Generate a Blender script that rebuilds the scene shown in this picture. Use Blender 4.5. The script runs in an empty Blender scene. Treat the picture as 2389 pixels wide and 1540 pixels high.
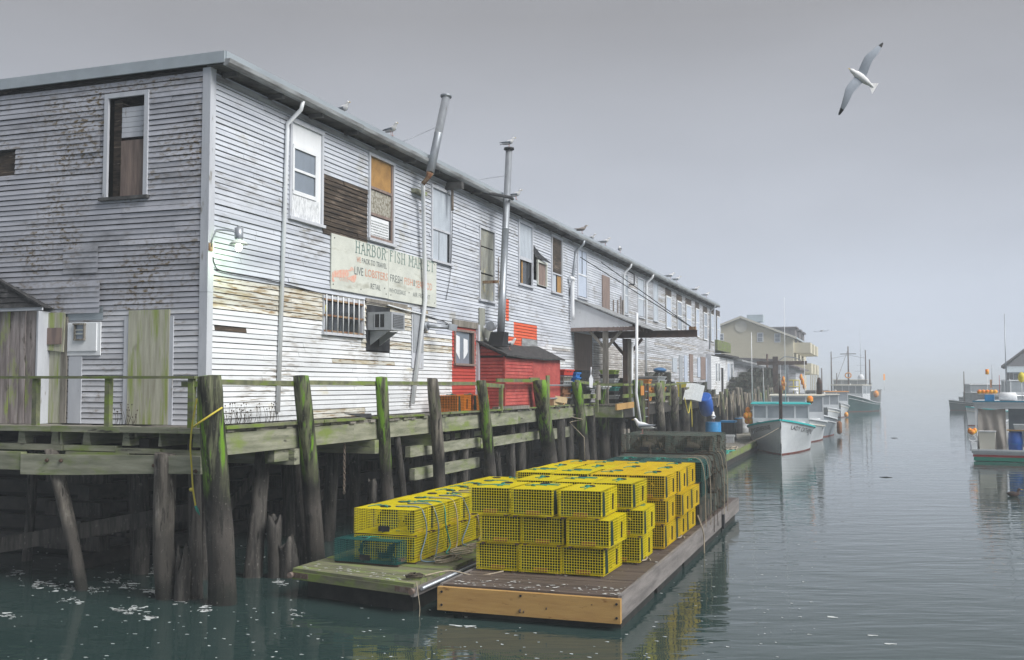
import bpy, bmesh, math, random
from mathutils import Vector, Matrix, noise
random.seed(7)
R = math.radians
S = bpy.context.scene
COL = S.collection
# ---------------------------------------------------------------- camera, sky, sun, exposure
EYE = 3.4
PITCH = math.atan(128 / 2388)
cd = bpy.data.cameras.new('camera'); cam = bpy.data.objects.new('camera', cd); COL.objects.link(cam)
cam.location = (0, 0, EYE); cam.rotation_euler = (R(90) + PITCH, 0, 0)
cd.sensor_width = 36; cd.lens = 36; cd.clip_end = 6000; cd.clip_start = .1
S.camera = cam
SUN_EL, SUN_AZ = R(42), R(124)            # azimuth clockwise from +Y (looking direction)
w = bpy.data.worlds.new('World'); S.world = w; w.use_nodes = True
wn = w.node_tree; wn.nodes.clear()
sky = wn.nodes.new('ShaderNodeTexSky'); sky.sky_type = 'NISHITA'; sky.sun_disc = False
sky.sun_elevation = SUN_EL; sky.sun_rotation = SUN_AZ; sky.dust_density = 6; sky.air_density = 1.2
hs = wn.nodes.new('ShaderNodeHueSaturation'); hs.inputs['Saturation'].default_value = .25; hs.inputs['Value'].default_value = .3
tc = wn.nodes.new('ShaderNodeTexCoord'); sp = wn.nodes.new('ShaderNodeSeparateXYZ')
cr = wn.nodes.new('ShaderNodeValToRGB')   # overcast: even grey cloud
e = cr.color_ramp.elements
e[0].position = 0; e[0].color = (2.95, 3.30, 3.92, 1); e[1].position = .6; e[1].color = (1.42, 1.45, 1.56, 1)
el = cr.color_ramp.elements.new(.16); el.color = (2.26, 2.42, 2.76, 1)
el = cr.color_ramp.elements.new(.34); el.color = (1.47, 1.50, 1.61, 1)
nz = wn.nodes.new('ShaderNodeTexNoise'); nz.inputs['Scale'].default_value = 2.2; nz.inputs['Detail'].default_value = 3
mp = wn.nodes.new('ShaderNodeMapping'); mp.inputs['Scale'].default_value = (1, 1, 3)
mr = wn.nodes.new('ShaderNodeMapRange'); mr.inputs[3].default_value = .78; mr.inputs[4].default_value = 1.22
vm = wn.nodes.new('ShaderNodeVectorMath'); vm.operation = 'SCALE'
mx = wn.nodes.new('ShaderNodeMix'); mx.data_type = 'RGBA'; mx.inputs[0].default_value = .9
bg = wn.nodes.new('ShaderNodeBackground'); bg.inputs[1].default_value = .085
ow = wn.nodes.new('ShaderNodeOutputWorld')
L = wn.links.new
L(tc.outputs['Generated'], sp.inputs[0]); L(sp.outputs['Z'], cr.inputs[0]); L(tc.outputs['Generated'], mp.inputs[0])
L(mp.outputs[0], nz.inputs['Vector']); L(nz.outputs[0], mr.inputs[0]); L(cr.outputs[0], vm.inputs[0]); L(mr.outputs[0], vm.inputs['Scale'])
L(sky.outputs[0], hs.inputs['Color']); L(hs.outputs[0], mx.inputs[6]); L(vm.outputs[0], mx.inputs[7]); L(mx.outputs[2], bg.inputs[0]); L(bg.outputs[0], ow.inputs[0])
sd = bpy.data.lights.new('sun', 'SUN'); sd.energy = 1.5; sd.angle = R(35); sd.color = (1, .985, .96)
so = bpy.data.objects.new('sun', sd); COL.objects.link(so)
sdir = Vector((math.sin(SUN_AZ) * math.cos(SUN_EL), math.cos(SUN_AZ) * math.cos(SUN_EL), math.sin(SUN_EL)))
so.rotation_euler = (-sdir).to_track_quat('-Z', 'Y').to_euler(); so.location = (60, 40, 60)
S.view_settings.view_transform = 'Standard'; S.view_settings.look = 'None'; S.view_settings.gamma = 1
S.view_settings.use_curve_mapping = False; S.view_settings.exposure = 1.56
S.render.engine = 'CYCLES'
cy = S.cycles
cy.use_denoising = True
try: cy.denoiser = 'OPENIMAGEDENOISE'
except Exception: pass
cy.max_bounces = 6; cy.diffuse_bounces = 3; cy.glossy_bounces = 3; cy.transmission_bounces = 3; cy.volume_bounces = 1
cy.transparent_max_bounces = 8; cy.sample_clamp_indirect = 4
# ---------------------------------------------------------------- frames: x = out to the water, y = along the wharf, z = up
ANG = R(19.58); CX, CY = -5.262, 17.6
NX, NY = math.cos(ANG), -math.sin(ANG); WX, WY = math.sin(ANG), math.cos(ANG)
class Frame:
    def __init__(s, ox, oy, a): s.o = (ox, oy); s.a = a; s.c = math.cos(a); s.s = math.sin(a)
    def w(s, p): return Vector((s.o[0] + p[0]*s.c - p[1]*s.s, s.o[1] + p[0]*s.s + p[1]*s.c, p[2]))
    def l(s, p):
        dx, dy = p[0] - s.o[0], p[1] - s.o[1]
        return Vector((dx*s.c + dy*s.s, -dx*s.s + dy*s.c, p[2]))
WF = Frame(CX, CY, -ANG); WORLD = Frame(0, 0, 0)
def ray(px, py):
    x, y = (px - 1194) / 2388, (770 - py) / 2388
    return Vector((x, math.cos(PITCH) - y * math.sin(PITCH), math.sin(PITCH) + y * math.cos(PITCH)))
OL = WF.l((0, 0, EYE))
def _rl(px, py):
    d = ray(px, py); return Vector((d.x*NX + d.y*NY, d.x*WX + d.y*WY, d.z))
def RW(px, py, a=0.):
    d = _rl(px, py); k = (a - OL.x) / d.x; return OL.y + k*d.y, EYE + k*d.z
def LW(px, py, b=0.):
    d = _rl(px, py); k = (-b - OL.y) / d.y; return OL.x + k*d.x, EYE + k*d.z
def HZ(px, py, z=0.):
    d = _rl(px, py); k = (z - EYE) / d.z; return OL.x + k*d.x, OL.y + k*d.y
def YD(px, py, t):            # point at wharf coordinate y = t
    d = _rl(px, py); k = (t - OL.y) / d.y; return Vector((OL.x + k*d.x, t, EYE + k*d.z))
def rectR(xl, yt, yb, xr, a=0.):
    t0, z1 = RW(xl, yt, a); _, z0 = RW(xl, yb, a); t1, _ = RW(xr, yt, a); return t0, t1, z0, z1
def rectL(xl, yt, yb, xr, b=0.):
    x0, z1 = LW(xl, yt, b); _, z0 = LW(xl, yb, b); x1, _ = LW(xr, yt, b); return x0, x1, z0, z1
# ---------------------------------------------------------------- mesh builder
class MB:
    def __init__(s): s.v = []; s.f = []; s.m = []; s.sm = set(); s.mi = 0
    def add(s, vs, fs, smooth=False):
        n = len(s.v); s.v += [tuple(v) for v in vs]
        for f in fs:
            if smooth: s.sm.add(len(s.f))
            s.f.append(tuple(i + n for i in f)); s.m.append(s.mi)
        return s
    def hexa(s, p):   # 8 points: bottom ring 0-3 (ccw from above), top ring 4-7
        return s.add(p, [(3,2,1,0),(4,5,6,7),(0,1,5,4),(1,2,6,5),(2,3,7,6),(3,0,4,7)])
    def box(s, x0, x1, y0, y1, z0, z1):
        if x0 > x1: x0, x1 = x1, x0
        if y0 > y1: y0, y1 = y1, y0
        if z0 > z1: z0, z1 = z1, z0
        return s.hexa([(x0,y0,z0),(x1,y0,z0),(x1,y1,z0),(x0,y1,z0),(x0,y0,z1),(x1,y0,z1),(x1,y1,z1),(x0,y1,z1)])
    def beam(s, p, q, a, b, up=(0,0,1), caps=True):   # a = width, b = height
        p, q = Vector(p), Vector(q); d = (q - p)
        if d.length < 1e-6: return s
        d.normalize(); u = Vector(up)
        if abs(d.dot(u)) > .98: u = Vector((1,0,0))
        r = d.cross(u).normalized(); u = r.cross(d)
        r, u = r*a/2, u*b/2
        vs = [p-r-u, p+r-u, p+r+u, p-r+u, q-r-u, q+r-u, q+r+u, q-r+u]
        fs = [(0,1,5,4),(1,2,6,5),(2,3,7,6),(3,0,4,7)]
        if caps: fs += [(3,2,1,0),(4,5,6,7)]
        return s.add(vs, fs)
    def tube(s, pts, rad, n=8, caps=True, smooth=True, squash=None):
        pts = [Vector(p) for p in pts]; k = len(pts)
        if not isinstance(rad, (list, tuple)): rad = [rad]*k
        vs = []; prev = None
        for i, p in enumerate(pts):
            d = (pts[min(i+1, k-1)] - pts[max(i-1, 0)])
            d = d.normalized() if d.length > 1e-9 else Vector((0,0,1))
            if prev is None:
                a = Vector((0,0,1)) if abs(d.z) < .9 else Vector((1,0,0)); u = d.cross(a).normalized()
            else:
                u = (prev - d*prev.dot(d)); u = u.normalized() if u.length > 1e-6 else d.orthogonal().normalized()
            prev = u; v = d.cross(u)
            for j in range(n):
                t = 2*math.pi*j/n; vs.append(p + (u*math.cos(t) + v*math.sin(t))*rad[i])
        fs = [(i*n+j, i*n+(j+1)%n, (i+1)*n+(j+1)%n, (i+1)*n+j) for i in range(k-1) for j in range(n)]
        s.add(vs, fs, smooth)
        if caps:
            m = len(s.v) - n*k
            s.f.append(tuple(m+j for j in reversed(range(n)))); s.m.append(s.mi)
            s.f.append(tuple(m+(k-1)*n+j for j in range(n))); s.m.append(s.mi)
        return s
    def ell(s, c, r, n=12, k=8):
        vs = []; fs = []
        for i in range(1, k):
            t = math.pi*i/k
            for j in range(n):
                a = 2*math.pi*j/n; vs.append((c[0]+r[0]*math.sin(t)*math.cos(a), c[1]+r[1]*math.sin(t)*math.sin(a), c[2]+r[2]*math.cos(t)))
        for i in range(k-2):
            for j in range(n): fs.append((i*n+j, (i+1)*n+j, (i+1)*n+(j+1)%n, i*n+(j+1)%n))
        a = len(vs); vs.append((c[0],c[1],c[2]+r[2])); vs.append((c[0],c[1],c[2]-r[2]))
        for j in range(n): fs.append((a, j, (j+1)%n)); fs.append((a+1, (k-2)*n+(j+1)%n, (k-2)*n+j))
        return s.add(vs, fs, True)
    def prism(s, pts, d):   # polygon of 3-D points extruded by vector d
        n = len(pts); d = Vector(d); vs = [Vector(p) for p in pts] + [Vector(p)+d for p in pts]
        return s.add(vs, [tuple(reversed(range(n))), tuple(range(n, 2*n))] + [(i, (i+1)%n, (i+1)%n+n, i+n) for i in range(n)])
    def grid(s, fn, nu, nv, smooth=True):
        vs = [fn(i/nu, j/nv) for i in range(nu+1) for j in range(nv+1)]
        return s.add(vs, [(i*(nv+1)+j, (i+1)*(nv+1)+j, (i+1)*(nv+1)+j+1, i*(nv+1)+j+1) for i in range(nu) for j in range(nv)], smooth)
    def mesh(s, name, mats, base=(0,0,0)):
        me = bpy.data.meshes.new(name)
        me.from_pydata([(v[0]-base[0], v[1]-base[1], v[2]-base[2]) for v in s.v], [], s.f)
        if not isinstance(mats, (list, tuple)): mats = [mats]
        for m in mats: me.materials.append(m)
        if len(mats) > 1: me.polygons.foreach_set('material_index', s.m)
        if s.sm:
            me.polygons.foreach_set('use_smooth', [i in s.sm for i in range(len(s.f))])
        return me
def props(o, label=None, cat=None, group=None, kind=None):
    for k, v in (('label', label), ('category', cat), ('group', group), ('kind', kind)):
        if v: o[k] = v
    return o
def thing(name, label, cat, base=(0,0,0), fr=None, group=None, rz=0):
    fr = fr or WF
    o = bpy.data.objects.new(name, None); COL.objects.link(o); o.empty_display_size = .2
    o.location = fr.w(base); o.rotation_euler = (0, 0, fr.a + rz)
    o['_b'] = list(base)
    return props(o, label, cat, group)
def part(name, mb, mat, par, label=None, kind=None, base=None):
    b = base if base is not None else par.get('_b', (0,0,0))
    me = mb.mesh(name, mat, b); o = bpy.data.objects.new(name, me); COL.objects.link(o); o.parent = par
    o['_b'] = list(b)
    return props(o, label, None, None, kind)
def solo(name, mb, mat, label, cat, base=(0,0,0), fr=None, group=None, kind=None):
    fr = fr or WF
    me = mb.mesh(name, mat, base); o = bpy.data.objects.new(name, me); COL.objects.link(o)
    o.location = fr.w(base); o.rotation_euler = (0, 0, fr.a); o['_b'] = list(base)
    return props(o, label, cat, group, kind)
def kids(o): return [c for c in COL.objects if c.parent == o]
CH = {}
def copy_tree(o, par=None, ch=None):
    c = o.copy(); COL.objects.link(c)
    if par is not None: c.parent = par
    for k in (ch or CH).get(o.name, []): copy_tree(k, c, ch)
    return c
def index(o):
    l = kids(o); CH[o.name] = l
    for k in l: index(k)
def place(proto, used, loc, rz, label, group=None, fr=None):
    o = proto if not used[0] else copy_tree(proto); used[0] = 1
    fr = fr or WF
    o.location = fr.w(loc); o.rotation_euler = (0, 0, fr.a + rz); o['label'] = label
    if group: o['group'] = group
    return o
# ---------------------------------------------------------------- materials
def mat(name, c1, c2=None, sc=(3,3,3), th=(.35,.65), c3=None, sc3=(1,1,1), th3=(.55,.7), rough=.8, bump=.15, metal=0, spec=.3,
        rand=.0, coord='O', zmix=None, row=None, emit=None, detail=6, bsc=None, off=0, c4=None, sc4=(1,1,1), th4=(.6,.66), trans=0, alpha=None, m3=None, spk=None, vor=None):
    m = bpy.data.materials.new(name); m.use_nodes = True; nt = m.node_tree; N = nt.nodes; K = nt.links.new
    b = N['Principled BSDF']; b.inputs['Roughness'].default_value = rough; b.inputs['Metallic'].default_value = metal
    b.inputs['Specular IOR Level'].default_value = spec
    if trans: b.inputs['Transmission Weight'].default_value = trans
    def rgb(c): return (c[0], c[1], c[2], 1)
    if emit:
        b.inputs['Emission Color'].default_value = rgb(emit[0]); b.inputs['Emission Strength'].default_value = emit[1]
    if coord == 'O': co = N.new('ShaderNodeTexCoord').outputs['Object']
    else: co = N.new('ShaderNodeNewGeometry').outputs['Position']
    if off:
        oi = N.new('ShaderNodeObjectInfo'); va = N.new('ShaderNodeVectorMath'); va.operation = 'ADD'
        vs = N.new('ShaderNodeVectorMath'); vs.operation = 'SCALE'; vs.inputs['Scale'].default_value = off
        cx = N.new('ShaderNodeCombineXYZ'); [K(oi.outputs['Random'], cx.inputs[i]) for i in range(3)]
        K(cx.outputs[0], vs.inputs[0]); K(co, va.inputs[0]); K(vs.outputs[0], va.inputs[1]); co = va.outputs[0]
    def nse(s, t, det=detail):
        mp = N.new('ShaderNodeMapping'); mp.inputs['Scale'].default_value = s; K(co, mp.inputs[0])
        n = N.new('ShaderNodeTexNoise'); n.inputs['Scale'].default_value = 1; n.inputs['Detail'].default_value = det; n.inputs['Roughness'].default_value = .62
        K(mp.outputs[0], n.inputs['Vector'])
        r = N.new('ShaderNodeMapRange'); r.inputs[1].default_value = t[0]; r.inputs[2].default_value = t[1]; K(n.outputs[0], r.inputs[0])
        return r.outputs[0], n.outputs[0]
    def mix(fac, a, bb):
        x = N.new('ShaderNodeMix'); x.data_type = 'RGBA'
        K(fac, x.inputs[0]) if hasattr(fac, 'links') else None
        if not hasattr(fac, 'links'): x.inputs[0].default_value = fac
        for i, v in ((6, a), (7, bb)):
            if hasattr(v, 'links'): K(v, x.inputs[i])
            else: x.inputs[i].default_value = rgb(v)
        return x.outputs[2]
    col = c1; raw = None
    if c2: f, raw = nse(sc, th); col = mix(f, c1, c2)
    if c3:
        f, _ = nse(sc3, th3)
        if m3:
            g_, _ = nse(m3[0], m3[1], 3); mu = N.new('ShaderNodeMath'); mu.operation = 'MULTIPLY'; K(f, mu.inputs[0]); K(g_, mu.inputs[1]); f = mu.outputs[0]
        col = mix(f, col, c3)
    if c4: f, _ = nse(sc4, th4); col = mix(f, col, c4)
    if zmix:      # list of (z0, z1, colour, noise scale): below z0 full, above z1 none, ragged
        for z0, z1, zc, zs in zmix:
            g = N.new('ShaderNodeNewGeometry'); s = N.new('ShaderNodeSeparateXYZ'); K(g.outputs['Position'], s.inputs[0])
            _, rn = nse(zs, (0, 1), 3)
            ma = N.new('ShaderNodeMath'); ma.operation = 'MULTIPLY_ADD'; K(rn, ma.inputs[0]); ma.inputs[1].default_value = -abs(z1-z0)*1.6; K(s.outputs['Z'], ma.inputs[2])
            ad = N.new('ShaderNodeMath'); ad.operation = 'ADD'; ad.inputs[1].default_value = abs(z1-z0)*.8; K(ma.outputs[0], ad.inputs[0])
            r = N.new('ShaderNodeMapRange'); r.inputs[1].default_value = z0; r.inputs[2].default_value = z1; r.inputs[3].default_value = 1; r.inputs[4].default_value = 0
            K(ad.outputs[0], r.inputs[0]); col = mix(r.outputs[0], col, zc)
    if spk:       # fine speckle over everything: (colour, scale, thresholds), ...
        for c_, s_, t_ in spk: f, _ = nse(s_, t_, 4); col = mix(f, col, c_)
    if row:       # per board tint: row = (z origin, pitch, amount)
        g = N.new('ShaderNodeTexCoord'); s = N.new('ShaderNodeSeparateXYZ'); K(g.outputs['Object'], s.inputs[0])
        a1 = N.new('ShaderNodeMath'); a1.operation = 'SUBTRACT'; K(s.outputs['Z'], a1.inputs[0]); a1.inputs[1].default_value = row[0]
        a2 = N.new('ShaderNodeMath'); a2.operation = 'DIVIDE'; K(a1.outputs[0], a2.inputs[0]); a2.inputs[1].default_value = row[1]
        a3 = N.new('ShaderNodeMath'); a3.operation = 'FLOOR'; K(a2.outputs[0], a3.inputs[0])
        a4 = N.new('ShaderNodeMath'); a4.operation = 'DIVIDE'; K(s.outputs['Y'], a4.inputs[0]); a4.inputs[1].default_value = 2.7
        a5 = N.new('ShaderNodeMath'); a5.operation = 'FLOOR'; K(a4.outputs[0], a5.inputs[0])
        cx = N.new('ShaderNodeCombineXYZ'); K(a3.outputs[0], cx.inputs[0]); K(a5.outputs[0], cx.inputs[1])
        wn_ = N.new('ShaderNodeTexWhiteNoise'); K(cx.outputs[0], wn_.inputs['Vector'])
        r = N.new('ShaderNodeMapRange'); r.inputs[3].default_value = 1-row[2]; r.inputs[4].default_value = 1+row[2]*.5; K(wn_.outputs['Value'], r.inputs[0])
        v = N.new('ShaderNodeVectorMath'); v.operation = 'SCALE'
        if hasattr(col, 'links'): K(col, v.inputs[0])
        else: v.inputs[0].default_value = col
        K(r.outputs[0], v.inputs['Scale']); col = v.outputs[0]
    if rand:
        oi = N.new('ShaderNodeObjectInfo'); r = N.new('ShaderNodeMapRange'); r.inputs[3].default_value = 1-rand; r.inputs[4].default_value = 1+rand
        K(oi.outputs['Random'], r.inputs[0]); v = N.new('ShaderNodeVectorMath'); v.operation = 'SCALE'
        if hasattr(col, 'links'): K(col, v.inputs[0])
        else: v.inputs[0].default_value = col
        K(r.outputs[0], v.inputs['Scale']); col = v.outputs[0]
    if hasattr(col, 'links'): K(col, b.inputs['Base Color'])
    else: b.inputs['Base Color'].default_value = rgb(col)
    if bump and (raw or bsc):
        if bsc: _, raw = nse(bsc, (0, 1))
        bp = N.new('ShaderNodeBump'); bp.inputs['Strength'].default_value = bump; bp.inputs['Distance'].default_value = .02
        K(raw, bp.inputs['Height']); K(bp.outputs[0], b.inputs['Normal'])
    return m
GRN = (.10, .16, .03)
M = {}
CP = .0965                                            # clapboard pitch
DZ = 2.69                                             # deck level
M['up'] = mat('pale_siding', (.60,.63,.68), (.44,.47,.53), (.8,.5,3), (.3,.7), c3=(.20,.185,.16), sc3=(4,2.,14), th3=(.46,.64), m3=((.5,.5,.8), (.50,.66)), c4=(.30,.27,.17), sc4=(.7,.6,1.1), th4=(.60,.76), row=(DZ, CP, .14), rough=.6, bump=.1, rand=.03)
M['low'] = mat('white_lower_siding', (.74,.76,.78), (.62,.64,.66), (.8,.5,3), (.35,.7), c3=(.30,.27,.23), sc3=(4,2.2,24), th3=(.46,.62), m3=((.6,.6,.9), (.50,.66)), c4=(.55,.48,.27), sc4=(.6,.4,1.3), th4=(.66,.78), row=(DZ, CP, .10), rough=.6, bump=.15)
M['left'] = mat('shade_grey_siding', (.50,.51,.56), (.34,.35,.39), (.9,.9,2.6), (.3,.7), c3=(.15,.105,.045), sc3=(9,5,16), th3=(.47,.62), m3=((.55,.55,.75), (.44,.60)), c4=(.10,.10,.10), sc4=(.6,.6,1.3), th4=(.54,.76), row=(DZ, CP, .13), rough=.5, bump=.08)  # base greyer than water side, the wall's shade put into paint; stains its own
M['leftlow'] = mat('shade_grey_lower_siding', (.66,.67,.71), (.46,.47,.50), (.9,.9,3), (.3,.7), c3=(.20,.15,.10), sc3=(6,4,16), th3=(.48,.62), m3=((.8,.8,1.2), (.50,.62)), row=(DZ, CP, .15), rough=.55, bump=.1)  # same shade grey carried into the lower boards
M['far'] = mat('far_siding', (.54,.56,.60), (.34,.34,.35), (1.5,.5,8), (.42,.66), c3=(.22,.20,.18), sc3=(1.2,.45,7), th3=(.58,.74), row=(DZ, CP, .22), rough=.65)
M['bare'] = mat('bare_weathered_siding', (.34,.32,.30), (.62,.62,.62), (3,1.2,24), (.48,.62), c3=(.16,.15,.12), sc3=(1.5,.5,6), th3=(.5,.7), row=(DZ, CP, .25), rough=.8)
M['red'] = mat('red_painted_siding', (.50,.075,.055), (.36,.045,.035), (2,2,6), (.3,.7), c3=(.62,.45,.42), sc3=(16,9,40), th3=(.70,.73), row=(DZ, CP, .1), rough=.6)
M['orange'] = mat('orange_paint', (.72,.13,.05), (.60,.10,.05), (2,2,6), (.3,.7), c3=(.6,.5,.45), sc3=(9,5,20), th3=(.66,.70), row=(DZ, CP, .08), rough=.6)
M['brown'] = mat('dark_brown_planks', (.10,.075,.055), (.035,.028,.024), (3,1.5,18), (.35,.62), c3=(.24,.19,.15), sc3=(2,1.2,13), th3=(.56,.68), row=(DZ, .12, .35), rough=.9, bump=.5)
M['dark'] = mat('shade_black', (.012,.012,.013), rough=.9)  # near-black stand-in for the darkness of gaps and interiors
M['trim'] = mat('painted_trim', (.56,.58,.62), (.43,.45,.49), (4,4,1), (.3,.7), c3=(.25,.24,.22), sc3=(9,9,2), th3=(.62,.7), rough=.6)
M['white'] = mat('white_paint', (.80,.82,.84), (.68,.70,.72), (3,3,1), (.3,.75), c3=(.45,.44,.42), sc3=(10,10,2.5), th3=(.66,.72), rough=.45)
M['metalroof'] = mat('pale_metal_flashing', (.42,.47,.50), (.33,.37,.40), (2,.6,3), (.3,.7), rough=.4, metal=.3, spec=.5)
M['gutter'] = mat('aged_gutter', (.34,.36,.37), (.16,.16,.16), (3,1.2,9), (.4,.65), rough=.6)
M['soffit'] = mat('dark_soffit', (.12,.12,.12), (.03,.03,.03), (3,2,5), (.35,.65), rough=.9)
M['galv'] = mat('galvanised_pipe', (.40,.43,.46), (.27,.29,.32), (7,7,2.5), (.3,.7), c3=(.2,.17,.14), sc3=(12,12,4), th3=(.64,.72), rough=.42, metal=.5, spec=.5)
M['pipe'] = mat('white_pipe', (.74,.77,.80), (.62,.64,.66), (5,5,1), (.3,.7), rough=.4)
M['glass'] = mat('window_glass', (.24,.28,.33), (.17,.20,.24), (2,2,1.2), (.3,.7), rough=.12, spec=.8, bump=0)
M['glassd'] = mat('dark_glass', (.03,.035,.04), rough=.1, spec=.6)
M['curtain'] = mat('pale_window_sheet', (.50,.55,.60), (.36,.40,.45), (5,5,1.5), (.3,.7), rough=.5)
M['old'] = mat('old_grey_wood', (.26,.24,.21), (.13,.12,.10), (9,9,1.4), (.35,.65), c3=(.36,.35,.31), sc3=(12,12,2), th3=(.6,.7), rough=.9, bump=.35, rand=.12, off=9)
M['oldh'] = mat('old_grey_planking', (.30,.28,.25), (.15,.14,.12), (9,1.2,9), (.35,.65), c3=(.12,.15,.06), sc3=(2,1.4,3), th3=(.52,.7), rough=.9, bump=.35, rand=.15, off=9)
M['beam'] = mat('mossy_timber', (.30,.30,.23), (.15,.16,.11), (3.5,1.1,9), (.35,.65), c3=(.17,.22,.06), sc3=(1.6,1.1,3), th3=(.50,.66), c4=(.05,.05,.04), sc4=(3,1.5,7), th4=(.62,.7), rough=.85, bump=.4, rand=.12, off=7)
M['beamx'] = mat('mossy_cross_timber', (.30,.30,.23), (.15,.16,.11), (1.1,3.5,9), (.35,.65), c3=(.17,.22,.06), sc3=(1.1,1.6,3), th3=(.50,.66), c4=(.05,.05,.04), sc4=(1.5,3,7), th4=(.62,.7), rough=.85, bump=.4, rand=.12, off=7)
M['wet'] = mat('wet_shade_timber', (.05,.046,.04), (.02,.019,.018), (4,4,6), (.35,.65), rough=.6, bump=.3, rand=.2, off=5)  # wet timber, darkened further to put under-deck shade into its colour
M['rail'] = mat('mossy_rail', (.20,.21,.12), (.10,.11,.07), (5,5,5), (.35,.65), c3=(.15,.21,.04), sc3=(2.2,2.2,5), th3=(.46,.6), rough=.85, bump=.3, rand=.1, off=5)
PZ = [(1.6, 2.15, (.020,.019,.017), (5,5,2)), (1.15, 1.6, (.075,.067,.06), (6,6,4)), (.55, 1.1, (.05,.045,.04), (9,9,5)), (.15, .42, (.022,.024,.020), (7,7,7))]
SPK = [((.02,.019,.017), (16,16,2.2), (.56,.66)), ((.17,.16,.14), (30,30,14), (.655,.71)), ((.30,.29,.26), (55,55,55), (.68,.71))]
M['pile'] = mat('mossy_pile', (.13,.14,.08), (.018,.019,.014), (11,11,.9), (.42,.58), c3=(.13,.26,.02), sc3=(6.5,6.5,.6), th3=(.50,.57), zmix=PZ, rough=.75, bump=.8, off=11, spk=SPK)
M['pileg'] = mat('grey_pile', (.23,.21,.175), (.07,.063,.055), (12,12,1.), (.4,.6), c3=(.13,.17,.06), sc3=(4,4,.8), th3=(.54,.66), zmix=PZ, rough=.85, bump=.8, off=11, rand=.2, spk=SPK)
M['piled'] = mat('shaded_pile', (.085,.078,.07), (.028,.026,.024), (12,12,1.4), (.38,.60), c3=(.17,.16,.145), sc3=(14,14,8), th3=(.62,.72), rough=.8, bump=.8, off=11, rand=.2, spk=SPK[:2])  # pile wood darkened so its colour carries the shade under the deck
M['ply'] = mat('algae_plywood', (.50,.50,.40), (.32,.31,.24), (12,12,1), (.35,.65), c3=(.28,.34,.10), sc3=(8,8,.6), th3=(.50,.62), c4=(.14,.13,.10), sc4=(3,3,1.6), th4=(.6,.75), rough=.85, bump=.2, off=3)
M['redshed'] = mat('red_shed_paint', (.46,.095,.08), (.33,.05,.045), (3,3,5), (.35,.65), c3=(.58,.36,.33), sc3=(18,18,26), th3=(.60,.66), m3=((1.5,1.5,2), (.45,.6)), c4=(.20,.05,.04), sc4=(5,5,1.5), th4=(.6,.75), rough=.7, rand=.06)
M['roofing'] = mat('black_roofing', (.035,.035,.037), (.09,.09,.09), (9,9,9), (.45,.7), c3=(.5,.5,.5), sc3=(22,22,22), th3=(.74,.76), rough=.95, bump=.4)
M['rust'] = mat('rusty_iron', (.15,.065,.03), (.30,.22,.14), (9,9,9), (.4,.6), rough=.85, bump=.3)
M['steel'] = mat('brown_steel', (.07,.05,.045), (.12,.075,.055), (3,3,3), (.4,.65), rough=.7)
M['black'] = mat('black_paint', (.02,.021,.024), (.05,.052,.056), (3,3,3), (.45,.7), rough=.6)
M['grey'] = mat('grey_paint', (.36,.38,.41), (.28,.30,.32), (3,3,3), (.35,.65), rough=.5)
M['signboard'] = mat('aged_cream_board', (.62,.64,.58), (.52,.54,.49), (2,2,3), (.35,.65), c3=(.36,.36,.30), sc3=(2,1,4), th3=(.56,.72), rough=.7, bump=.05)
M['inkg'] = mat('faded_green_lettering', (.16,.24,.22), (.34,.40,.37), (15,15,15), (.45,.65), rough=.8, bump=0)
M['inkd'] = mat('faded_dark_lettering', (.11,.13,.13), (.28,.30,.29), (18,18,18), (.48,.66), rough=.8, bump=0)
M['inkr'] = mat('faded_red_lettering', (.60,.25,.16), (.62,.42,.32), (18,18,18), (.45,.65), rough=.8, bump=0)
M['shedboard'] = mat('rough_shed_boards', (.36,.32,.31), (.17,.145,.14), (9,9,1.1), (.36,.62), c3=(.28,.34,.10), sc3=(3,3,1), th3=(.56,.68), c4=(.08,.07,.06), sc4=(5,5,2), th4=(.62,.7), rough=.9, bump=.3, off=8, rand=.15)
M['peel'] = mat('peeling_old_white_siding', (.66,.66,.62), (.52,.50,.42), (1.2,.8,7), (.35,.65), c3=(.30,.22,.13), sc3=(5,2.2,26), th3=(.50,.60), c4=(.46,.40,.27), sc4=(1.1,.8,4), th4=(.54,.68), row=(DZ, CP, .22), rough=.8)
M['chain'] = mat('dull_chain', (.13,.11,.095), (.22,.17,.13), (12,12,12), rough=.7)
M['boltiron'] = mat('dark_bolt_iron', (.05,.035,.028), (.10,.06,.04), (20,20,20), rough=.7)
M['strapiron'] = mat('worn_strap_iron', (.20,.16,.14), (.13,.085,.06), (14,14,14), (.4,.6), rough=.6)
M['oldpile'] = mat('split_grey_pile', (.20,.18,.155), (.065,.058,.05), (10,10,1.), (.38,.6), c3=(.30,.28,.25), sc3=(12,12,2), th3=(.58,.68), zmix=[(.9, 1.3, (.075,.068,.06), (6,6,4)), (.15,.42,(.03,.03,.026),(7,7,7))], rough=.9, bump=.8, off=9, spk=SPK)
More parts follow.
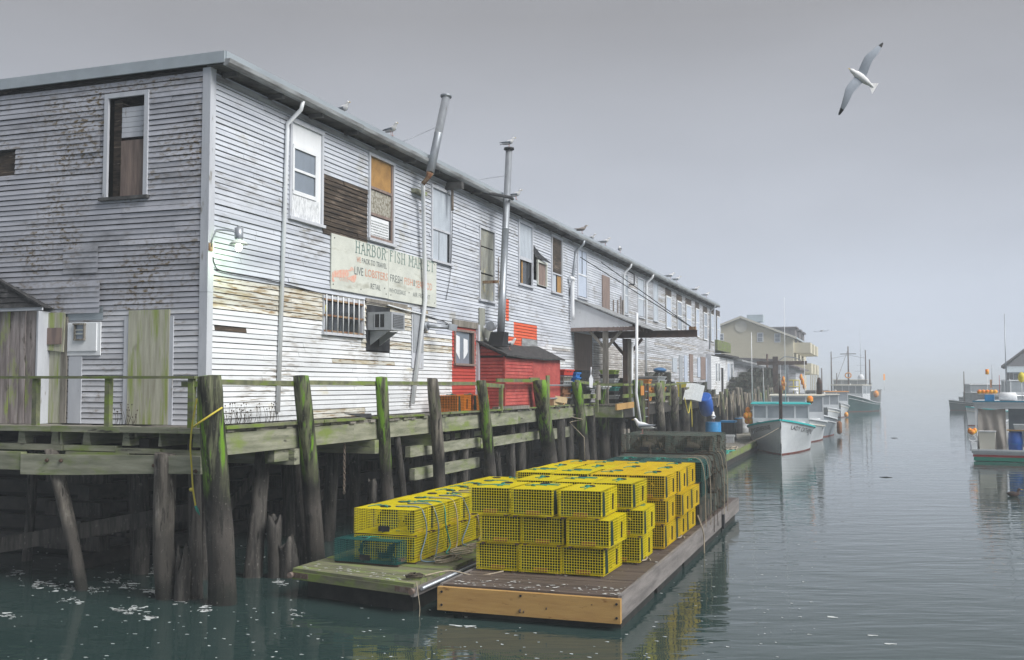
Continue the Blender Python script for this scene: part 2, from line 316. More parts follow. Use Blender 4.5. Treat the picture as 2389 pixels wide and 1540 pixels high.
# ================================================================ water, haze
ROOFZ = 8.93
BL = 58.6
wm = mat('harbour_water', (.021,.043,.041), (.036,.062,.059), (.12,.12,1), (.35,.65), rough=.035, bump=0, spec=.5, coord='P')
nt = wm.node_tree; pb = nt.nodes['Principled BSDF']; pb.inputs['IOR'].default_value = 1.37
g = nt.nodes.new('ShaderNodeNewGeometry')
def wav(sc, rot, det, dist):
    mp = nt.nodes.new('ShaderNodeMapping'); mp.inputs['Scale'].default_value = sc; mp.inputs['Rotation'].default_value = (0, 0, rot)
    n = nt.nodes.new('ShaderNodeTexNoise'); n.inputs['Scale'].default_value = 1; n.inputs['Detail'].default_value = det; n.inputs['Distortion'].default_value = dist
    nt.links.new(g.outputs['Position'], mp.inputs[0]); nt.links.new(mp.outputs[0], n.inputs['Vector']); return n.outputs[0]
a1 = wav((.55, 1.7, 1), R(8), 2, .4); a2 = wav((1.6, 5.2, 1), R(-9), 2, .3)
patch = wav((.035, .05, 1), 0, 2, 0)
pr = nt.nodes.new('ShaderNodeMapRange'); pr.inputs[1].default_value = .42; pr.inputs[2].default_value = .62; pr.inputs[3].default_value = .12; pr.inputs[4].default_value = .6
nt.links.new(patch, pr.inputs[0])
m1 = nt.nodes.new('ShaderNodeMath'); m1.operation = 'MULTIPLY'; nt.links.new(a2, m1.inputs[0]); nt.links.new(pr.outputs[0], m1.inputs[1])
m2 = nt.nodes.new('ShaderNodeMath'); m2.operation = 'MULTIPLY_ADD'; nt.links.new(a1, m2.inputs[0]); m2.inputs[1].default_value = .9; nt.links.new(m1.outputs[0], m2.inputs[2])
bp = nt.nodes.new('ShaderNodeBump'); bp.inputs['Strength'].default_value = 1; bp.inputs['Distance'].default_value = .018
nt.links.new(m2.outputs[0], bp.inputs['Height']); nt.links.new(bp.outputs[0], pb.inputs['Normal'])
solo('harbour_water', MB().add([(-1500,-60,0),(1500,-60,0),(1500,2600,0),(-1500,2600,0)], [(0,1,2,3)]), wm, None, None, fr=WORLD, kind='structure')
sb = mat('harbour_bed', (.03,.035,.03)); solo('harbour_bed', MB().add([(-1500,-60,-.95),(1500,-60,-.95),(1500,2600,-.95),(-1500,2600,-.95)], [(0,1,2,3)]), sb, None, None, fr=WORLD, kind='structure')
HAZE = .0019
hm = bpy.data.materials.new('sea_fog'); hm.use_nodes = True; hn = hm.node_tree; hn.nodes.clear()
pv = hn.nodes.new('ShaderNodeVolumePrincipled'); pv.inputs['Density'].default_value = HAZE; pv.inputs['Color'].default_value = (.90,.95,1,1); pv.inputs['Anisotropy'].default_value = 0
ho = hn.nodes.new('ShaderNodeOutputMaterial'); hn.links.new(pv.outputs[0], ho.inputs['Volume'])
solo('haze', MB().box(-1600, 1600, -80, 2700, -2, 16), hm, None, None, fr=WORLD, kind='stuff')
# ================================================================ siding
def siding(P, u0, u1, z0, z1, holes, zones, defmat, prob=.16, wob=0., maxrow=99, rng=None, minseg=.25, nail=None):
    """list of (u0,u1,row,matname,verts) clapboards; P(u,z,d) -> local point"""
    rng = rng or random.Random(3); out = []
    n = int(round((z1 - z0) / CP))
    for i in range(n):
        za = z0 + i*CP; zc = za + CP/2
        cuts = {u0, u1}
        for h in holes:
            if h[2] - .01 < zc < h[3] + .01: cuts |= {max(u0, min(u1, h[0])), max(u0, min(u1, h[1]))}
        for z in zones:
            if z[2] < zc < z[3]: cuts |= {max(u0, min(u1, z[0])), max(u0, min(u1, z[1]))}
        u = u0 + rng.uniform(.8, 3.2)
        while u < u1: cuts.add(u); u += rng.uniform(2.2, 4.6)
        cs = sorted(cuts)
        for a, b in zip(cs, cs[1:]):
            if b - a < .02: continue
            uc = (a + b)/2
            if any(h[0] <= uc <= h[1] and h[2]-.01 < zc < h[3]+.01 for h in holes): continue
            mn = defmat(uc, zc)
            for z in zones:
                if z[0] <= uc <= z[1] and z[2] < zc < z[3]: mn = z[4]
            if mn == 'low' and rng.random() < .02: mn = 'peel'
            if mn == 'far' and rng.random() < .10: mn = 'bare'
            d = rng.uniform(0, .006); dz = rng.uniform(-.003, .003); tl = rng.uniform(-.002, .002)*min(1, (b-a)); jg = rng.choice((.0015,.0015,.004))
            if rng.random() < .035: tl += rng.choice((-.006,.006)); dz -= .002
            if rng.random() < .03: d += .012
            w1_ = wob*math.sin(a*1.1 + 1.3*math.sin(zc*1.7)); w2_ = wob*math.sin(b*1.1 + 1.3*math.sin(zc*1.7))
            gp = .0115 + rng.uniform(-.0045, .0045)
            lo = za + dz; hi = za + CP - gp + dz
            v = [P(a+jg, lo+w1_-tl, -.004), P(b-jg, lo+w2_+tl, -.004), P(b-jg, lo+w2_+tl, .023+d), P(a+jg, lo+w1_-tl, .023+d),
                 P(a+jg, hi+w1_-tl, -.004), P(b-jg, hi+w2_+tl, -.004), P(b-jg, hi+w2_+tl, .006+d), P(a+jg, hi+w1_-tl, .006+d)]
            out.append((a, b, zc, mn, v))
    return out
def flip(v): return [v[1], v[0], v[3], v[2], v[5], v[4], v[7], v[6]]
def PR(u, z, d): return (d, u, z)
def PL(u, z, d): return (u, -d, z)
# openings on the water side: (u0,u1,z0,z1)
W = {}
for i, r in enumerate([(674,276,506,751,), (858,356,556,917), (1004,431,605,1050), (1116,527,698,1151), (1207,512,661,1240), (1284,547,680,1309.5), (1345,577,692,1367),
                       (1402,641,747,1419), (1449,636,730,1463), (1485.5,646,738,1500), (1521.5,656,747,1532.6), (1551,671,766,1563.6), (1577,683.5,772,1588.5), (1598,693,779,1610.5),
                       (1620.5,703,786,1629), (1639,713,793,1648), (1656,718,797,1663), (1670,723,801,1677)]):
    W[i] = rectR(*r)
sm = rectR(1251,606.6,664,1273)          # small sash beside window 4
hole5 = rectR(1240.5,590,648,1252)
brownp = rectR(751.8,402.5,549,855.8)
barred = rectR(751,690,775,842); dark_door = rectR(852,709,817,908); gpan = rectR(959,724,812,984)
reddoor = rectR(1053,762,958,1108); rwin = rectR(1058,768,848,1102.6); swin = rectR(1124,761,800,1147)
door2 = rectR(1338,775,900,1380)
low0 = RW(500, 640)[1]
red_t = (reddoor[0], reddoor[1], DZ, reddoor[3])
lb = low0-.62
zonesR = [(.1, 9.2, lb, low0-.01, 'peel'), (5.6, 12.6, DZ+1.55, DZ+1.72, 'peel'), (3.2, 5.8, DZ+.0, DZ+.2, 'peel'), red_t + ('red',), rectR(1178,700,744,1185.5) + ('orange',), rectR(1197,749,791,1251) + ('orange',), rectR(1171,782,808,1215) + ('orange',),
          (brownp[0], brownp[1], brownp[2], brownp[3], 'brown'),
          rectR(1383,800,905,1450) + ('bare',), rectR(1455,835,905,1565) + ('bare',), rectR(498,762,772,573) + ('brown',)]
def dmR(u, z):
    if u > 30: return 'far'
    if u > 9.5: lim = low0 - .55 + .12*math.sin(u)
    else: lim = low0
    if z < lim: return 'low' if u < 21 else 'far'
    return 'up'
holesR = [W[0], W[1], W[2], W[3], W[4], W[5], W[6], sm, hole5, barred, dark_door, rwin, door2] + [W[i] for i in range(8, 18)]
B = thing('waterfront_building', 'long two storey white clapboard wharf building, worn siding and rusting pipes', 'building', (0, 0, DZ))
br = siding(PR, .13, BL, DZ+.02, ROOFZ, holesR, zonesR, dmR)
LX = -14.0
lwin = rectL(257,232,462,341); lwin = (lwin[0], lwin[1], lwin[2], lwin[3])
ldoor = rectL(305,725,985,400); ldark = rectL(-60,362,418,37); ldark2 = rectL(-60,196,228,17)
lmeter = rectL(160,720,830,240)
def dmL(u, z): return 'leftlow' if z < DZ + 2.0 + .15*math.sin(u*2) else 'left'
bl = siding(PL, LX, -.13, DZ+.02, ROOFZ, [lwin, ldark, ldark2], [], dmL, wob=.006, rng=random.Random(11))
# nearest boards are parts of their own, the rest one mesh
near = [('R',) + b for b in br if b[0] < 9.2 and b[3] != 'x']
nearl = [('L',) + b for b in bl if b[1] > -5.2]
def key(b):
    if b[0] == 'L': return -(b[1]+b[2])/2*.6 - (b[2]-b[1])*.8
    return (b[1]+b[2])/2 - (b[2]-b[1])*1.2
allb = sorted(near + nearl, key=key)
single, rest = allb[:292], allb[292:]
for b in single:
    mb = MB(); mb.hexa(flip(b[5]) if b[0] == 'R' else b[5])
    part('clapboard', mb, M[b[4]], B)
far = [('R',) + b for b in br if b[0] >= 9.2] + [('L',) + b for b in bl if b[1] <= -5.2] + rest
names = ['peel','up','low','left','leftlow','far','bare','red','orange','brown']
mb = MB()
for b in far:
    mb.mi = names.index(b[4]); mb.hexa(flip(b[5]) if b[0] == 'R' else b[5])
part('clapboard_field', mb, [M[n] for n in names], B, kind='stuff')
# sheathing behind the boards, set back, blackened for gap shadow lines, with real openings
mb = MB()
def sheath(P, u0, u1, z0, z1, holes, d):
    us = sorted({u0, u1} | {max(u0, min(u1, h[0])) for h in holes} | {max(u0, min(u1, h[1])) for h in holes})
    for a, b in zip(us, us[1:]):
        if b-a < 1e-4: continue
        uc = (a+b)/2; hs_ = sorted([(h[2], h[3]) for h in holes if h[0] < uc < h[1]]); z = z0
        for h in hs_ + [(z1, z1)]:
            if h[0] > z: mb.add([P(a, z, d), P(b, z, d), P(b, h[0], d), P(a, h[0], d)], [(0,1,2,3)])
            z = max(z, h[1])
sheath(PR, -.02, BL, DZ-.2, ROOFZ, holesR, -.012); sheath(PL, LX, .02, DZ-.2, ROOFZ, [lwin, ldark, ldark2], -.012)
mb.add([(0,BL,DZ),(LX,BL,DZ),(LX,BL,ROOFZ),(0,BL,ROOFZ)], [(0,1,2,3)]); mb.add([(LX,BL,DZ),(LX,0,DZ),(LX,0,ROOFZ),(LX,BL,ROOFZ)], [(0,1,2,3)])
part('sheathing', mb, M['dark'], B)
part('dark_core_box', MB().box(LX+.2, -1.2, 1.2, BL-.2, DZ, ROOFZ-.1), M['dark'], B)  # unseen core box, added in black to keep gaps and openings dark
# corner boards
mb = MB(); mb.box(-.01, .034, -.034, .13, DZ+.01, 5.0); mb.box(-.008, .037, -.037, .13, 5.003, 7.1); mb.box(-.01, .034, -.034, .13, 7.103, ROOFZ)
part('corner_board', mb, M['trim'], B, label='water side corner board')
mb = MB(); mb.box(-.13, -.012, -.034, -.002, DZ+.01, 5.0); mb.box(-.13, -.012, -.037, -.002, 5.003, 7.1); mb.box(-.13, -.012, -.034, -.002, 7.103, ROOFZ)
part('corner_board', mb, M['trim'], B, label='landward corner board')
mb = MB(); mb.box(-.03, .045, BL-.02, BL+.1, DZ, ROOFZ); part('corner_board', mb, M['trim'], B)
# roof: low slab with pale flashing, dark mottled soffit and gutter
part('roof', MB().box(LX, .33, -.07, BL+.15, ROOFZ+.12, ROOFZ+.2), M['roofing'], B)
part('rake_flashing', MB().box(LX, .36, -.115, -.072, ROOFZ+.03, ROOFZ+.23), M['metalroof'], B)
part('eave_flashing', MB().box(.332, .38, -.07, BL+.2, ROOFZ+.10, ROOFZ+.235), M['metalroof'], B)
mb = MB()
for k in range(24):
    y0 = -.1 + k*2.45; y1 = y0 + 2.446; s_ = .004*math.sin(k*2.1)
    mb.prism([(.34,y0,ROOFZ+.09+s_),(.47,y0,ROOFZ+.09+s_),(.455,y0,ROOFZ+.02+s_),(.42,y0,ROOFZ-.02+s_),(.34,y0,ROOFZ-.02+s_)], (0, y1-y0, 0))
part('gutter', mb, M['gutter'], B)
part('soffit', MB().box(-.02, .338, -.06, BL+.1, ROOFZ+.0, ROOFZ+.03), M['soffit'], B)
mb = MB()
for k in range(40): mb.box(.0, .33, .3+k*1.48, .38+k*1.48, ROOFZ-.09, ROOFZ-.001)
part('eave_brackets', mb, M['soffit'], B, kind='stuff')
mb = MB(); mb.box(.026, .05, .13, BL, ROOFZ-.2, ROOFZ-.1); part('frieze_board', mb, M['gutter'], B)
# ---------------------------------------------------------------- windows
def frameR(h, w=.07, d0=.0, d1=.055, P=PR, sill=True, top=None):
    u0, u1, z0, z1 = h; mb = MB(); top = top or w
    def bx(a, b, c, d, e, f):
        p = [P(a,c,e), P(b,c,e), P(b,c,f), P(a,c,f), P(a,d,e), P(b,d,e), P(b,d,f), P(a,d,f)]
        mb.hexa(flip(p) if P is PR else p)
    bx(u0-.012, u0+w, z0+w*.2, z1-top, d0, d1); bx(u1-w, u1+.012, z0+w*.2, z1-top, d0, d1)
    bx(u0-.03, u1+.03, z1-top+.002, z1+.015, d0, d1+.006)
    if sill: bx(u0-.05, u1+.05, z0-.05, z0+w*.2-.002, d0, d1+.04)
    else: bx(u0, u1, z0, z0+w*.2-.002, d0, d1)
    return mb, bx
def boxP(mb, P, a, b, c, d, e, f):
    p = [P(a,c,e), P(b,c,e), P(b,c,f), P(a,c,f), P(a,d,e), P(b,d,e), P(b,d,f), P(a,d,f)]
    mb.hexa(flip(p) if P is PR else p); return mb
def pane(par, P, u0, u1, z0, z1, d, m, name='pane', th=.012):
    return part(name, boxP(MB(), P, u0, u1, z0, z1, d-th, d), M[m] if isinstance(m, str) else m, par)
def window(name, h, label, P=PR, w=.06, fm='trim', sill=True, d1=.055):
    mb, bx = frameR(h, w, P=P, sill=sill, d1=d1)
    return part(name, mb, M[fm], B, label=label)
def inner(h, w=.06): return h[0]+w, h[1]-w, h[2]+w*.2, h[3]-w
M['orangeply'] = mat('orange_brown_board', (.42,.24,.08), (.28,.16,.06), (4,4,4), (.35,.65), rough=.8)
M['tangle'] = mat('stained_sheet', (.40,.39,.34), (.16,.14,.10), (14,14,14), (.42,.6), rough=.8, bump=.5)
M['greenply'] = mat('grey_green_board', (.30,.31,.27), (.20,.20,.18), (5,5,2), (.35,.65), c3=(.42,.38,.22), sc3=(3,3,3), th3=(.58,.7), rough=.85)
M['doorbrown'] = mat('weathered_brown_door', (.27,.20,.17), (.17,.13,.12), (10,10,1.5), (.35,.65), rough=.8)
M['bluewhite'] = mat('blue_white_panel', (.50,.56,.66), (.42,.48,.58), (3,3,2), (.3,.7), rough=.4)
# upstairs 1: white board holding a small double hung sash
h = W[0]; o = window('window', h, 'boarded window with small two pane sash set in white panel'); u0,u1,z0,z1 = inner(h)
mbw = MB(); sa, sb_, sc_, se = u0+.06, u1-.20, z0+(z1-z0)*.26, z0+(z1-z0)*.76
boxP(mbw, PR, u0, u1, z0, sc_, .0, .02); boxP(mbw, PR, u0, u1, se, z1, .0, .02); boxP(mbw, PR, u0, sa, sc_, se, .0, .02); boxP(mbw, PR, sb_, u1, sc_, se, .0, .02)
part('white_board', mbw, M['white'], o)
fr_ = MB(); zm = (sc_+se)/2
for a_, b_, c_, d_ in ((sa,sb_,se-.05,se+.03),(sa,sb_,sc_-.03,sc_+.05),(sa-.02,sa+.04,sc_+.051,se-.051),(sb_-.04,sb_+.02,sc_+.051,se-.051)): boxP(fr_, PR, a_, b_, c_, d_, .021, .045)
boxP(fr_, PR, sa+.041, sb_-.041, zm-.025, zm+.025, .0, .035)
part('sash', fr_, M['white'], o); pane(o, PR, sa, sb_, zm, se, .012, 'glass'); pane(o, PR, sa, sb_, sc_, zm-.001, .004, 'glass')
part('textured_board', boxP(MB(), PR, u0+.02, u1-.06, z0+.01, sc_-.035, .021, .028), mat('streaked_white_board', (.72,.74,.76), (.50,.52,.54), (1.5,18,7), (.45,.6), rough=.6, bump=.4), o)
# upstairs 2
h = W[1]; o = window('window', h, 'rotting window with orange board and torn printed sheet'); u0,u1,z0,z1 = inner(h)
pane(o, PR, u0, u1, z0+(z1-z0)*.62, z1, -.0, 'orangeply', 'board'); pane(o, PR, u0, u1, z0+(z1-z0)*.30, z0+(z1-z0)*.60, -.0, 'tangle', 'stained_pane'); pane(o, PR, u0, u1, z0, z0+(z1-z0)*.28, -.01, 'glassd')
mb_ = MB(); H_ = z1-z0
for f in (.61, .29, .01): boxP(mb_, PR, u0+.001, u1-.001, z0+H_*f-.005, z0+H_*f+.055, -.005, .03)
for uu in (u0+.0015, u1-.06): boxP(mb_, PR, uu, uu+.058, z0+.07, z1-.002, -.005, .026)
part('sash', mb_, M['doorbrown'], o)
pane(o, PR, u0+.06, u1-.16, z0+.06, z0+H_*.275, .004, 'white', 'printed_sheet')
dm = MB(); rg = random.Random(5)
for r_ in range(6):
    uu = u0+.08
    zz = z0+.09 + r_*.062
    while uu < u1-.2 and 0 == 1 or uu < u1-.2:
        l_ = rg.choice((.018, .026, .034)); boxP(dm, PR, uu, uu+.012, zz, zz+.034, .005, .007); boxP(dm, PR, uu+.012, uu+l_, zz+(.0 if rg.random()<.5 else .026), zz+(.008 if rg.random()<.5 else .034), .005, .0065); uu += l_+.014
part('faded_print', dm, M['inkd'], o, kind='stuff')
# upstairs 3
h = W[2]; o = window('window', h, 'tall window, pale glass above and two narrow panes below'); u0,u1,z0,z1 = inner(h); H_ = z1-z0
pane(o, PR, u0, u1, z0+H_*.44, z1, .012, 'curtain'); um = u0+(u1-u0)*.42
pane(o, PR, u0+.03, um-.02, z0+.02, z0+H_*.43, .0, 'curtain'); pane(o, PR, um+.02, u1-.14, z0+.02, z0+H_*.43, .0, 'curtain'); pane(o, PR, u0, u1, z0, z0+H_*.435, -.02, 'glassd')
part('sash_rail', boxP(MB(), PR, u0+.001, u1-.001, z0+H_*.425, z0+H_*.455, -.0, .03), M['trim'], o)
# upstairs 4
h = W[3]; o = window('boarded_window', h, 'tall opening boarded with grey green panels', w=.05); u0,u1,z0,z1 = inner(h,.05); H_ = z1-z0
for f0, f1 in ((.76,1.), (.38,.74), (0.,.36)): pane(o, PR, u0+.01, u1-.01, z0+H_*f0, z0+H_*f1, .012 + .01*(f0==.38), 'greenply', 'board')
# upstairs 5
h = W[4]; o = window('window', h, 'tall window with sheet above and open dark sash below', w=.08); u0,u1,z0,z1 = inner(h,.08); H_ = z1-z0
pane(o, PR, u0, u1, z0+H_*.46, z1, .01, 'curtain'); part('sash_rail', boxP(MB(), PR, u0+.001, u1-.001, z0+H_*.40, z0+H_*.455, .0, .03), M['trim'], o)
pane(o, PR, u0+.4, u0+.52, z0, z0+H_*.4, -.03, 'orangeply', 'torn_board'); pane(o, PR, u0, u1, z0, z0+H_*.4, -.06, 'glassd')
o = part('broken_siding_hole', boxP(MB(), PR, hole5[0], hole5[1], hole5[2], hole5[3], -.35, -.3), M['brown'], B)
part('lifted_siding_flap', MB().prism([(.04, hole5[0]-.1, hole5[3]+.3), (.06, hole5[0]+.15, hole5[3]-.12), (.19, hole5[1]+1.0, hole5[3]-.18), (.05, hole5[1]+.2, hole5[3]+.05)], (.006,0,.002)), M['black'], B)
o = window('small_window', sm, 'small cream framed sash beside the torn siding', w=.07, fm='signboard', sill=False); u0,u1,z0,z1 = inner(sm,.07); pane(o, PR, u0, u1, z0, z1, .004, 'doorbrown')
# upstairs 6
h = W[5]; o = window('window', h, 'tall window with dark board above and curtain below', w=.07); u0,u1,z0,z1 = inner(h,.07); H_ = z1-z0
pane(o, PR, u0, u1, z0+H_*.36, z1, .0, 'brown', 'board'); part('sash_rail', boxP(MB(), PR, u0+.001, u1-.001, z0+H_*.33, z0+H_*.355, .0, .03), M['trim'], o)
pane(o, PR, u0, u0+(u1-u0)*.5, z0, z0+H_*.33, -.01, 'curtain', 'curtain'); pane(o, PR, u0+(u1-u0)*.62, u1, z0, z0+H_*.33, -.01, 'orangeply', 'board')
# upstairs 7, 9.. pale windows further along
for i, lab in ((6,'tall pale window right of the third downpipe'),(8,'pale tall window over the loading canopy roof'),(9,'pale tall window between two downpipes'),(10,'tall flat panel window without sash bars')):
    h = W[i]; o = window('window', h, lab, w=.06, d1=.05); u0,u1,z0,z1 = inner(h,.06); H_ = z1-z0
    if i == 10: pane(o, PR, u0, u1, z0, z1, .02, 'curtain')
    else:
        pane(o, PR, u0, u1, z0+H_*.5, z1, .012, 'curtain' if i != 6 else 'bluewhite'); pane(o, PR, u0, u1, z0+.05, z0+H_*.47, .006, 'curtain' if i != 6 else 'bluewhite')
        part('sash_rail', boxP(MB(), PR, u0+.001, u1-.001, z0+H_*.47, z0+H_*.5, .0, .03), M['white'], o); pane(o, PR, u0, u1, z0, z0+.04, .004, 'dark', 'gap')
        if i == 6: part('glazing_bar', boxP(MB(), PR, (u0+u1)/2-.02, (u0+u1)/2+.02, z0+H_*.51, z1-.01, .013, .03), M['black'], o)
# brown door at first floor
h = W[7]; part('upper_door', boxP(MB(), PR, h[0], h[1], h[2]-.1, h[3], .03, .06), M['doorbrown'], B, label='weathered brown loading door above the canopy')
# replacement windows with torn brown surrounds
for i in range(11, 18):
    h = W[i]; H_ = h[3]-h[2]; rg = random.Random(i)
    mb_ = MB(); boxP(mb_, PR, h[0]-.1-rg.random()*.1, h[1]+.1+rg.random()*.12, h[3]-.42*rg.uniform(.8,1.1), h[3], -.01, .02)
    for s_ in range(5):
        z_ = h[2] + s_*(H_-.4)/5; boxP(mb_, PR, h[0]-.04-rg.random()*.13, h[1]+rg.random()*.06, z_, z_+(H_-.4)/5-.004, -.012, .012+.003*s_)
    o = part('window', mb_, M['brown'], B, label=('white replacement window, torn brown surround, near end' if i == 11 else None))
    z1 = h[3]-.42; z0 = h[2]+.03; u0, u1 = h[0]+.08, h[1]-.02
    fr_ = MB()
    for a_, b_, c_, d_ in ((u0,u1,z1-.08,z1),(u0,u1,z0,z0+.08),(u0,u0+.09,z0+.081,z1-.081),(u1-.09,u1,z0+.081,z1-.081),(u0+.091,u1-.091,(z0+z1)/2-.03,(z0+z1)/2+.03)): boxP(fr_, PR, a_, b_, c_, d_, .024, .06)
    part('window_frame', fr_, M['white'], o); pane(o, PR, u0+.02, u1-.02, z0+.02, z1-.02, .03, 'bluewhite' if i % 3 else 'glass')
# barred window
h = barred; o = window('barred_window', h, 'ground floor window behind rusty white painted bars', w=.05); u0,u1,z0,z1 = inner(h,.05)
pane(o, PR, u0, u1, z0, z1, -.02, 'glassd')
mb_ = MB()
for f in (.03, .5, .97): boxP(mb_, PR, h[0]-.02, h[1]+.02, z0+(z1-z0)*f-.02, z0+(z1-z0)*f+.02, .062, .075)
part('bar_rail', mb_, M['rust'], o)
for k in range(8):
    uu = h[0] + .03 + (h[1]-h[0]-.06)*k/7
    part('bar', MB().tube([PR(uu, h[2]+.0, .095), PR(uu, h[3]+.03, .095)], .012, 6), M['white'], o)
part('yellow_jug', MB().tube([(-.05,u0+.16,z0+.42),(-.05,u0+.16,z0+.56),(-.05,u0+.16,z0+.6)], [.05,.05,.02], 8), mat('yellow_plastic', (.75,.7,.04), rough=.4), o)
# dark shuttered door, small grey panel, weather board over them
part('black_hatch', boxP(MB(), PR, dark_door[0], dark_door[1], dark_door[2], dark_door[3], -.01, .02), M['black'], B, label='black painted hatch under the air conditioner')
part('lintel_board', boxP(MB(), PR, dark_door[0]-.05, dark_door[1]+.9, dark_door[3]+.02, dark_door[3]+.13, .03, .05), M['old'], B)
part('small_panel', boxP(MB(), PR, gpan[0]-.04, gpan[1]+.03, gpan[2]-.5, gpan[3]+.06, .028, .04), M['trim'], B)
part('grey_board', boxP(MB(), PR, gpan[0]+.03, gpan[1], gpan[2]-.1, gpan[3], .041, .052), M['grey'], B)
# red door bay
o = part('red_window', frameR(rwin, .05, P=PR)[0], M['doorbrown'], B, label='large ground floor window in the red bay'); pane(o, PR, rwin[0]+.04, rwin[1]-.3, rwin[2], rwin[3]-.04, .01, 'glass'); pane(o, PR, rwin[0], rwin[1], rwin[2], rwin[3], -.02, 'glassd')
part('curtain', MB().grid(lambda a, b: (.012+.01*math.sin(a*9), rwin[0]+.08+(rwin[1]-rwin[0]-.5)*a, rwin[2]+.35+(rwin[3]-rwin[2]-.5)*b*(1-.25*a)-.25*math.sin(a*3.1)*(1-b)), 14, 6), M['white'], o)
part('bay_post', boxP(MB(), PR, reddoor[1]+.02, reddoor[1]+.14, DZ+.05, reddoor[3]+.15, .026, .10), M['trim'], B)
part('head_board', boxP(MB(), PR, reddoor[0]-.03, reddoor[1]+.1, reddoor[3]+.02, reddoor[3]+.2, .028, .07), M['old'], B)
o = part('side_window', frameR(swin, .05, P=PR)[0], M['trim'], B); pane(o, PR, swin[0], swin[1], swin[2], swin[3], .03, 'greenply')
part('grey_sliding_door', boxP(MB(), PR, door2[0], door2[1], door2[2], door2[3], -.01, .02), M['doorbrown'], B, label='tall grey brown door under the loading canopy')
part('white_board', boxP(MB(), PR, rectR(1215,789,808,1251)[0], rectR(1215,789,808,1251)[1], rectR(1215,789,808,1251)[2], rectR(1215,789,808,1251)[3], .03, .037), M['gutter'], B)
# ground floor openings further along
for k, (xl, yt, yb, xr, m_) in enumerate([(1567,835,868,1577,'curtain'),(1582,828,892,1590,'grey'),(1594,829,900,1601,'bluewhite'),(1606,826,895,1614,'doorbrown'),(1625,834,880,1631,'bluewhite'),(1632,832,885,1643,'doorbrown'),(1644,836,890,1649,'bluewhite')]):
    r_ = rectR(xl, yt, yb, xr); part('ground_floor_panel', boxP(MB(), PR, r_[0], r_[1], r_[2], r_[3], .028, .05+.004*k), M[m_], B)
# land side wall pieces
mb_, _ = frameR((lwin[0], lwin[1], lwin[2], lwin[3]), .0001, P=PL, sill=False)
h = lwin; o = MB(); t_ = .085
boxP(o, PL, h[0]-t_, h[0], h[2], h[3]+t_, .0, .05); boxP(o, PL, h[1], h[1]+t_, h[2], h[3]+t_, .0, .05); boxP(o, PL, h[0]+.001, h[1]-.001, h[3]+.001, h[3]+t_, .0, .052)
o = part('empty_window', o, M['trim'], B, label='open window hole with siding scraps and old board inside')
part('sill', boxP(MB(), PL, h[0]-.15, h[1]+.12, h[2]-.06, h[2]-.002, .0, .09), M['soffit'], o)
wd = h[1]-h[0]; mb_ = MB()
for k in range(9):
    z_ = h[3]-.16-.093*(k+1)
    if z_ > h[2]+(h[3]-h[2])*.60: boxP(mb_, PL, h[0]+wd*.30, h[1]-.02, z_, z_+.086, -.06, -.045+.004*(k%2))
part('inner_siding', mb_, M['trim'], o)
part('inner_board', boxP(MB(), PL, h[0]+wd*.30, h[1]-.015, h[2]+.01, h[2]+(h[3]-h[2])*.57, -.05, -.03), mat('knotty_board', (.25,.19,.16), (.13,.10,.09), (14,14,1.3), (.35,.65), c3=(.015,.012,.01), sc3=(9,9,5), th3=(.68,.72), rough=.8), o)
part('reveal', boxP(MB(), PL, h[0], h[0]+wd*.22, h[2], h[3], -.3, -.12), M['brown'], o)
part('boarded_door', boxP(MB(), PL, ldoor[0], ldoor[1], DZ+.02, ldoor[3], .03, .055), M['ply'], B, label='tall plywood board green with algae covering a doorway')
mb_ = MB(); boxP(mb_, PL, ldoor[0]-.1, ldoor[0]-.002, DZ+.02, ldoor[3]-.12, .024, .045); boxP(mb_, PL, ldoor[1]+.002, ldoor[1]+.08, DZ+.02, ldoor[3]-.12, .024, .048); part('door_jamb', mb_, M['trim'], B)
for hh in (ldark, ldark2): part('rotted_opening', boxP(MB(), PL, hh[0], hh[1], hh[2], hh[3], -.1, -.06), M['brown'], B)
# buckled sheets of siding over the boards
def sheet(xa, ya, yb, xb, lift, n=3):
    u0_, u1_, z0_, z1_ = rectL(xa, ya, yb, xb); k = max(2, int(round((z1_-z0_)/CP))); mb_ = MB()
    for i in range(k):
        a_ = z0_ + i*CP; q = [PL(u0_, a_, .032), PL(u1_, a_, .034+lift), PL(u1_, a_+CP-.007, .018+lift), PL(u0_, a_+CP-.007, .018)]
        mb_.add(q + [PL(u0_, a_, .024), PL(u1_, a_, .024+lift)], [(0,1,2,3), (4,5,1,0)])
    part('loose_siding_sheet', mb_, M['left'], B)
sheet(48,662,736,242,.07); sheet(160,300,362,238,.03); sheet(150,575,640,232,.012)
# pelican board meter panel
u0,u1,z0,z1 = lmeter
part('flashing_patch', MB().prism([PL(u0, z1-.22, .03), PL(u1+.04, z1-.22, .03), PL(u1+.04, z1+.02, .045), PL(u0, z1-.02, .035)], (0, -.004, 0)), M['metalroof'], B)
o = part('meter_panel', boxP(MB(), PL, u0+.02, u1, z0, z1-.26, .026, .05), M['white'], B, label='white panel with a small louvred vent window')
part('panel_face', boxP(MB(), PL, u0+.06, u1-.07, z0+.08, z1-.28, .051, .075), M['white'], o)
uc = (u0+u1)/2-.04; zc = (z0+z1)/2-.0
mb_ = MB(); boxP(mb_, PL, uc-.13, uc+.13, zc+.12, zc+.15, .076, .13); boxP(mb_, PL, uc-.12, uc-.09, zc-.13, zc+.119, .076, .11); boxP(mb_, PL, uc+.09, uc+.12, zc-.13, zc+.119, .076, .11); boxP(mb_, PL, uc-.12, uc+.12, zc-.16, zc-.131, .076, .12)
part('vent_frame', mb_, M['old'], o); pane(o, PL, uc-.09, uc+.09, zc-.13, zc+.12, .082, 'glass'); boxP(mb_, PL, 0,0,0,0,0,0) if False else None
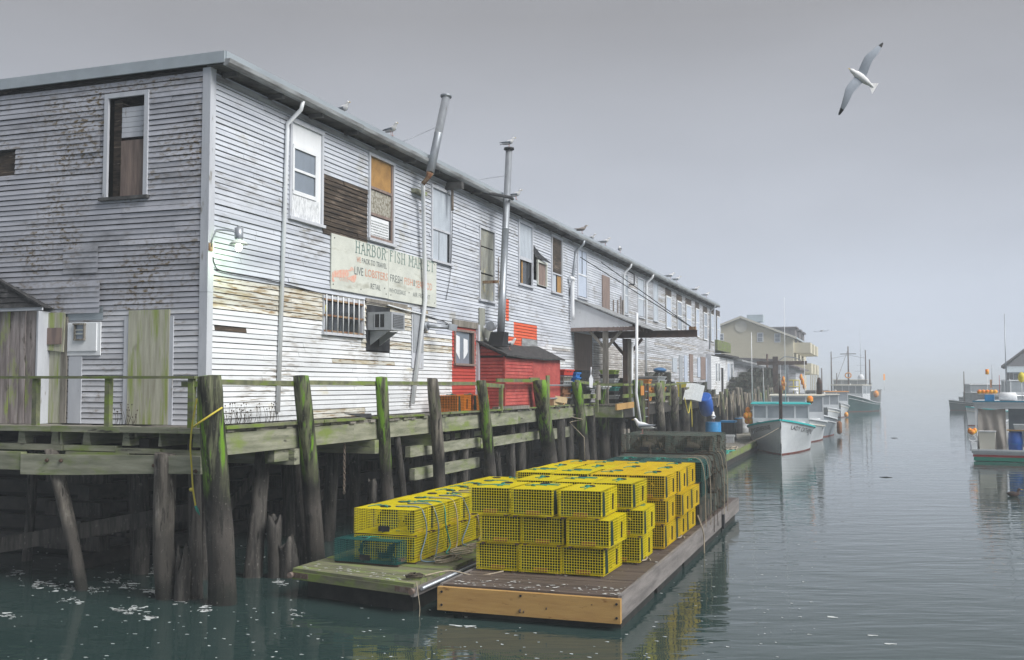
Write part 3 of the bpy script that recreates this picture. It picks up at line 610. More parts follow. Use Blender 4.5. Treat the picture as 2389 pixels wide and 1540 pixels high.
part('vent_slats', boxP(boxP(MB(), PL, uc-.089, uc+.089, zc+.02, zc+.035, .083, .1), PL, uc-.089, uc+.089, zc-.05, zc-.035, .083, .1), M['signboard'], o)
# algae boards beside it
for k, (xa, ya, yb, xb, d_, m_) in enumerate([(88,735,985,108,.04,'oldh'),(100,820,985,150,.035,'ply'),(150,740,985,163,.05,'old'),(165,832,985,195,.03,'trim')]):
    u0,u1,z0,z1 = rectL(xa, ya, yb, xb); part('wall_board', boxP(MB(), PL, u0, u1, DZ+.02, z1, .026, d_+.01+.002*k), M[m_], B)
u0,u1,z0,z1 = rectL(90,732,820,158); o = part('hatch_cover', MB().prism([PL(u0,z0+.05,.09),PL(u1,z0-.02,.07),PL(u1+.01,z1,.06),PL(u0+.02,z1+.01,.09)], (0,-.02,0)), M['ply'], B, label='tilted algae stained plywood hatch cover')
part('patch', boxP(MB(), PL, u0+.3, u1-.02, z0+.12, z0+.42, .112, .12), M['doorbrown'], o)
# downpipes
def dp(px_top, y_top, px_bot, y_bot, rad, a=.07, elbow=True, label=None, m_='pipe', split=None):
    t0, zt = RW(px_top, y_top, a); t1, zb = RW(px_bot, y_bot, a); zb = max(zb, DZ+.03)
    pts = [(.40, t0, ROOFZ+.0), (.36, t0, ROOFZ-.16), (a, t0-.02, ROOFZ-.42), (a, t0-.02, ROOFZ-.55), (a, t1, zb)] if elbow else [(a, t0, zt), (a, t1, zb)]
    return part('downpipe', MB().tube(pts, rad, 10), M[m_], B, label=label)
dp(672, 262, 648, 962, .042, label='white downpipe nearest the street corner')
dp(1343, 580, 1330, 692, .05, label='downpipe ending above the canopy', m_='galv')
dp(1456, 640, 1454, 800, .05); dp(1508, 660, 1506, 880, .06, label='downpipe beside the flat panel window')
dp(1657, 735, 1655, 815, .05, m_='galv')

# shed corner at the far left, dark shingle roof over wide vertical boards
ls = thing('plank_shed', 'dark roofed shed of wide rough boards at far left of deck', 'shed', (-5, -.6, DZ))
xr_ = LW(88, 850, .33)[0]; xe_, ze_ = LW(97, 716, .45); _, zt_ = LW(0, 716, .45); zr0 = LW(0, 662, .45)[1]; x00 = LW(0, 800, .75)[0]
rg_ = random.Random(2); x = xr_ - .04
part('corner_board', MB().box(x, xr_+.0, -.34, -.27, DZ+.01, ze_-.06), M['trim'], ls); part('side_wall', MB().box(xr_-.05, xr_-.01, -.27, -.03, DZ+.01, ze_-.06), M['trim'], ls)
while x > -7:
    w_ = rg_.uniform(.13, .26); part('wall_plank', MB().box(x-w_+.01, x-.004, -.33+rg_.uniform(-.006,.006), -.29, DZ+.01, ze_-.06), M['shedboard'], ls); x -= w_
part('fascia', MB().box(-7, xe_-.0, -.44, -.41, ze_-.06, ze_-.0), M['trim'], ls)
sl = (zr0-ze_)/(xe_-LW(0, 690, .45)[0])
for k in range(9):      # shingle courses running up the hip
    z0_ = ze_ + k*.10; x1_ = xe_ - k*.10/sl; part('shingle_course', MB().hexa([(-7,-.46+k*.02,z0_-.0),(x1_,-.46+k*.02,z0_-.0),(x1_-.08/sl,-.40+k*.02,z0_+.0),(-7,-.40+k*.02,z0_+.0),(-7,-.45+k*.02,z0_+.02),(x1_,-.45+k*.02,z0_+.02),(x1_-.11/sl,-.42+k*.02,z0_+.115),(-7,-.42+k*.02,z0_+.115)]), M['roofing'], ls)
part('hip_cap', MB().beam((xe_+.02,-.46,ze_+.01),(xe_-.95/sl,-.26,ze_+.96),.06,.04), M['roofing'], ls)
part('roof_core', MB().prism([(-7,-.25,ze_),(xe_-.1,-.25,ze_),(xe_-.1-.9/sl,-.25,ze_+.9),(-7,-.25,ze_+.9)], (0,.2,0)), M['roofing'], ls)
# ================================================================ wharf
WH = thing('wharf', 'weathered timber wharf deck on beams carrying the clapboard building', 'wharf', (0, 0, 0))
rg = random.Random(21)
# water side deck planks, run out from the wall; edge at x=1 then x=2 past y=22
ys = -1.02; k = 0; stuffp = MB()
while ys < 112:
    wd_ = rg.uniform(.19, .25); e_ = (1.0 if ys < 22 else 2.05) + rg.uniform(-.04, .05); z_ = DZ + rg.uniform(-.012, .008)
    mb = MB() if ys < 30 else stuffp
    x0 = -.3 if ys > 0 else -.99 + rg.uniform(-.02,.02)
    mb.box(x0, e_, ys, ys+wd_-.012, z_-.055, z_)
    if ys < 30: part('deck_plank', mb, M['oldh'], WH)
    ys += wd_
part('deck_planks_far', stuffp, M['oldh'], WH, kind='stuff')
xs = -1.0
while xs > -9:
    wd_ = rg.uniform(.19, .25); z_ = DZ + rg.uniform(-.01, .008)
    part('deck_plank', MB().box(xs-wd_+.012, xs, -1.0+rg.uniform(-.03,.03), .25, z_-.055, z_), M['oldh'], WH); xs -= wd_
part('subfloor', MB().box(-14, .5, .3, BL, DZ-.2, DZ-.07), M['dark'], WH)
part('subfloor', MB().box(-14, 1.9, BL, 112, DZ-.2, DZ-.07), M['dark'], WH)
def beams(x, z0, z1, y0, y1, wdt, L_, m_, nm='rim_beam'):
    y = y0
    while y < y1:
        l_ = min(L_*rg.uniform(.8, 1.2), y1-y); dx = rg.uniform(-.012, .012); dz = rg.uniform(-.012,.012)
        part(nm, MB().box(x+dx-wdt, x+dx, y, y+l_-.006, z0+dz, z1+dz), m_, WH); y += l_
beams(1.0, 2.27, 2.62, -.95, 22.2, .14, 5.2, M['beam'])
beams(2.05, 2.20, 2.60, 22.3, 112, .16, 6.5, M['wet'])
part('rim_beam', MB().box(.9, 2.04, 22.05, 22.2, 2.2, 2.6), M['beam'], WH)
# ragged edge board lying on the rim
y = -.9
while y < 21:
    l_ = rg.uniform(.5, 1.6); part('edge_board', MB().box(.93, 1.06+rg.uniform(0,.03), y, y+l_-.02, DZ+.002, DZ+.035+rg.uniform(0,.02)), M['rail'], WH); y += l_ + (rg.uniform(.0, .9) if rg.random() < .4 else 0)
# street side: joists with faces to the camera, twin rim timbers and bolts
for px in (45, 122, 142, 196, 288, 372, 452):
    x = LW(px, 1020, .95)[0]; w_ = .07 if px in (142, 372) else .17
    part('joist', MB().hexa([(x,-.98,2.40),(x+w_,-.98,2.40),(x+w_,.6,2.40),(x,.6,2.40),(x+.02,-.98,2.63),(x+w_-.04,-.98,2.63),(x+w_-.04,.6,2.63),(x+.02,.6,2.63)]), M['beam'], WH)
x = -9.
while x < .9:
    l_ = rg.uniform(1.1, 2.2); l_ = min(l_, .98-x); part('edge_plank', MB().box(x, x+l_-.006, -1.09, -1.0, DZ-.07+rg.uniform(-.01,.01), DZ+.01+rg.uniform(0,.02)), M['beamx'], WH); x += l_
for (x0, x1, z0, z1, y0) in ((-9,-2.1,2.295,2.395,-1.02),(-2.09,-1.0,2.30,2.39,-1.0),(-.99,-.1,2.28,2.36,-1.03),(-.09,.9,2.25,2.35,-1.0),(-2.0,-.7,2.24,2.285,-1.05)):
    part('upper_stringer', MB().box(x0, x1-.01, y0, y0+.16, z0, z1), M['beamx'], WH)
def warp(x): return .05*math.sin((x+1)*.9)
mb = MB(); n_ = 12
pts = [(-2.85 + (2.85+.78)*i/n_) for i in range(n_+1)]
for a, b in zip(pts, pts[1:]):
    za, zb = warp(a), warp(b); mb.hexa([(a,-1.16,1.94+za),(b,-1.16,1.94+zb),(b,-1.02,1.94+zb),(a,-1.02,1.94+za),(a,-1.16,2.25+za*.4),(b,-1.16,2.25+zb*.4),(b,-1.02,2.25+zb*.4),(a,-1.02,2.25+za*.4)])
part('rim_timber', mb, M['beamx'], WH); part('rim_timber', MB().box(-9, -2.87, -1.14, -1.0, 1.96, 2.26), M['beamx'], WH)
for px, py in ((116,1124/1.0),(150,1125/1.0),(377,1137),(478,1151)):
    x, z = LW(px*.9552, py*.9552, 1.16); part('bolt', MB().tube([(x,-1.165,z),(x,-1.20,z)], [.035,.025], 8), M['boltiron'], WH)
# understructure: cross beams, caps, stringers
for y in [1.3, 4.4, 7.3, 10.4, 14.9, 19, 23, 27, 31.5, 36, 41, 46, 51, 56]:
    xe = .82 if y < 22 else 1.85
    part('cap_beam', MB().box(-6, xe+.25*(y < 8), y-.16, y+.02, 1.98, 2.26), M['beamx' if y < 8 else 'wet'], WH)
for (xc, zc_) in ((.35, 2.33), (-.6, 2.33), (-1.8, 2.33), (-3, 2.33)): part('stringer', MB().box(xc-.1, xc+.1, -.8, BL, zc_-.1, zc_+.18), M['wet'], WH)
# horizontal walers between the fender piles
def waler(xl, yt, yb, xr, a, m_='beam', th=.13):
    t0, t1, z0, z1 = rectR(xl, yt, yb, xr, a); part('waler', MB().box(a-th, a, t0, t1, z0, z1), M[m_], WH)
waler(957,1042,1067,1120,.86); waler(967,1094,1121,1118,.84); waler(1122,1024,1046,1258,.86); waler(1040,1014,1026,1122,.6); waler(640,1044,1078,722,.95)
waler(1290,1000,1025,1330,.8); waler(1180,1010,1030,1300,.4,'wet')
# diagonal brace on the street side
a_, b_ = LW(0, 1272, .6), LW(460, 1190, .6); part('brace', MB().beam((a_[0], -.6, a_[1]), (b_[0], -.6, b_[1]), .12, .26, up=(0,0,1)), M['piled'], WH)
a_, b_ = LW(375, 1215, .2), LW(450, 1195, .2)
part('brace', MB().beam((.55,2.6,.3), (.75,1.9,2.2), .1, .24), M['old'], WH)
for k in range(7):
    part('brace', MB().beam((-1.5-.1*k, 2+4*k, .4), (-1.5, 4.6+4*k, 2.1), .1, .22), M['piled'], WH)
# old crib wall deep under the building
crib = thing('stone_crib', 'dark log crib wall standing deep under the wharf', 'crib', (-3, 3, 0))
for r_ in range(8):
    z_ = .02 + r_*.31
    if r_ % 2 == 0: part('crib_log', MB().box(-3.2, -2.95, .4+rg.uniform(-.2,.2), 55, z_, z_+.26), M['wet'], crib)
    else:
        mb = MB(); y = .6
        while y < 55: mb.box(-4, -2.75+rg.uniform(-.1,.1), y, y+.26, z_, z_+.26); y += rg.uniform(1.3, 1.9)
        part('crib_log_ends', mb, M['piled'], crib, kind='stuff')
for r_ in range(6): part('crib_log', MB().box(-9, -3.2, 1.9, 2.15, .1+r_*.36, .36+r_*.36), M['wet'], crib)
part('crib_fill', MB().box(-12, -3.25, 2.3, 55, -.8, DZ-.2), M['dark'], crib)
# ---------------------------------------------------------------- piles
def pile_mb(p, q, r0, r1, seed=0, n=16, ragged=0., rot=True):
    """p base, q top; knotty tapered trunk"""
    rr = random.Random(seed); mb = MB(); k = 18; p = Vector(p); q = Vector(q); vs = []
    ph = [rr.uniform(0, 6.3) for _ in range(6)]; gr = [(rr.uniform(0,6.28), rr.uniform(.06,.16), rr.uniform(0,.6), rr.uniform(.5,1.2)) for _ in range(9)]
    bow = rr.uniform(-.02, .02)*(q-p).length
    for i in range(k+1):
        f = i/k; c = p.lerp(q, f) + Vector((bow*math.sin(math.pi*f), bow*.6*math.sin(math.pi*f), 0)); r = r0 + (r1-r0)*f
        for j in range(n):
            a = 2*math.pi*j/n
            x = r*(1 + .035*math.sin(2*a+ph[0]+f*2) + .03*math.sin(3*a+ph[1]-f*3) + .02*math.sin(5*a+ph[2]) + .035*math.sin(f*9+ph[3]+a) + .02*math.sin(f*23+ph[4]))
            for ga, gd, f0_, f1_ in gr:
                if f0_ < f < f1_:
                    dd = abs((a-ga-.35*math.sin(f*4+ga)+math.pi) % (2*math.pi) - math.pi)
                    if dd < 3.3/n: x -= r*gd*(1-dd*n/3.3)
            x *= 1 + .035*(rr.random()-.5)
            if i == k: x *= .93
            z = c.z
            if i >= k-1 and not ragged: z += .012*math.sin(a+ph[5])
            if ragged and i >= k-5: z += ragged*(i-k+5)/5*(abs(math.sin(1.5*a+ph[5]))*.8+.4*math.sin(3*a+ph[1])-.5)
            vs.append((c.x + x*math.cos(a), c.y + x*math.sin(a), z))
    fs = [(i*n+j, i*n+(j+1)%n, (i+1)*n+(j+1)%n, (i+1)*n+j) for i in range(k) for j in range(n)]
    mb.add(vs, fs, True)
    c = len(mb.v); mb.v.append(tuple(q + Vector((0,0,.015 - ragged*.6))))
    for j in range(n): mb.f.append((c, k*n+j, k*n+(j+1)%n)); mb.m.append(0)
    return mb
ordn = ['first','second','third','fourth','fifth','sixth','seventh','eighth','ninth','tenth','eleventh','twelfth','thirteenth','fourteenth','fifteenth','sixteenth','seventeenth','eighteenth','nineteenth','twentieth']
PG = 'fender piles along the wharf edge'
FP = [(487,877,518,1395,1.2,58,65),(703,877,735,1300,1.15,40,43),(889,880,909,1180,1.14,28,31),(1009,883,1021,1165,1.14,26,29),(1122,888,1141,1130,1.14,25,28),(1257,887,1279,1100,1.18,34,36),
      (1343,892,1358,1080,1.14,25,27),(1402,895,1414,1080,1.18,25,26),(1487,887,1495,1010,2.22,28,29),(1534,893,1542,1010,2.2,20,21),(1571,902,1580,1010,2.2,19,20),(1598,904,1602,1020,2.2,20,22),(1636,925,1640,1010,2.2,19,20)]
labs = ['thick corner pile with green algae and yellow rope at wharf corner', 'leaning green streaked pile right of the corner pile', 'second mossy pile right of the corner, before the white wall',
        'dark straight pile with grey flat top between mossy railings', 'dark pile in front of the red door bay', 'thick black pile in front of the red shed, beside tall green board',
        'dark pile with rope wound round it right of the red shed', 'mossy leaning pile with board nailed on, left of hanging white pipe', 'thick green pile beside the black ladder and orange marker',
        'grey pile with mossy cap just right of the black ladder', 'grey pile between green plank and yellow box', 'grey pile left of the hanging white float box', 'brown pile under the hanging blue barrel']
for i, (tx, ty, bx, by, a, wt, wb) in enumerate(FP):
    t1, z1 = RW(tx, ty, a); t0, z0 = RW(bx, by, a)
    f = (-.8 - z1)/(z0 - z1); tb = t1 + (t0-t1)*f
    Yw = WF.w((a, t1, 0)).y; r1 = wt/2388*Yw/2; r0 = wb/2388*Yw/2*1.03
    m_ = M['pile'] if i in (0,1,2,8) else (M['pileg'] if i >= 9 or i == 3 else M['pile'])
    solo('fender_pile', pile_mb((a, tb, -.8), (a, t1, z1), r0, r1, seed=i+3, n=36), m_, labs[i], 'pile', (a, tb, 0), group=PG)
    FP[i] = FP[i] + ((a, t1, z1, r1),)
y = 46.; i = 0
while y < 108:
    h_ = DZ + rg.uniform(.1, .75); lean = rg.uniform(-.25, .35)
    lab = '%s weathered grey pile in the row beyond the hanging blue barrel' % ordn[i] if i < 20 else 'distant grey pile %s past the twentieth in far pile row' % ordn[i-20]
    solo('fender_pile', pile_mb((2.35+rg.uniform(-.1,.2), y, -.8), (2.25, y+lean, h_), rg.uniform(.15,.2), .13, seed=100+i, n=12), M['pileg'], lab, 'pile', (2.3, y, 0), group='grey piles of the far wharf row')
    i += 1; y += rg.uniform(1.15, 2.6) if y < 80 else rg.uniform(2.5, 4)
# inner piles beneath the deck
IG = 'support piles under the wharf'
INP = [('L',(122,1092),(180,1345),1.0,36,26,0,'pale split pile leaning below the street side beam, left of the double pile'),
       ('L',(385,1108),(392,1372),1.05,52,50,0,'wide square bearing pile left of the corner pile'),
       ('L',(455,1112),(462,1395),.9,28,34,0,'narrow dark pile tucked behind the corner pile'),
       ('L',(300,1110),(310,1330),-.8,24,24,0,'faint shaded pile deep under the street side deck'),
       ('L',(75,1130),(60,1300),-.9,22,22,0,'leftmost shaded pile deep under the street side deck'),
       ('L',(430,1300),(425,1400),1.1,34,44,.25,'broken pile stump left of the corner pile'),
       ('R',(612,1090),(590,1330),.35,34,44,0,'tall brown pile leaning under the wharf right of the corner'),
       ('R',(690,1075),(700,1330),.75,26,30,0,'slim brown pile just left of the leaning green pile'),
       ('R',(640,1210),(640,1360),.75,34,34,.06,'square cut old stump right of the corner pile'),
       ('R',(668,1265),(672,1375),.95,44,50,.3,'jagged rotten stump beside the small raft'),
       ('R',(925,1040),(935,1170),.9,16,18,0,'thin pile behind the second mossy pile'),
       ('R',(868,1120),(870,1180),.6,22,22,.05,'short dark stump left of the second mossy pile'),
       ('R',(1052,1060),(1054,1150),.6,16,17,0,'thin grey pile between the walers'),
       ('R',(1085,1050),(1080,1140),.7,20,22,0,'second thin grey pile between the walers'),
       ('R',(1160,1064),(1168,1125),.9,14,24,.2,'pointed driftwood stump behind the yellow traps'),
       ('R',(1190,1056),(1192,1110),.7,20,22,0,'grey pile behind the yellow traps, left of thick black pile'),
       ('R',(1213,1040),(1214,1105),.7,22,24,0,'grey pile touching thick black pile on its left'),
       ('R',(1305,990),(1308,1090),.85,24,26,0,'light brown pile right of the thick black pile'),
       ('R',(1326,1000),(1328,1085),.5,20,20,0,'shaded pile behind the rope wound pile'),
       ('R',(1378,985),(1384,1085),.85,20,22,0,'light grey pile right of the rope wound pile'),
       ('R',(1449,1000),(1452,1080),1.6,18,18,0,'dark pile left of the twin hanging boards'),
       ('R',(1515,975),(1518,1020),1.8,16,18,0,'shaded pile left of the black ladder'),
       ('R',(1556,975),(1558,1020),1.8,14,16,0,'shaded pile right of the green plank')]
for i, (wl, tp, bt, off_, wt, wb, rag, lab) in enumerate(INP):
    if wl == 'L':
        x1, z1 = LW(*tp, off_); x0, z0 = LW(*bt, off_); f = (-.8-z1)/(z0-z1); p = (x0+(x1-x0)*0 + (x0-x1)*(f-1), -off_, -.8); q = (x1, -off_, min(z1, 2.35))
    else:
        y1, z1 = RW(*tp, off_); y0, z0 = RW(*bt, off_); f = (-.8-z1)/(z0-z1); p = (off_, y1+(y0-y1)*f, -.8); q = (off_, y1, min(z1, 2.35))
    if rag == 0 and z1 > 1.3: q = (q[0], q[1], 2.3)
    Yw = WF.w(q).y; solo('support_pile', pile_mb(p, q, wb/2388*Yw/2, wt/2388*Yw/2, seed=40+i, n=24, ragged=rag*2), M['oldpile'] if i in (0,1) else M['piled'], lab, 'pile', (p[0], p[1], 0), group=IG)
for i in range(26):
    y = 1.0 + (i//2)*4.3 + rg.uniform(-.5,.5); x = -.5 - 1.4*(i % 2) + rg.uniform(-.15,.15)
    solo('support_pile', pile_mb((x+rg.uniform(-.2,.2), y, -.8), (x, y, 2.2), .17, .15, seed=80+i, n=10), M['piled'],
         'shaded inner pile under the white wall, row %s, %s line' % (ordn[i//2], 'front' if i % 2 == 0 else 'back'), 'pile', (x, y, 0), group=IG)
# slack things under the deck: chain
ch = MB(); t0, zt = RW(798, 1050, .8)
for k in range(16):
    z_ = zt+.1 - k*.062
    pts = [(.85+(.022*math.cos(a) if k % 2 else 0), t0+(0 if k % 2 else .022*math.cos(a)), z_+.038*math.sin(a)) for a in [i*math.pi/4 for i in range(9)]]
    ch.tube(pts, .009, 5, caps=False)
solo('hanging_chain', ch, M['chain'], 'rusty chain hanging from beam end right of leaning green pile', 'chain', (.85, t0, zt))
# ---------------------------------------------------------------- railings
rl = thing('railing', 'mossy wooden railing along the street side of the wharf', 'railing', (-2, -1, DZ))
za = LW(0, 879, 1.05)[1]; x1 = LW(457, 886, 1.05)[0]
part('top_rail', MB().beam((-8, -1.05, za), (x1, -1.05, za-.02), .09, .045), M['rail'], rl)
for px in (86, 255, 449):
    x = LW(px, 930, 1.0)[0]; part('railing_post', MB().box(x-.05, x+.05, -1.06, -.97, DZ+.02, za-.03), M['rail'], rl)
part('middle_rail', MB().beam((x1-.3, -1.0, za-.13), (x1+.1, -1.0, za-.13), .05, .09), M['rail'], rl)
part('railing_post', MB().box(LW(470,930,.9)[0]-.05, LW(470,930,.9)[0]+.05, -.95, -.86, DZ+.02, za-.02), M['rail'], rl)
rr_ = thing('railing', 'mossy rail boards nailed between the fender piles on water side', 'railing', (1, 4, DZ))
zr = RW(600, 893, 1.0)[1]; ends = [FP[i][7][1] for i in range(8)]
for i in range(4):
    dz = rg.uniform(-.015, .015); part('rail_board', MB().beam((1.03, ends[i]+.1, zr+dz), (1.03, ends[i+1]-.02, zr-dz), .045, .085), M['rail'], rr_)
y0 = ends[4]; y1 = ends[5]
part('rail_board', MB().beam((1.03, y0, zr-.02), (1.03, y0+2.0, zr-.07), .05, .11), M['rail'], rr_); part('rail_board', MB().beam((1.05, y0+1.4, zr+.09), (1.05, y1-.3, zr+.09), .05, .10), M['rail'], rr_)
part('railing_post', MB().box(1.0, 1.09, y0+1.7, y0+1.82, DZ-.05, zr-.05), M['rail'], rr_)
part('rail_board', MB().beam((1.05, y1-.5, zr+.13), (1.05, y1+.4, zr+.13), .06, .11), M['rail'], rr_)
t_, _ = RW(1277, 950, 1.22); part('upright_plank', MB().box(1.20, 1.25, t_-.14, t_+.14, 2.15, RW(1277,876,1.22)[1]), M['rail'], rr_, label='tall green upright plank beside the thick black pile')
for py in (899, 929):
    z_ = RW(1300, py, 1.0)[1]; part('metal_rail', MB().tube([(1.0, y1+.2, z_), (1.0, ends[6]-.1, z_)], .028, 8), M['galv'], rr_)
r3 = thing('railing', 'grey green loading railing under the canopy', 'railing', (1.9, 24, DZ))
zt = DZ+.72
part('rail_board', MB().beam((1.1, ends[6]+.1, zt+.12), (1.1, 21.9, zt+.0), .07, .1), M['rail'], r3); part('rail_board', MB().beam((1.1, ends[6]+.1, zt-.42), (1.1, 21.9, zt-.42), .05, .16), M['rail'], r3)
part('rail_board', MB().beam((1.1, 21.9, zt), (2.05, 22.1, zt), .07, .1), M['rail'], r3); part('rail_board', MB().beam((2.05, 22.1, zt), (2.1, 31, zt), .07, .08), M['rail'], r3)
part('rail_board', MB().beam((2.05, 22.1, zt-.42), (2.1, 31, zt-.42), .05, .14), M['rail'], r3); part('rail_board', MB().beam((2.1, 31.1, zt), (2.1, 36, zt+.1), .07, .08), M['rail'], r3)
for y in (19.3, 21.9): part('railing_post', MB().box(1.07, 1.17, y-.06, y+.06, DZ-.3, zt+.15), M['rail'], r3)
for y in (23.0, 25.6, 28.0, 30.9, 33.5): part('railing_post', MB().box(2.06, 2.15, y-.05, y+.05, DZ-.2, zt+.05), M['rail'], r3)
# ================================================================ things on the walls
# ---- painted sign
def SPt(cx, cy, a=.06): return RW((760+cx/7)*.9552, (560+cy/7)*.9552, a)
s0 = SPt(350, 65); s1 = SPt(2140, 560); s2 = SPt(327, 1012)
sg = thing('market_sign', 'long faded painted fish market sign with lobster on the white wall', 'sign', (.05, s0[0], s2[1]))
tm = SPt(1322, 400)[0]
part('sign_panel', MB().box(.035, .058, s0[0], tm-.004, s2[1], s0[1]), M['signboard'], sg)
part('sign_panel', MB().box(.035, .060, tm+.004, s1[0], s2[1]-.01, s0[1]-.005), M['signboard'], sg)
for cx, cy in ((397,147),(374,940),(848,1027),(1278,1108),(1358,1123),(2105,608),(2105,1262),(868,280),(1292,388),(1368,412),(1752,512),(1250,1010),(1670,1085)):
    t_, z_ = SPt(cx, cy); part('screw_head', MB().tube([(.058,t_,z_),(.068,t_,z_)], .014, 6), M['black'], sg)
SER = {  # stroke letters: list of polylines in a 0..1 box, slab serifs added at listed ends
 'H': ([[(.18,0),(.18,1)],[(.82,0),(.82,1)],[(.18,.5),(.82,.5)]], [(.18,0),(.18,1),(.82,0),(.82,1)]),
 'A': ([[(.12,0),(.5,1)],[(.5,1),(.88,0)],[(.27,.35),(.73,.35)]], [(.12,0),(.88,0)]),
 'R': ([[(.18,0),(.18,1)],[(.18,1),(.62,1),(.82,.88),(.82,.64),(.62,.52),(.18,.52)],[(.5,.52),(.86,0)]], [(.18,0),(.18,1),(.88,0)]),
 'B': ([[(.18,0),(.18,1)],[(.18,1),(.6,1),(.78,.88),(.78,.64),(.6,.53),(.18,.53)],[(.6,.53),(.84,.4),(.84,.13),(.62,0),(.18,0)]], [(.18,0),(.18,1)]),
 'O': ([[(.5,1),(.22,.86),(.14,.5),(.22,.14),(.5,0),(.78,.14),(.86,.5),(.78,.86),(.5,1)]], []),
 'F': ([[(.2,0),(.2,1)],[(.2,1),(.85,1),(.85,.85)],[(.2,.53),(.68,.53)]], [(.2,0),(.2,1)]),
 'I': ([[(.5,0),(.5,1)]], [(.5,0),(.5,1)]),
 'S': ([[(.82,.80),(.74,.95),(.5,1),(.26,.93),(.18,.76),(.30,.6),(.68,.44),(.82,.27),(.74,.07),(.5,0),(.24,.06),(.16,.22)]], []),
 'M': ([[(.14,0),(.14,1)],[(.14,1),(.5,.35),(.86,1)],[(.86,1),(.86,0)]], [(.14,0),(.14,1),(.86,0),(.86,1)]),
 'K': ([[(.18,0),(.18,1)],[(.18,.42),(.8,1)],[(.38,.58),(.86,0)]], [(.18,0),(.18,1),(.86,0),(.8,1)]),
 'E': ([[(.2,0),(.2,1)],[(.2,1),(.82,1),(.82,.86)],[(.2,.52),(.66,.52)],[(.2,0),(.84,0),(.84,.14)]], [(.2,0),(.2,1)]),
 'T': ([[(.5,0),(.5,1)],[(.1,.86),(.1,1),(.9,1),(.9,.86)]], [(.5,0)])}
def serif_word(mb, word, t0, t1, z0, z1, d, adv):
    W_ = sum(adv.get(c, 1) for c in word); u = (t1-t0)/W_; x = t0; h = z1-z0; th = h*.085
    for c in word:
        a = adv.get(c, 1)*u
        if c in SER:
            st, sf = SER[c]
            def Q(p): return Vector((d, x + a*(.06+.88*p[0]), z0 + h*p[1]))
            for pl in st:
                for p, q in zip(pl, pl[1:]):
                    vert = abs(p[0]-q[0]) < .05; mb.beam(Q(p), Q(q), th*(1.35 if vert else .9), .004, up=(1,0,0))
            for p in sf:
                c_ = Q(p); mb.beam(c_-Vector((0,a*.15,0)), c_+Vector((0,a*.15,0)), th*.75, .005, up=(1,0,0))
        x += a
adv = {'I': .62, 'M': 1.2, ' ': .62, 'E': .9, 'F': .9, 'S': .9, 'B': .95}
a_ = SPt(748, 195); b_ = SPt(748, 392); c_ = SPt(2100, 600)
full = 'HARBOR FISH MARKET'
mb = MB(); serif_word(mb, full, a_[0], c_[0], b_[1], a_[1], .0645, adv); part('lettering', mb, M['inkg'], sg, label='large faded green serif lettering', kind='stuff')
def text_mesh(s):
    cu = bpy.data.curves.new('t', 'FONT'); cu.body = s; cu.size = 1; cu.resolution_u = 2
    o = bpy.data.objects.new('t', cu); COL.objects.link(o); bpy.context.view_layer.update()
    me = bpy.data.meshes.new_from_object(o); vs = [tuple(v.co) for v in me.vertices]; fs = [tuple(p.vertices) for p in me.polygons]
    bpy.data.objects.remove(o); bpy.data.curves.remove(cu); bpy.data.meshes.remove(me)
    x0 = min(v[0] for v in vs); x1 = max(v[0] for v in vs); y0 = min(v[1] for v in vs); y1 = max(v[1] for v in vs)
    return [((v[0]-x0)/(x1-x0), (v[1]-y0)/(y1-y0)) for v in vs], fs
def text_on(mb, s, fn):
    vs, fs = text_mesh(s); mb.add([fn(u, v) for u, v in vs], fs)
for s_, xa, ya, yb, xb, m_ in [('WE',775,466,560,845,'inkr'),('PACK TO TRAVEL',865,490,580,1290,'inkd'),('LIVE',738,632,770,888,'inkd'),('LOBSTERS',925,672,805,1305,'inkr'),('FRESH',1348,768,893,1555,'inkd'),
                            ('FISH',1590,824,942,1732,'inkr'),('&',1742,862,970,1774,'inkd'),('SEAFOOD',1790,872,995,2062,'inkr'),('RETAIL',1015,925,1017,1185,'inkd'),('WHOLESALE',1330,1000,1078,1612,'inkd'),('AIR FREIGHT',1735,1074,1150,2030,'inkd')]:
    t0, z1 = SPt(xa, ya); _, z0 = SPt(xa, yb); t1, _ = SPt(xb, ya); mb = MB()
    text_on(mb, s_, lambda u, v: (.0625, t0+(t1-t0)*u, z0+(z1-z0)*v)); part('lettering', mb, M[m_], sg, kind='stuff')
# lobster silhouette painted on the board
def SL(cx, cy, d): t_, z_ = SPt(cx, cy); return Vector((d, t_, z_))
mb = MB()
def blob(pts, d): mb.add([SL(x, y, d) for x, y in pts], [tuple(range(len(pts)))])
blob([(375,720),(450,705),(530,690),(600,700),(650,745),(640,800),(560,830),(470,820),(380,810)], .0615)
blob([(360,735),(378,722),(388,808),(378,850),(405,880),(380,900),(358,890),(350,800)], .0618)
for i in range(6): blob([(400+i*38,700-2*i),(412+i*38,698-2*i),(412+i*38,826),(400+i*38,826)], .0622)
blob([(600,700),(660,690),(672,650),(700,645),(728,690),(720,725),(700,690),(690,715),(640,720),(625,735)], .0620)
blob([(610,815),(650,820),(680,800),(720,790),(740,775),(772,780),(765,850),(745,905),(710,910),(680,890),(660,870),(625,860)], .0620)
for k in range(5): blob([(470+k*30,825),(478+k*30,823),(500+k*34,880+6*k),(492+k*34,884+6*k)], .0619)
part('painted_lobster', mb, mat('faded_lobster_red', (.68,.34,.26), (.62,.50,.42), (14,14,14), (.4,.62), rough=.8, bump=0), sg)
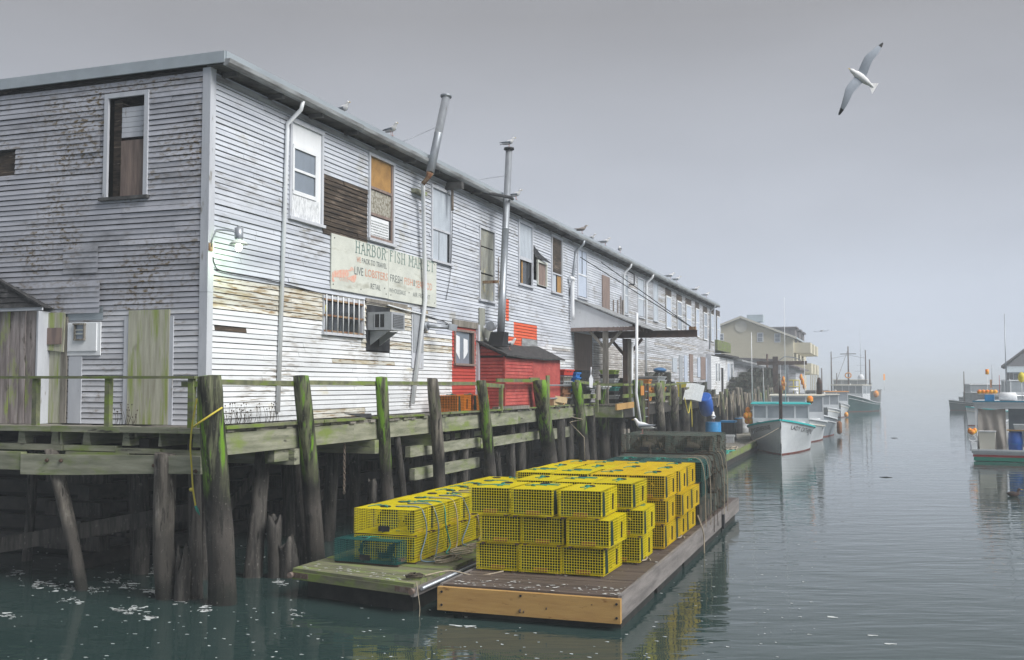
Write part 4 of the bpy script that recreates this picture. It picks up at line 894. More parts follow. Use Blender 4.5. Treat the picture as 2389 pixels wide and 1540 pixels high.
# ---- lamp on gooseneck at the corner
gl = mat('lit_bulb', (.8,1,.8), emit=((.82,1,.78), 14)); glb = mat('lamp_shade', (.62,.68,.62), rough=.35)
Lz = lambda px, py, a: (a,) + RW(px, py, a)
lp = thing('wall_lamp', 'lit gooseneck barn lamp glowing greenish white at building corner', 'lamp', (.1, .0, 6))
aL = .42; c0 = Lz(494, 577, .05); top = Lz(557, 548, aL); c0 = (.05, .02, c0[2])
k1 = Lz(500, 562, .12)
pts = [c0, (.07, .03, c0[2]+.12), (.13, .06, c0[2]+.30), (.22, .2, top[2]+.08), (.34, top[1]-.08, top[2]+.06), (aL, top[1], top[2]+.03)]
part('gooseneck', MB().tube(pts, .018, 8), M['galv'], lp)
part('bracket', MB().box(.035, .06, -.03, .07, c0[2]-.07, c0[2]+.07), M['rust'], lp)
part('lamp_socket', MB().tube([(aL,top[1],top[2]+.15),(aL,top[1],top[2]+.12),(aL,top[1],top[2]+.119),(aL,top[1],top[2]-.06),(aL,top[1],top[2]-.10)], [.035,.04,.075,.075,.05], 12), M['galv'], lp)
part('lamp_shade', MB().tube([(aL,top[1],top[2]-.09),(aL,top[1],top[2]-.13),(aL,top[1],top[2]-.17),(aL,top[1],top[2]-.172),(aL,top[1],top[2]-.135)], [.06,.13,.165,.155,.10], 18, caps=False), glb, lp)
part('bulb', MB().ell((aL, top[1], top[2]-.21), (.055,.055,.085)), gl, lp)
ld = bpy.data.lights.new('lamp_glow', 'POINT'); ld.energy = 3.5; ld.color = (.75,1,.6); ld.shadow_soft_size = .1
lo = bpy.data.objects.new('lamp_glow', ld); COL.objects.link(lo); lo.location = WF.w((aL, top[1], top[2]-.33))
# ---- cables
def cable(name, pts, r, label, m_='black', n=5):
    return solo(name, MB().tube(pts, r, n), M[m_], label, 'cable', pts[0])
def curve(pts, n=6, sag=0):
    out = []
    P_ = [Vector(p) for p in pts]
    for i in range(len(P_)-1):
        p0 = P_[max(i-1,0)]; p1 = P_[i]; p2 = P_[i+1]; p3 = P_[min(i+2, len(P_)-1)]
        for k in range(n):
            t = k/n; out.append(.5*((2*p1)+(p2-p0)*t+(2*p0-5*p1+4*p2-p3)*t*t+(3*p1-p0-3*p2+p3)*t*t*t))
    out.append(P_[-1]); return out
pp = [(497,600),(500,615),(516,632),(600,648),(660,662),(740,682),(800,695),(900,712),(985,735),(1030,748),(1046,757)]
cable('wall_cable', curve([Lz(x, y, .045) for x, y in pp], 4), .011, 'black cable running along wall under the market sign')
cable('conduit', curve([Lz(x, y, .075) for x, y in ((905,712),(940,722),(985,733),(1010,738))], 3), .02, 'pale grey conduit leaving sign bottom edge', 'pipe')
cable('chain_hoist', [Lz(1055, y, .2) for y in (436,450,462,478,492)], .035, 'rusty hoist chain hanging from eave beside third window', 'chain', 6)
cable('hanging_line', curve([Lz(1056,492,.1), Lz(1054,560,.07), Lz(1050,640,.06), Lz(1040,700,.05)], 5), .008, 'thin dark line trailing from hoist chain down the wall')
solo('hoist_beam_end', MB().box(.0, .5, Lz(1055,430,.2)[1]-.08, Lz(1055,430,.2)[1]+.08, ROOFZ-.28, ROOFZ-.1), M['soffit'], 'dark hoist beam end poking out beneath the eave', 'beam', (.1, 8, ROOFZ))
for px, y0, y1, lab in ((1121,560,640,'rusty chain beside the boarded tall opening'),(1163,600,700,'rusty chain between boarded opening and stovepipe')):
    cable('wall_chain', [Lz(px, y, .06) for y in range(y0, y1, 14)], .016, lab, 'chain', 5)
# ---- stovepipes
def guy(p, q, lab): return solo('guy_wire', MB().tube([p, q], .008, 4), M['galv'], lab, 'wire', p)
sp1 = thing('stovepipe', 'leaning galvanised stovepipe rising above the eave with white pipe below', 'pipe', Lz(1003,404,.5))
b1 = Vector(Lz(1003, 404, .52)); t1_ = Vector(Lz(1040, 228, .52))
part('flue', MB().tube([b1, b1.lerp(t1_,.5), b1.lerp(t1_,.51), b1.lerp(t1_,.505), t1_], [.105,.105,.112,.105,.105], 14), M['galv'], sp1)
part('flue_cap', MB().tube([t1_, t1_+Vector((0,.0,.02)), t1_+Vector((0,.01,.05)), t1_+Vector((0,.01,.07))], [.11,.15,.15,.12], 14), M['galv'], sp1)
part('elbow', MB().tube([b1+Vector((0,0,.02)), b1-Vector((.05,.0,.10)), (.36, b1.y-.08, b1.z-.28)], [.10,.06,.055], 10), M['rust'], sp1)
q0 = Vector(Lz(1001, 412, .36)); q1 = Vector(Lz(992, 700, .14)); q2 = Vector(Lz(962, 942, .10)); q0 = Vector((.2, q1.y+.0, b1.z-.3))
part('lower_pipe', MB().tube([(.36, b1.y-.08, b1.z-.26), (.2, (b1.y+q1.y)/2, b1.z-.5), q1, q2], .052, 10), M['pipe'], sp1)
part('pipe_bracket', MB().box(0, .16, RW(968,444,.1)[0]-.05, q0.y+.05, RW(968,444,.1)[1]-.05, RW(968,444,.1)[1]+.04), M['beam'], sp1)
guy(b1.lerp(t1_, .62), (.1, b1.y-1.0, ROOFZ+.25), 'thin guy wire staying the leaning stovepipe')
sp2 = thing('stovepipe', 'straight galvanised stovepipe with wide cap and gull on top', 'pipe', Lz(1167,770,.35))
z0 = RW(1168, 775, .55)[1]; b2 = Vector(Lz(1168, 775, .55)); t2 = Vector(Lz(1187, 352, .55))
part('flue', MB().tube([b2, b2.lerp(t2,.25), b2.lerp(t2,.252), b2.lerp(t2,.56), b2.lerp(t2,.562), b2.lerp(t2,.564), t2], [.112,.112,.104,.104,.115,.104,.10], 14), M['galv'], sp2)
part('flue_cap', MB().tube([t2, t2+Vector((0,0,.02)), t2+Vector((0,0,.03)), t2+Vector((0,0,.09))], [.11,.11,.16,.15], 14), M['black'], sp2)
part('pipe_collar', MB().tube([(.2,b2.y-1.2,ROOFZ-.02),(.72,t2.y-.35,ROOFZ+.02),(.73,t2.y-.2,ROOFZ+.0),(.6,t2.y+.15,ROOFZ+.08)], .05, 8), M['black'], sp2)
part('pipe_bracket', MB().box(0, .5, b2.y-.1, b2.y-.03, RW(1160,658,.3)[1]-.08, RW(1160,658,.3)[1]), M['rust'], sp2)
part('smoke_box', MB().hexa([(.2,b2.y-.2,b2.z-.42),(.66,b2.y-.2,b2.z-.42),(.66,b2.y+.3,b2.z-.42),(.2,b2.y+.3,b2.z-.42),(.3,b2.y-.18,b2.z),(.72,b2.y-.18,b2.z),(.72,b2.y+.2,b2.z),(.3,b2.y+.2,b2.z)]), M['black'], sp2)
part('cleanout_cap', MB().tube([(.35,b2.y-.34,b2.z+.16),(.35,b2.y-.1,b2.z+.16)], [.14,.11], 12), M['galv'], sp2)
part('backing_board', MB().box(.03, .06, b2.y-.45, b2.y+.0, b2.z-.3, b2.z+.7), M['greenply'], sp2)
guy(b2.lerp(t2, .86), (.1, b2.y-1.3, ROOFZ+.25), 'thin guy wire staying the straight stovepipe')
# ---- air conditioner
t0, z1 = RW(871, 722, .55); _, z0 = RW(871, 768, .55); tA = RW(872,722,.0)[0]
ta = RW(913, 725, .62)[0]; tb = RW(944, 730, .62)[0]; z1 = RW(913, 727, .62)[1]; z0 = RW(913, 769, .62)[1]
ac = thing('air_conditioner', 'grey window air conditioner jutting from the black hatch', 'air conditioner', (.3, ta, z0))
part('casing', MB().box(.0, .62, ta, tb, z0, z1), M['grey'], ac)
part('side_vent', MB().box(.18, .44, ta-.006, ta-.001, z0+.06, z1-.05), M['black'], ac)
for k in range(2): part('vent_bar', MB().box(.19+k*.13, .21+k*.13, ta-.016, ta-.007, z0+.05, z1-.04), M['grey'], ac)
part('grille_back', MB().box(.621, .626, ta+.08, tb-.08, z0+.05, z1-.05), M['black'], ac)
g_ = MB()
for k in range(9): g_.box(.627, .636, ta+.08, tb-.08, z0+.05+k*(z1-z0-.11)/8, z0+.058+k*(z1-z0-.11)/8)
for k in range(12): g_.box(.6365, .64, ta+.08+k*(tb-ta-.17)/11, ta+.088+k*(tb-ta-.17)/11, z0+.05, z1-.05)
part('grille', g_, M['grey'], ac, kind='stuff')
for y_ in (ta+.1, tb-.12): part('support_bracket', MB().prism([(.03,y_,z0-.02),(.5,y_,z0-.02),(.03,y_,z0-.34)], (0,.03,0)), M['grey'], ac)
# ---- floodlight tube
p = Vector(Lz(996, 761, .1)); fl = thing('wall_floodlight', 'grey tube floodlight sticking out right of the slanting white pipe', 'lamp', p)
part('mount', MB().tube([(.03, p.y, p.z), (.12, p.y, p.z)], .12, 12), M['galv'], fl)
part('tube', MB().tube([(.12, p.y, p.z), (.55, p.y+.4, p.z-.02)], .05, 10), M['galv'], fl)
part('lamp_head', MB().beam((.53, p.y+.38, p.z-.0), (.70, p.y+.5, p.z-.04), .16, .16), M['galv'], fl)
# ---- red lean-to shed
t0 = RW(1113, 940, 0)[0]; e0 = YD(1180, 900, t0); A = .84; t1 = RW(1305, 900, A)[0]
ztf = RW(1178, 829, A)[1]; zb_ = RW(1116, 805, .1)[1]
sh = thing('red_shed', 'small red clapboard lean-to shed with black felt roof on the wharf', 'shed', (.4, t0, DZ))
nrow = int((ztf-DZ-.03)/.098)
for i in range(nrow):
    za = DZ+.03+i*.098; zt_ = min(za+.088, ztf)
    part('clapboard', MB().hexa([(.0,t0-.018,za),(A+.0,t0-.018,za),(A,t0+.02,za),(.0,t0+.02,za),(.0,t0-.002,zt_),(A,t0-.002,zt_),(A,t0+.02,zt_),(.0,t0+.02,zt_)]), M['redshed'], sh)
    tm_ = t0+(t1-t0)*.46
    part('clapboard', MB().hexa([(A-.02,t0+.05,za),(A+.018,t0+.05,za),(A+.018,tm_,za),(A-.02,tm_,za),(A-.02,t0+.05,zt_),(A+.002,t0+.05,zt_),(A+.002,tm_,zt_),(A-.02,tm_,zt_)]), M['redshed'], sh)
for k in range(3):
    part('clapboard', MB().prism([(.0,t0-.012,ztf+k*.1),(A-.02-k*.25,t0-.012,ztf+k*.1),(A-.25-k*.25,t0-.012,ztf+k*.1+.09),(.0,t0-.012,ztf+k*.1+.09)], (0,.03,0)), M['redshed'], sh)
part('front_panel', MB().box(A-.02, A+.006, tm_+.004, t1, DZ+.03, ztf), M['redshed'], sh, label='flat red plywood half of shed front')
part('end_wall', MB().box(0, A-.021, t1-.03, t1-.002, DZ+.03, ztf), M['redshed'], sh)
part('corner_trim', MB().box(A-.03, A+.026, t0-.026, t0+.048, DZ+.02, ztf), M['redshed'], sh); part('corner_trim', MB().box(A-.019, A+.016, t1-.06, t1+.01, DZ+.02, ztf), M['redshed'], sh)
part('shed_core', MB().box(.0, A-.022, t0+.022, t1-.031, DZ+.03, ztf), M['dark'], sh)
rf = MB(); hh = .44
def RFp(u, v):
    sag = .05*math.sin(u*3.1); y = t0-.16+(t1-t0+.34)*v
    return (A+.14-(A+.12)*u, y, ztf+.02+hh*u - sag*.3 - .035*math.sin(v*3.14*1.0)+.012*math.sin(v*17+u*5))
rf.grid(RFp, 8, 16); n0 = len(rf.v)
rf.grid(lambda u, v: tuple(Vector(RFp(v, u))-Vector((0,0,.04))), 8, 16)
rf.grid(lambda u, v: tuple(Vector(RFp(0, u))-Vector((0,0,.05*v))), 16, 1, False); rf.grid(lambda u, v: tuple(Vector(RFp(u, 0))-Vector((0,0,.05*v))), 8, 1, False)
part('felt_roof', rf, M['roofing'], sh)
part('fascia_board', MB().beam((A+.1, t0-.12, ztf-.03), (.02, t0-.12, ztf+hh-.02), .03, .07), M['black'], sh)
# ---- loading canopy
cA = 2.38; tc0 = RW(1330, 730, .0)[0]; tc1 = tc0+4.2; zlo = RW(1330, 765, .0)[1]; zhi = RW(1330, 698, .0)[1]
cn = thing('loading_canopy', 'white sided lean-to canopy over the loading platform on timber posts', 'canopy', (1.2, tc0, DZ))
part('gable_panel', MB().prism([(.02,tc0,zlo),(cA,tc0,zlo+.02),(cA,tc0,zlo+.08),(.02,tc0,zhi)], (0,.03,0)), M['white'], cn)
part('roof_sheet', MB().hexa([(.0,tc0-.1,zhi+.02),(cA+.35,tc0-.1,zlo-.02),(cA+.35,tc1,zlo-.02),(.0,tc1,zhi+.02),(.0,tc0-.1,zhi+.07),(cA+.35,tc0-.1,zlo+.03),(cA+.35,tc1,zlo+.03),(.0,tc1,zhi+.07)]), M['gutter'], cn)
part('gable_beam', MB().box(.0, cA+.1, tc0-.01, tc0+.12, zlo-.14, zlo-.003), M['doorbrown'], cn); part('gable_beam', MB().box(.0, cA+.1, tc1-.14, tc1-.02, zlo-.14, zlo-.02), M['steel'], cn)
for k in range(6): part('rafter', MB().hexa([(.02,tc0+.3+k*.65,zhi-.13),(cA+.2,tc0+.3+k*.65,zlo-.15),(cA+.2,tc0+.36+k*.65,zlo-.15),(.02,tc0+.36+k*.65,zhi-.13),(.02,tc0+.3+k*.65,zhi),(cA+.2,tc0+.3+k*.65,zlo-.03),(cA+.2,tc0+.36+k*.65,zlo-.03),(.02,tc0+.36+k*.65,zhi)]), M['steel'], cn)
xp = YD(1413, 900, tc0+.15).x; part('post', MB().box(xp-.1, xp+.1, tc0+.06, tc0+.2, DZ, zlo-.141), M['old'], cn)
for s_ in (-1, 1): part('knee_brace', MB().beam((xp+s_*.06, tc0+.13, zlo-.75), (xp+s_*.62, tc0+.13, zlo-.12), .1, .1), M['old'], cn)
xq = YD(1461, 900, tc0+2.0).x; part('post', MB().box(xq-.13, xq+.05, tc0+1.95, tc0+2.15, DZ, zlo-.35), M['steel'], cn); part('post', MB().box(xq+.06, xq+.18, tc0+1.97, tc0+2.12, DZ, zlo-.35), M['old'], cn)
for s_ in (-1, 1): part('knee_brace', MB().beam((xq+s_*.08, tc0+2.05, zlo-1.0), (xq+s_*.62, tc0+2.05, zlo-.36), .12, .1), M['steel'], cn)
part('downspout', MB().tube([(cA+.2, tc0-.12, zlo+.5), (cA+.18, tc0-.14, 3.6), (cA+.16, tc0-.14, 3.1), (cA+.32, tc0-.14, 2.0)], .055, 8), M['pipe'], cn, label='bent white pipe hanging past the platform edge')
part('downspout', MB().tube([(xq+.35, tc0+1.5, zlo-.5), (xq+.33, tc0+1.5, 3.0), (xq+.38, tc0+1.5, 2.2)], .05, 8), M['pipe'], cn)
vp = MB().tube(curve([(.16,tc0-.25,zhi+.1-.9),(.16,tc0-.25,zhi+.5),(.2,tc0-.27,zhi+.72),(.1,tc0-.45,zhi+.76)], 4), .075, 8)
solo('vent_pipe', vp, M['white'], 'white plastic vent pipe beside the canopy side panel', 'pipe', (.16, tc0-.25, zhi))
# steel jib with stays
tj = tc0+2.3; tipx = YD(1626, 780, tj).x; jb = thing('steel_jib', 'long brown steel beam projecting over the water beneath the canopy roof', 'beam', (1, tj, zlo-.3))
zj = YD(1500, 780, tj).z
mb = MB(); mb.box(.3, tipx, tj-.1, tj+.1, zj+.11, zj+.135); mb.box(.3, tipx, tj-.1, tj+.1, zj-.135, zj-.11); mb.box(.3, tipx, tj-.012, tj+.012, zj-.109, zj+.109)
part('web', mb, M['steel'], jb); part('end_hoist', MB().box(tipx-.3, tipx-.05, tj-.12, tj+.12, zj+.136, zj+.26), M['rust'], jb)
for k, (px, py) in enumerate(((1353, 600), (1402, 612))):
    t_, z_ = RW(px, py, .05); part('stay_cable', MB().tube([(.05, t_, z_), (tipx-.15, tj, zj+.2)], .018, 5), M['black'], jb)
solo('davit', MB().tube([Lz(1466,632,.05), (.5,)+RW(1479,640,.5)], .03, 6).tube([(.5,)+RW(1479,640,.5), (.5,)+RW(1479,664,.5)], .03, 6).tube([(.5,)+RW(1479,664,.5), Lz(1468,664,.05)], .03, 6), M['black'], 'small black wall bracket above the canopy', 'bracket', Lz(1466,632,.05))
for k, px in enumerate((1431, 1441, 1448, 1453)):
    cable('hanging_chain', [Lz(px, y, .08) for y in (700-8*(k==2), 730, 765)], .03, ('leftmost', 'second', 'third', 'rightmost')[k] + ' of four rusty chains hanging above the canopy roof', 'chain', 5)
# ================================================================ lobster traps
M['ywire'] = mat('yellow_vinyl_wire', (.90,.76,.01), (.84,.70,.01), rough=.45, spec=.4, rand=.06)
M['owire'] = mat('orange_yellow_vinyl_wire', (.90,.66,.012), (.86,.60,.012), rough=.45, spec=.4, rand=.06)
M['orwire'] = mat('orange_vinyl_wire', (.85,.28,.02), (.8,.24,.02), rough=.45, spec=.4)
M['gwire'] = mat('teal_vinyl_wire', (.015,.14,.13), (.02,.10,.10), rough=.3, spec=.5)
M['dwire'] = mat('dirty_green_wire', (.07,.12,.11), (.17,.16,.13), (6,6,6), (.35,.65), c3=(.13,.12,.10), sc3=(11,11,11), th3=(.58,.7), rough=.8, rand=.3, off=4)
M['dgreenwire'] = mat('dark_green_vinyl_wire', (.02,.10,.085), (.05,.13,.12), (5,5,5), (.4,.6), c3=(.35,.38,.36), sc3=(16,16,16), th3=(.62,.68), rough=.4, rand=.2, off=4)
M['nett'] = mat('shade_green_netting', (.008,.045,.03), (.008,.014,.012), (60,60,60), (.4,.6), rough=.9)  # netting green taken near black for the darkness inside the traps
M['brick'] = mat('brown_brick', (.30,.10,.05), (.20,.08,.05), (9,9,9), rough=.9)
M['runner'] = mat('wet_runner', (.09,.06,.045), rough=.7)
M['rope'] = mat('tan_rope', (.42,.36,.27), (.28,.24,.18), (20,20,20), rough=.9)
M['ropeg'] = mat('green_rope', (.04,.26,.20), rough=.8); M['ropeb'] = mat('blue_grey_rope', (.16,.24,.30), rough=.8); M['ropey'] = mat('yellow_rope', (.70,.55,.06), (.55,.5,.1), (20,20,20), rough=.8)
M['weed'] = mat('dried_weed', (.04,.033,.025), (.12,.10,.075), (9,9,9), rough=1)
TW, TL, TH, TC = .67, 1.10, .405, .0425
def cage(Wd, Ln, Ht, c, wr=.0048):
    mb = MB(); x0, x1, y0, y1, z0, z1 = -Wd/2, Wd/2, -Ln/2, Ln/2, .02, .02+Ht
    nx, ny, nz = round(Wd/c), round(Ln/c), round(Ht/c)
    def ln(p, q, up): mb.beam(p, q, wr, wr, up, caps=False)
    for i in range(nx+1):
        x = x0+Wd*i/nx
        for z in (z0, z1): ln((x,y0,z),(x,y1,z),(0,0,1))
        for y in (y0, y1): ln((x,y,z0),(x,y,z1),(0,1,0))
    for i in range(ny+1):
        y = y0+Ln*i/ny
        for z in (z0, z1): ln((x0,y,z),(x1,y,z),(0,0,1))
        for x in (x0, x1): ln((x,y,z0),(x,y,z1),(1,0,0))
    for i in range(nz+1):
        z = z0+Ht*i/nz
        for x in (x0, x1): ln((x,y0,z),(x,y1,z),(0,0,1))
        for y in (y0, y1): ln((x0,y,z),(x1,y,z),(0,0,1))
    return mb
def make_trap(wire, label, Wd=TW, Ln=TL, Ht=TH, dirty=False, seed=1, cat='lobster trap', name='lobster_trap', cell=TC):
    r = random.Random(seed); t = thing(name, label, cat, (0,0,0), fr=WORLD)
    part('wire_cage', cage(Wd, Ln, Ht, cell), M[wire], t)
    for s_ in (-1, 1): part('runner', MB().box(s_*(Wd/2-.06)-.02, s_*(Wd/2-.06)+.02, -Ln/2-.01, Ln/2+.01, -.012, .016), M['runner'], t)
    if not dirty:
        wb = MB(); wb.box(-.11,.11,-Ln/2+.03,-Ln/2+.10,.03,.085); part('weight_brick', wb, M['brick'], t)
    for (yc, dy_) in ((-Ln/2+.07, .24), (.05, .2)):     # kitchen and parlour funnels, knitted; solid near-black sheets put inner shade in
        n_ = MB()
        def sq(v): 
            c_, s_ = math.cos(v*6.2832), math.sin(v*6.2832); m_ = max(abs(c_), abs(s_)); return c_/m_, s_/m_
        n_.grid(lambda u, v, yc=yc, dy_=dy_: (((Wd*.47*(1-u)+.09*u)*(sq(v)[0]*(1-u)+math.cos(v*6.2832)*u)), yc+dy_*u**.8+.015*math.sin(v*25), .02+Ht/2+(Ht*.46*(1-u)+.06*u)*(sq(v)[1]*(1-u)+math.sin(v*6.2832)*u)), 5, 16)
        part('shade_netting_head', n_, M['nett' if not dirty else 'weed'], t)
    part('side_netting', MB().grid(lambda u, v: (Wd/2+.007, -Ln/2+.09+(.13+.05*(1-v))*u, .03+(Ht-.03)*v), 3, 5), M['nett' if not dirty else 'weed'], t)
    part('door_hook', MB().beam((Wd/2+.008, Ln/2-.36, .08), (Wd/2+.008, Ln/2-.34, Ht-.08), .012, .03, (1,0,0)), M['black'], t)
    part('escape_vent', MB().box(-Wd/2-.008, -Wd/2-.002, -.1, .1, .06, .15), M['black'], t)
    if dirty:
        w_ = MB()
        for k in range(28):
            p = Vector((r.uniform(-Wd/2, Wd/2), r.uniform(-Ln/2, Ln/2), .02+Ht*r.random()));
            fx = r.choice((0,1,2))
            if fx == 0: p.x = r.choice((-1,1))*Wd/2
            elif fx == 1: p.y = r.choice((-1,1))*Ln/2
            else: p.z = .02+Ht
            q = p + Vector((r.uniform(-.06,.06), r.uniform(-.06,.06), r.uniform(-.22,.0))); w_.tube([p, (p+q)/2+Vector((r.uniform(-.03,.03),r.uniform(-.03,.03),0)), q], [.012,.016,.004], 4)
        part('weed_growth', w_, M['weed'], t, kind='stuff'); part('catch_bag', MB().ell((.05, .1, .15), (.2, .3, .12), 8, 6), M['weed'], t)
    else:
        b_ = MB(); z_ = .03+Ht
        for k in range(r.choice((1,2,3,4))):
            a = (r.uniform(-.3,.1), r.uniform(-.4,.4)); b = (r.uniform(.0,.25), r.uniform(-.4,.4))
            b_.tube(curve([(a[0],a[1],z_), ((a[0]+b[0])/2+r.uniform(-.1,.1),(a[1]+b[1])/2,z_+.012), (b[0],b[1],z_)], 3), .007, 4)
        kx, ky = r.uniform(-.12,.12), r.uniform(-.2,.2); b_.tube([(kx+.035*math.cos(j*1.9), ky+.03*math.sin(j*1.9), z_+.003*j) for j in range(9)], .007, 4)
        part('bridle_rope', b_, M['ropeg'], t)
        part('top_loop', MB().tube([(.08*math.cos(a)+kx*.5, .09*math.sin(a)+.2-ky, z_) for a in [i*math.pi/5 for i in range(11)]], .009, 4), M['black'], t)
    index(t); return t
PY = [make_trap('ywire', 'x', seed=q) for q in (1, 5, 17, 23)]; PO = [make_trap('owire', 'x', seed=2), make_trap('owire', 'x', seed=6)]; PD = [make_trap('dwire', 'x', dirty=True, seed=3), make_trap('dwire', 'x', dirty=True, seed=9)]; PG_ = [make_trap('dgreenwire', 'x', seed=13)]
used = {}
def put_trap(protos, loc, rz, label, group, fr):
    p = random.Random(label).choice(protos); u = used.setdefault(p.name, [0]); return place(p, u, loc, rz, label, group, fr)
# ================================================================ front raft
ZR = .47
RFm = Frame(1.52, 14.37, -R(19.4))
def wl(x, y): v = WF.w((x, y, 0)); return v
def HR(px, py, z=ZR):
    x, y = HZ(px, py, z); v = RFm.l(WF.w((x, y, 0))); return v.x, v.y
M['freshwood'] = mat('amber_new_timber', (.50,.31,.11), (.40,.23,.08), (2,9,14), (.3,.7), c3=(.20,.09,.03), sc3=(5,9,16), th3=(.62,.74), rough=.6, bump=.2)
M['raftdeck'] = mat('wet_brown_deck', (.13,.10,.085), (.07,.055,.05), (1.2,9,9), (.35,.65), c3=(.42,.42,.40), sc3=(14,14,14), th3=(.68,.72), rough=.55, rand=.12, off=5)
M['raftside'] = mat('grey_raft_side', (.25,.23,.22), (.14,.13,.125), (9,1,9), (.35,.65), rough=.8, bump=.3)
M['float'] = mat('black_float', (.02,.02,.02), (.04,.04,.035), (4,4,4), rough=.7)
RLEN = 13.1; RW_ = 2.72
rft = thing('work_raft', 'big floating work raft with new amber front timber, stacked with yellow traps', 'raft', (-1.3, 0, .1), fr=RFm)
y = .03; rg = random.Random(4)
while y < RLEN-.1:
    w_ = .19; part('deck_plank', MB().box(-RW_+.02, -.06, y, y+w_-.01, ZR-.045, ZR+rg.uniform(-.004,.004)), M['raftdeck'], rft); y += w_
part('front_timber', MB().box(-RW_-.02, .0, -.09, -.0, ZR-.36, ZR-.025), M['freshwood'], rft)
for sx in (-.05, -RW_+.05): 
    for zz in (ZR-.09, ZR-.28): part('bolt_head', MB().tube([(sx,-.091,zz),(sx,-.102,zz)], .018, 8), M['black'], rft)
for sx in (-1.45,): part('bolt_head', MB().tube([(sx,-.091,ZR-.07),(sx,-.102,ZR-.07)], .018, 8), M['black'], rft)
[part('timber_knot', MB().tube([(kx_,-.0905,kz_),(kx_+.003,-.093,kz_)], [kr_,kr_*.5], 7), M['runner'], rft) for kx_, kz_, kr_ in ((-1.45,ZR-.28,.035),(-1.40,ZR-.29,.02),(-1.06,ZR-.22,.018),(-.4,ZR-.12,.012))]
y = .0
while y < RLEN: l_ = min(4.3, RLEN-y); part('side_timber', MB().box(-.055, .0, y+.002, y+l_-.004, ZR-.33, ZR+.01), M['raftside'], rft); part('side_timber', MB().box(-RW_-.02, -RW_+.02, y+.002, y+l_-.004, ZR-.33, ZR+.01), M['raftside'], rft); y += l_
part('rear_timber', MB().box(-RW_, .0, RLEN, RLEN+.06, ZR-.33, ZR+.005), M['raftside'], rft)
for k in range(5): part('float_log', MB().box(-RW_+.3, -.04, .12+k*2.55, .12+k*2.55+2.3, -.35, ZR-.335), M['float'], rft)
part('tyre_fender', MB().box(.001, .06, 9.9, 10.05, .1, .42), M['black'], rft)
rows = [HR(1411,1351), HR(1489,1318), HR(1551,1285), HR(1585,1265), HR(1603,1248)]
TP = .435; rown = ['front','second','third','fourth','fifth','sixth','seventh','eighth']; tiern = ['bottom','middle','top','uppermost']; coln = ['right hand','middle','left hand','far left']
yy = rows[0][1]; ri = 0; rg = random.Random(8); rowpos = []
yprev = None
for i, (xr, yf) in enumerate(rows):
    yf = yf if yprev is None else max(yf, yprev+TL+.02); yprev = yf
    rowpos.append((min(xr, -.06), yf))
    for c_ in range(3 if i < 2 else 4):
        for k in range(3):
            ox = rg.uniform(-.035,.035) + (.06 if k == 1 and i != 2 else 0) - (.10 if k == 2 and i < 2 else 0)
            loc = (min(xr-.0, -.05)-TW/2-(TW+.035)*c_ + (ox if c_ or xr < -.15 else ox-.05) - (.0), yf+TL/2+rg.uniform(-.02,.03), ZR+.014+k*TP)
            rzz = rg.uniform(-.03,.03)
            oran = (i >= 2 and c_ <= 1) or i >= 4
            lab = '%s %s trap, %s tier, %s row on front raft' % ('orange yellow' if oran else 'bright yellow', coln[c_], tiern[k], rown[i])
            put_trap(PO if oran else PY, loc, rzz, lab, 'wire lobster traps stacked on the front raft', RFm)
y = yprev+TL+.08; i = 0
while y + TL < RLEN - .3:
    last = y + 2*TL > RLEN - .3
    n = 4 if i >= 2 else 3
    for k in range(n if i >= 2 else 3):
        if i < 2:
            for c_ in range(3):
                loc = (-.12-TW/2-(TW+.03)*c_+rg.uniform(-.05,.05) - (.15 if k == 1 else 0), y+TL/2, ZR+.014+k*TP)
                put_trap(PG_ if (k == 2 and i == 0) or rg.random() < .3 else PD, loc, rg.uniform(-.05,.05), 'dirty dark green %s trap, %s tier, %s row behind yellow traps' % (coln[c_], tiern[k], rown[i]), 'weedy dark traps at the back of the front raft', RFm)
        else:
            for c_ in range(2):
                loc = (-.15-TL/2-(TL+.03)*c_+rg.uniform(-.04,.04), y+TW/2+.1, ZR+.014+k*TP)
                put_trap(PD, loc, math.pi/2+rg.uniform(-.04,.04), 'dirty dark %s sideways trap, %s tier, %s row behind yellow traps' % (coln[c_], tiern[k], rown[i]), 'weedy dark traps at the back of the front raft', RFm)
    y += (TL+.05) if i < 2 else (TW+.08); i += 1
    if i > 6: break
YEND = y
# lower loose trap at the raft edge + ropes
def rope(name, pts, r, m_, label, fr=WF, n=5): return solo(name, MB().tube(pts, r, n), M[m_], label, 'rope', pts[0], fr=fr)
rg = random.Random(31)
for k in range(7):
    y_ = rowpos[-1][1]+TL+.2+k*.54+rg.uniform(-.1,.1); z_ = ZR+1.35
    pts = curve([(-.5, y_+.1, z_+.03), (-.1, y_, z_+.02), (.0, y_+.02, z_-.35+rg.uniform(-.1,.1)), (-.02+rg.uniform(0,.05), y_+rg.uniform(-.1,.1), z_-.8), (.03, y_+rg.uniform(-.15,.15), ZR+.02-.3*rg.random())], 4)
    rope('hanging_rope', pts, .009, rg.choice(('rope','weed','rope')), '%s weathered rope from the left draped over the dark traps' % ordn[k], fr=RFm)
for k, (x_, y_) in enumerate(((-.35, 2.9), (-.25, 5.6))):
    pts = curve([(x_+.02*math.cos(a*1.3)+.13*math.cos(a)*(1-.03*i), y_+.22*math.sin(a), ZR+.02+.004*i) for i, a in enumerate([j*.8 for j in range(16)])], 3)
    rope('coiled_rope', pts, .012, 'rope', ('small tan rope coil on the raft edge beside second row of traps', 'white rope loop on raft edge near the orange traps')[k], fr=RFm)
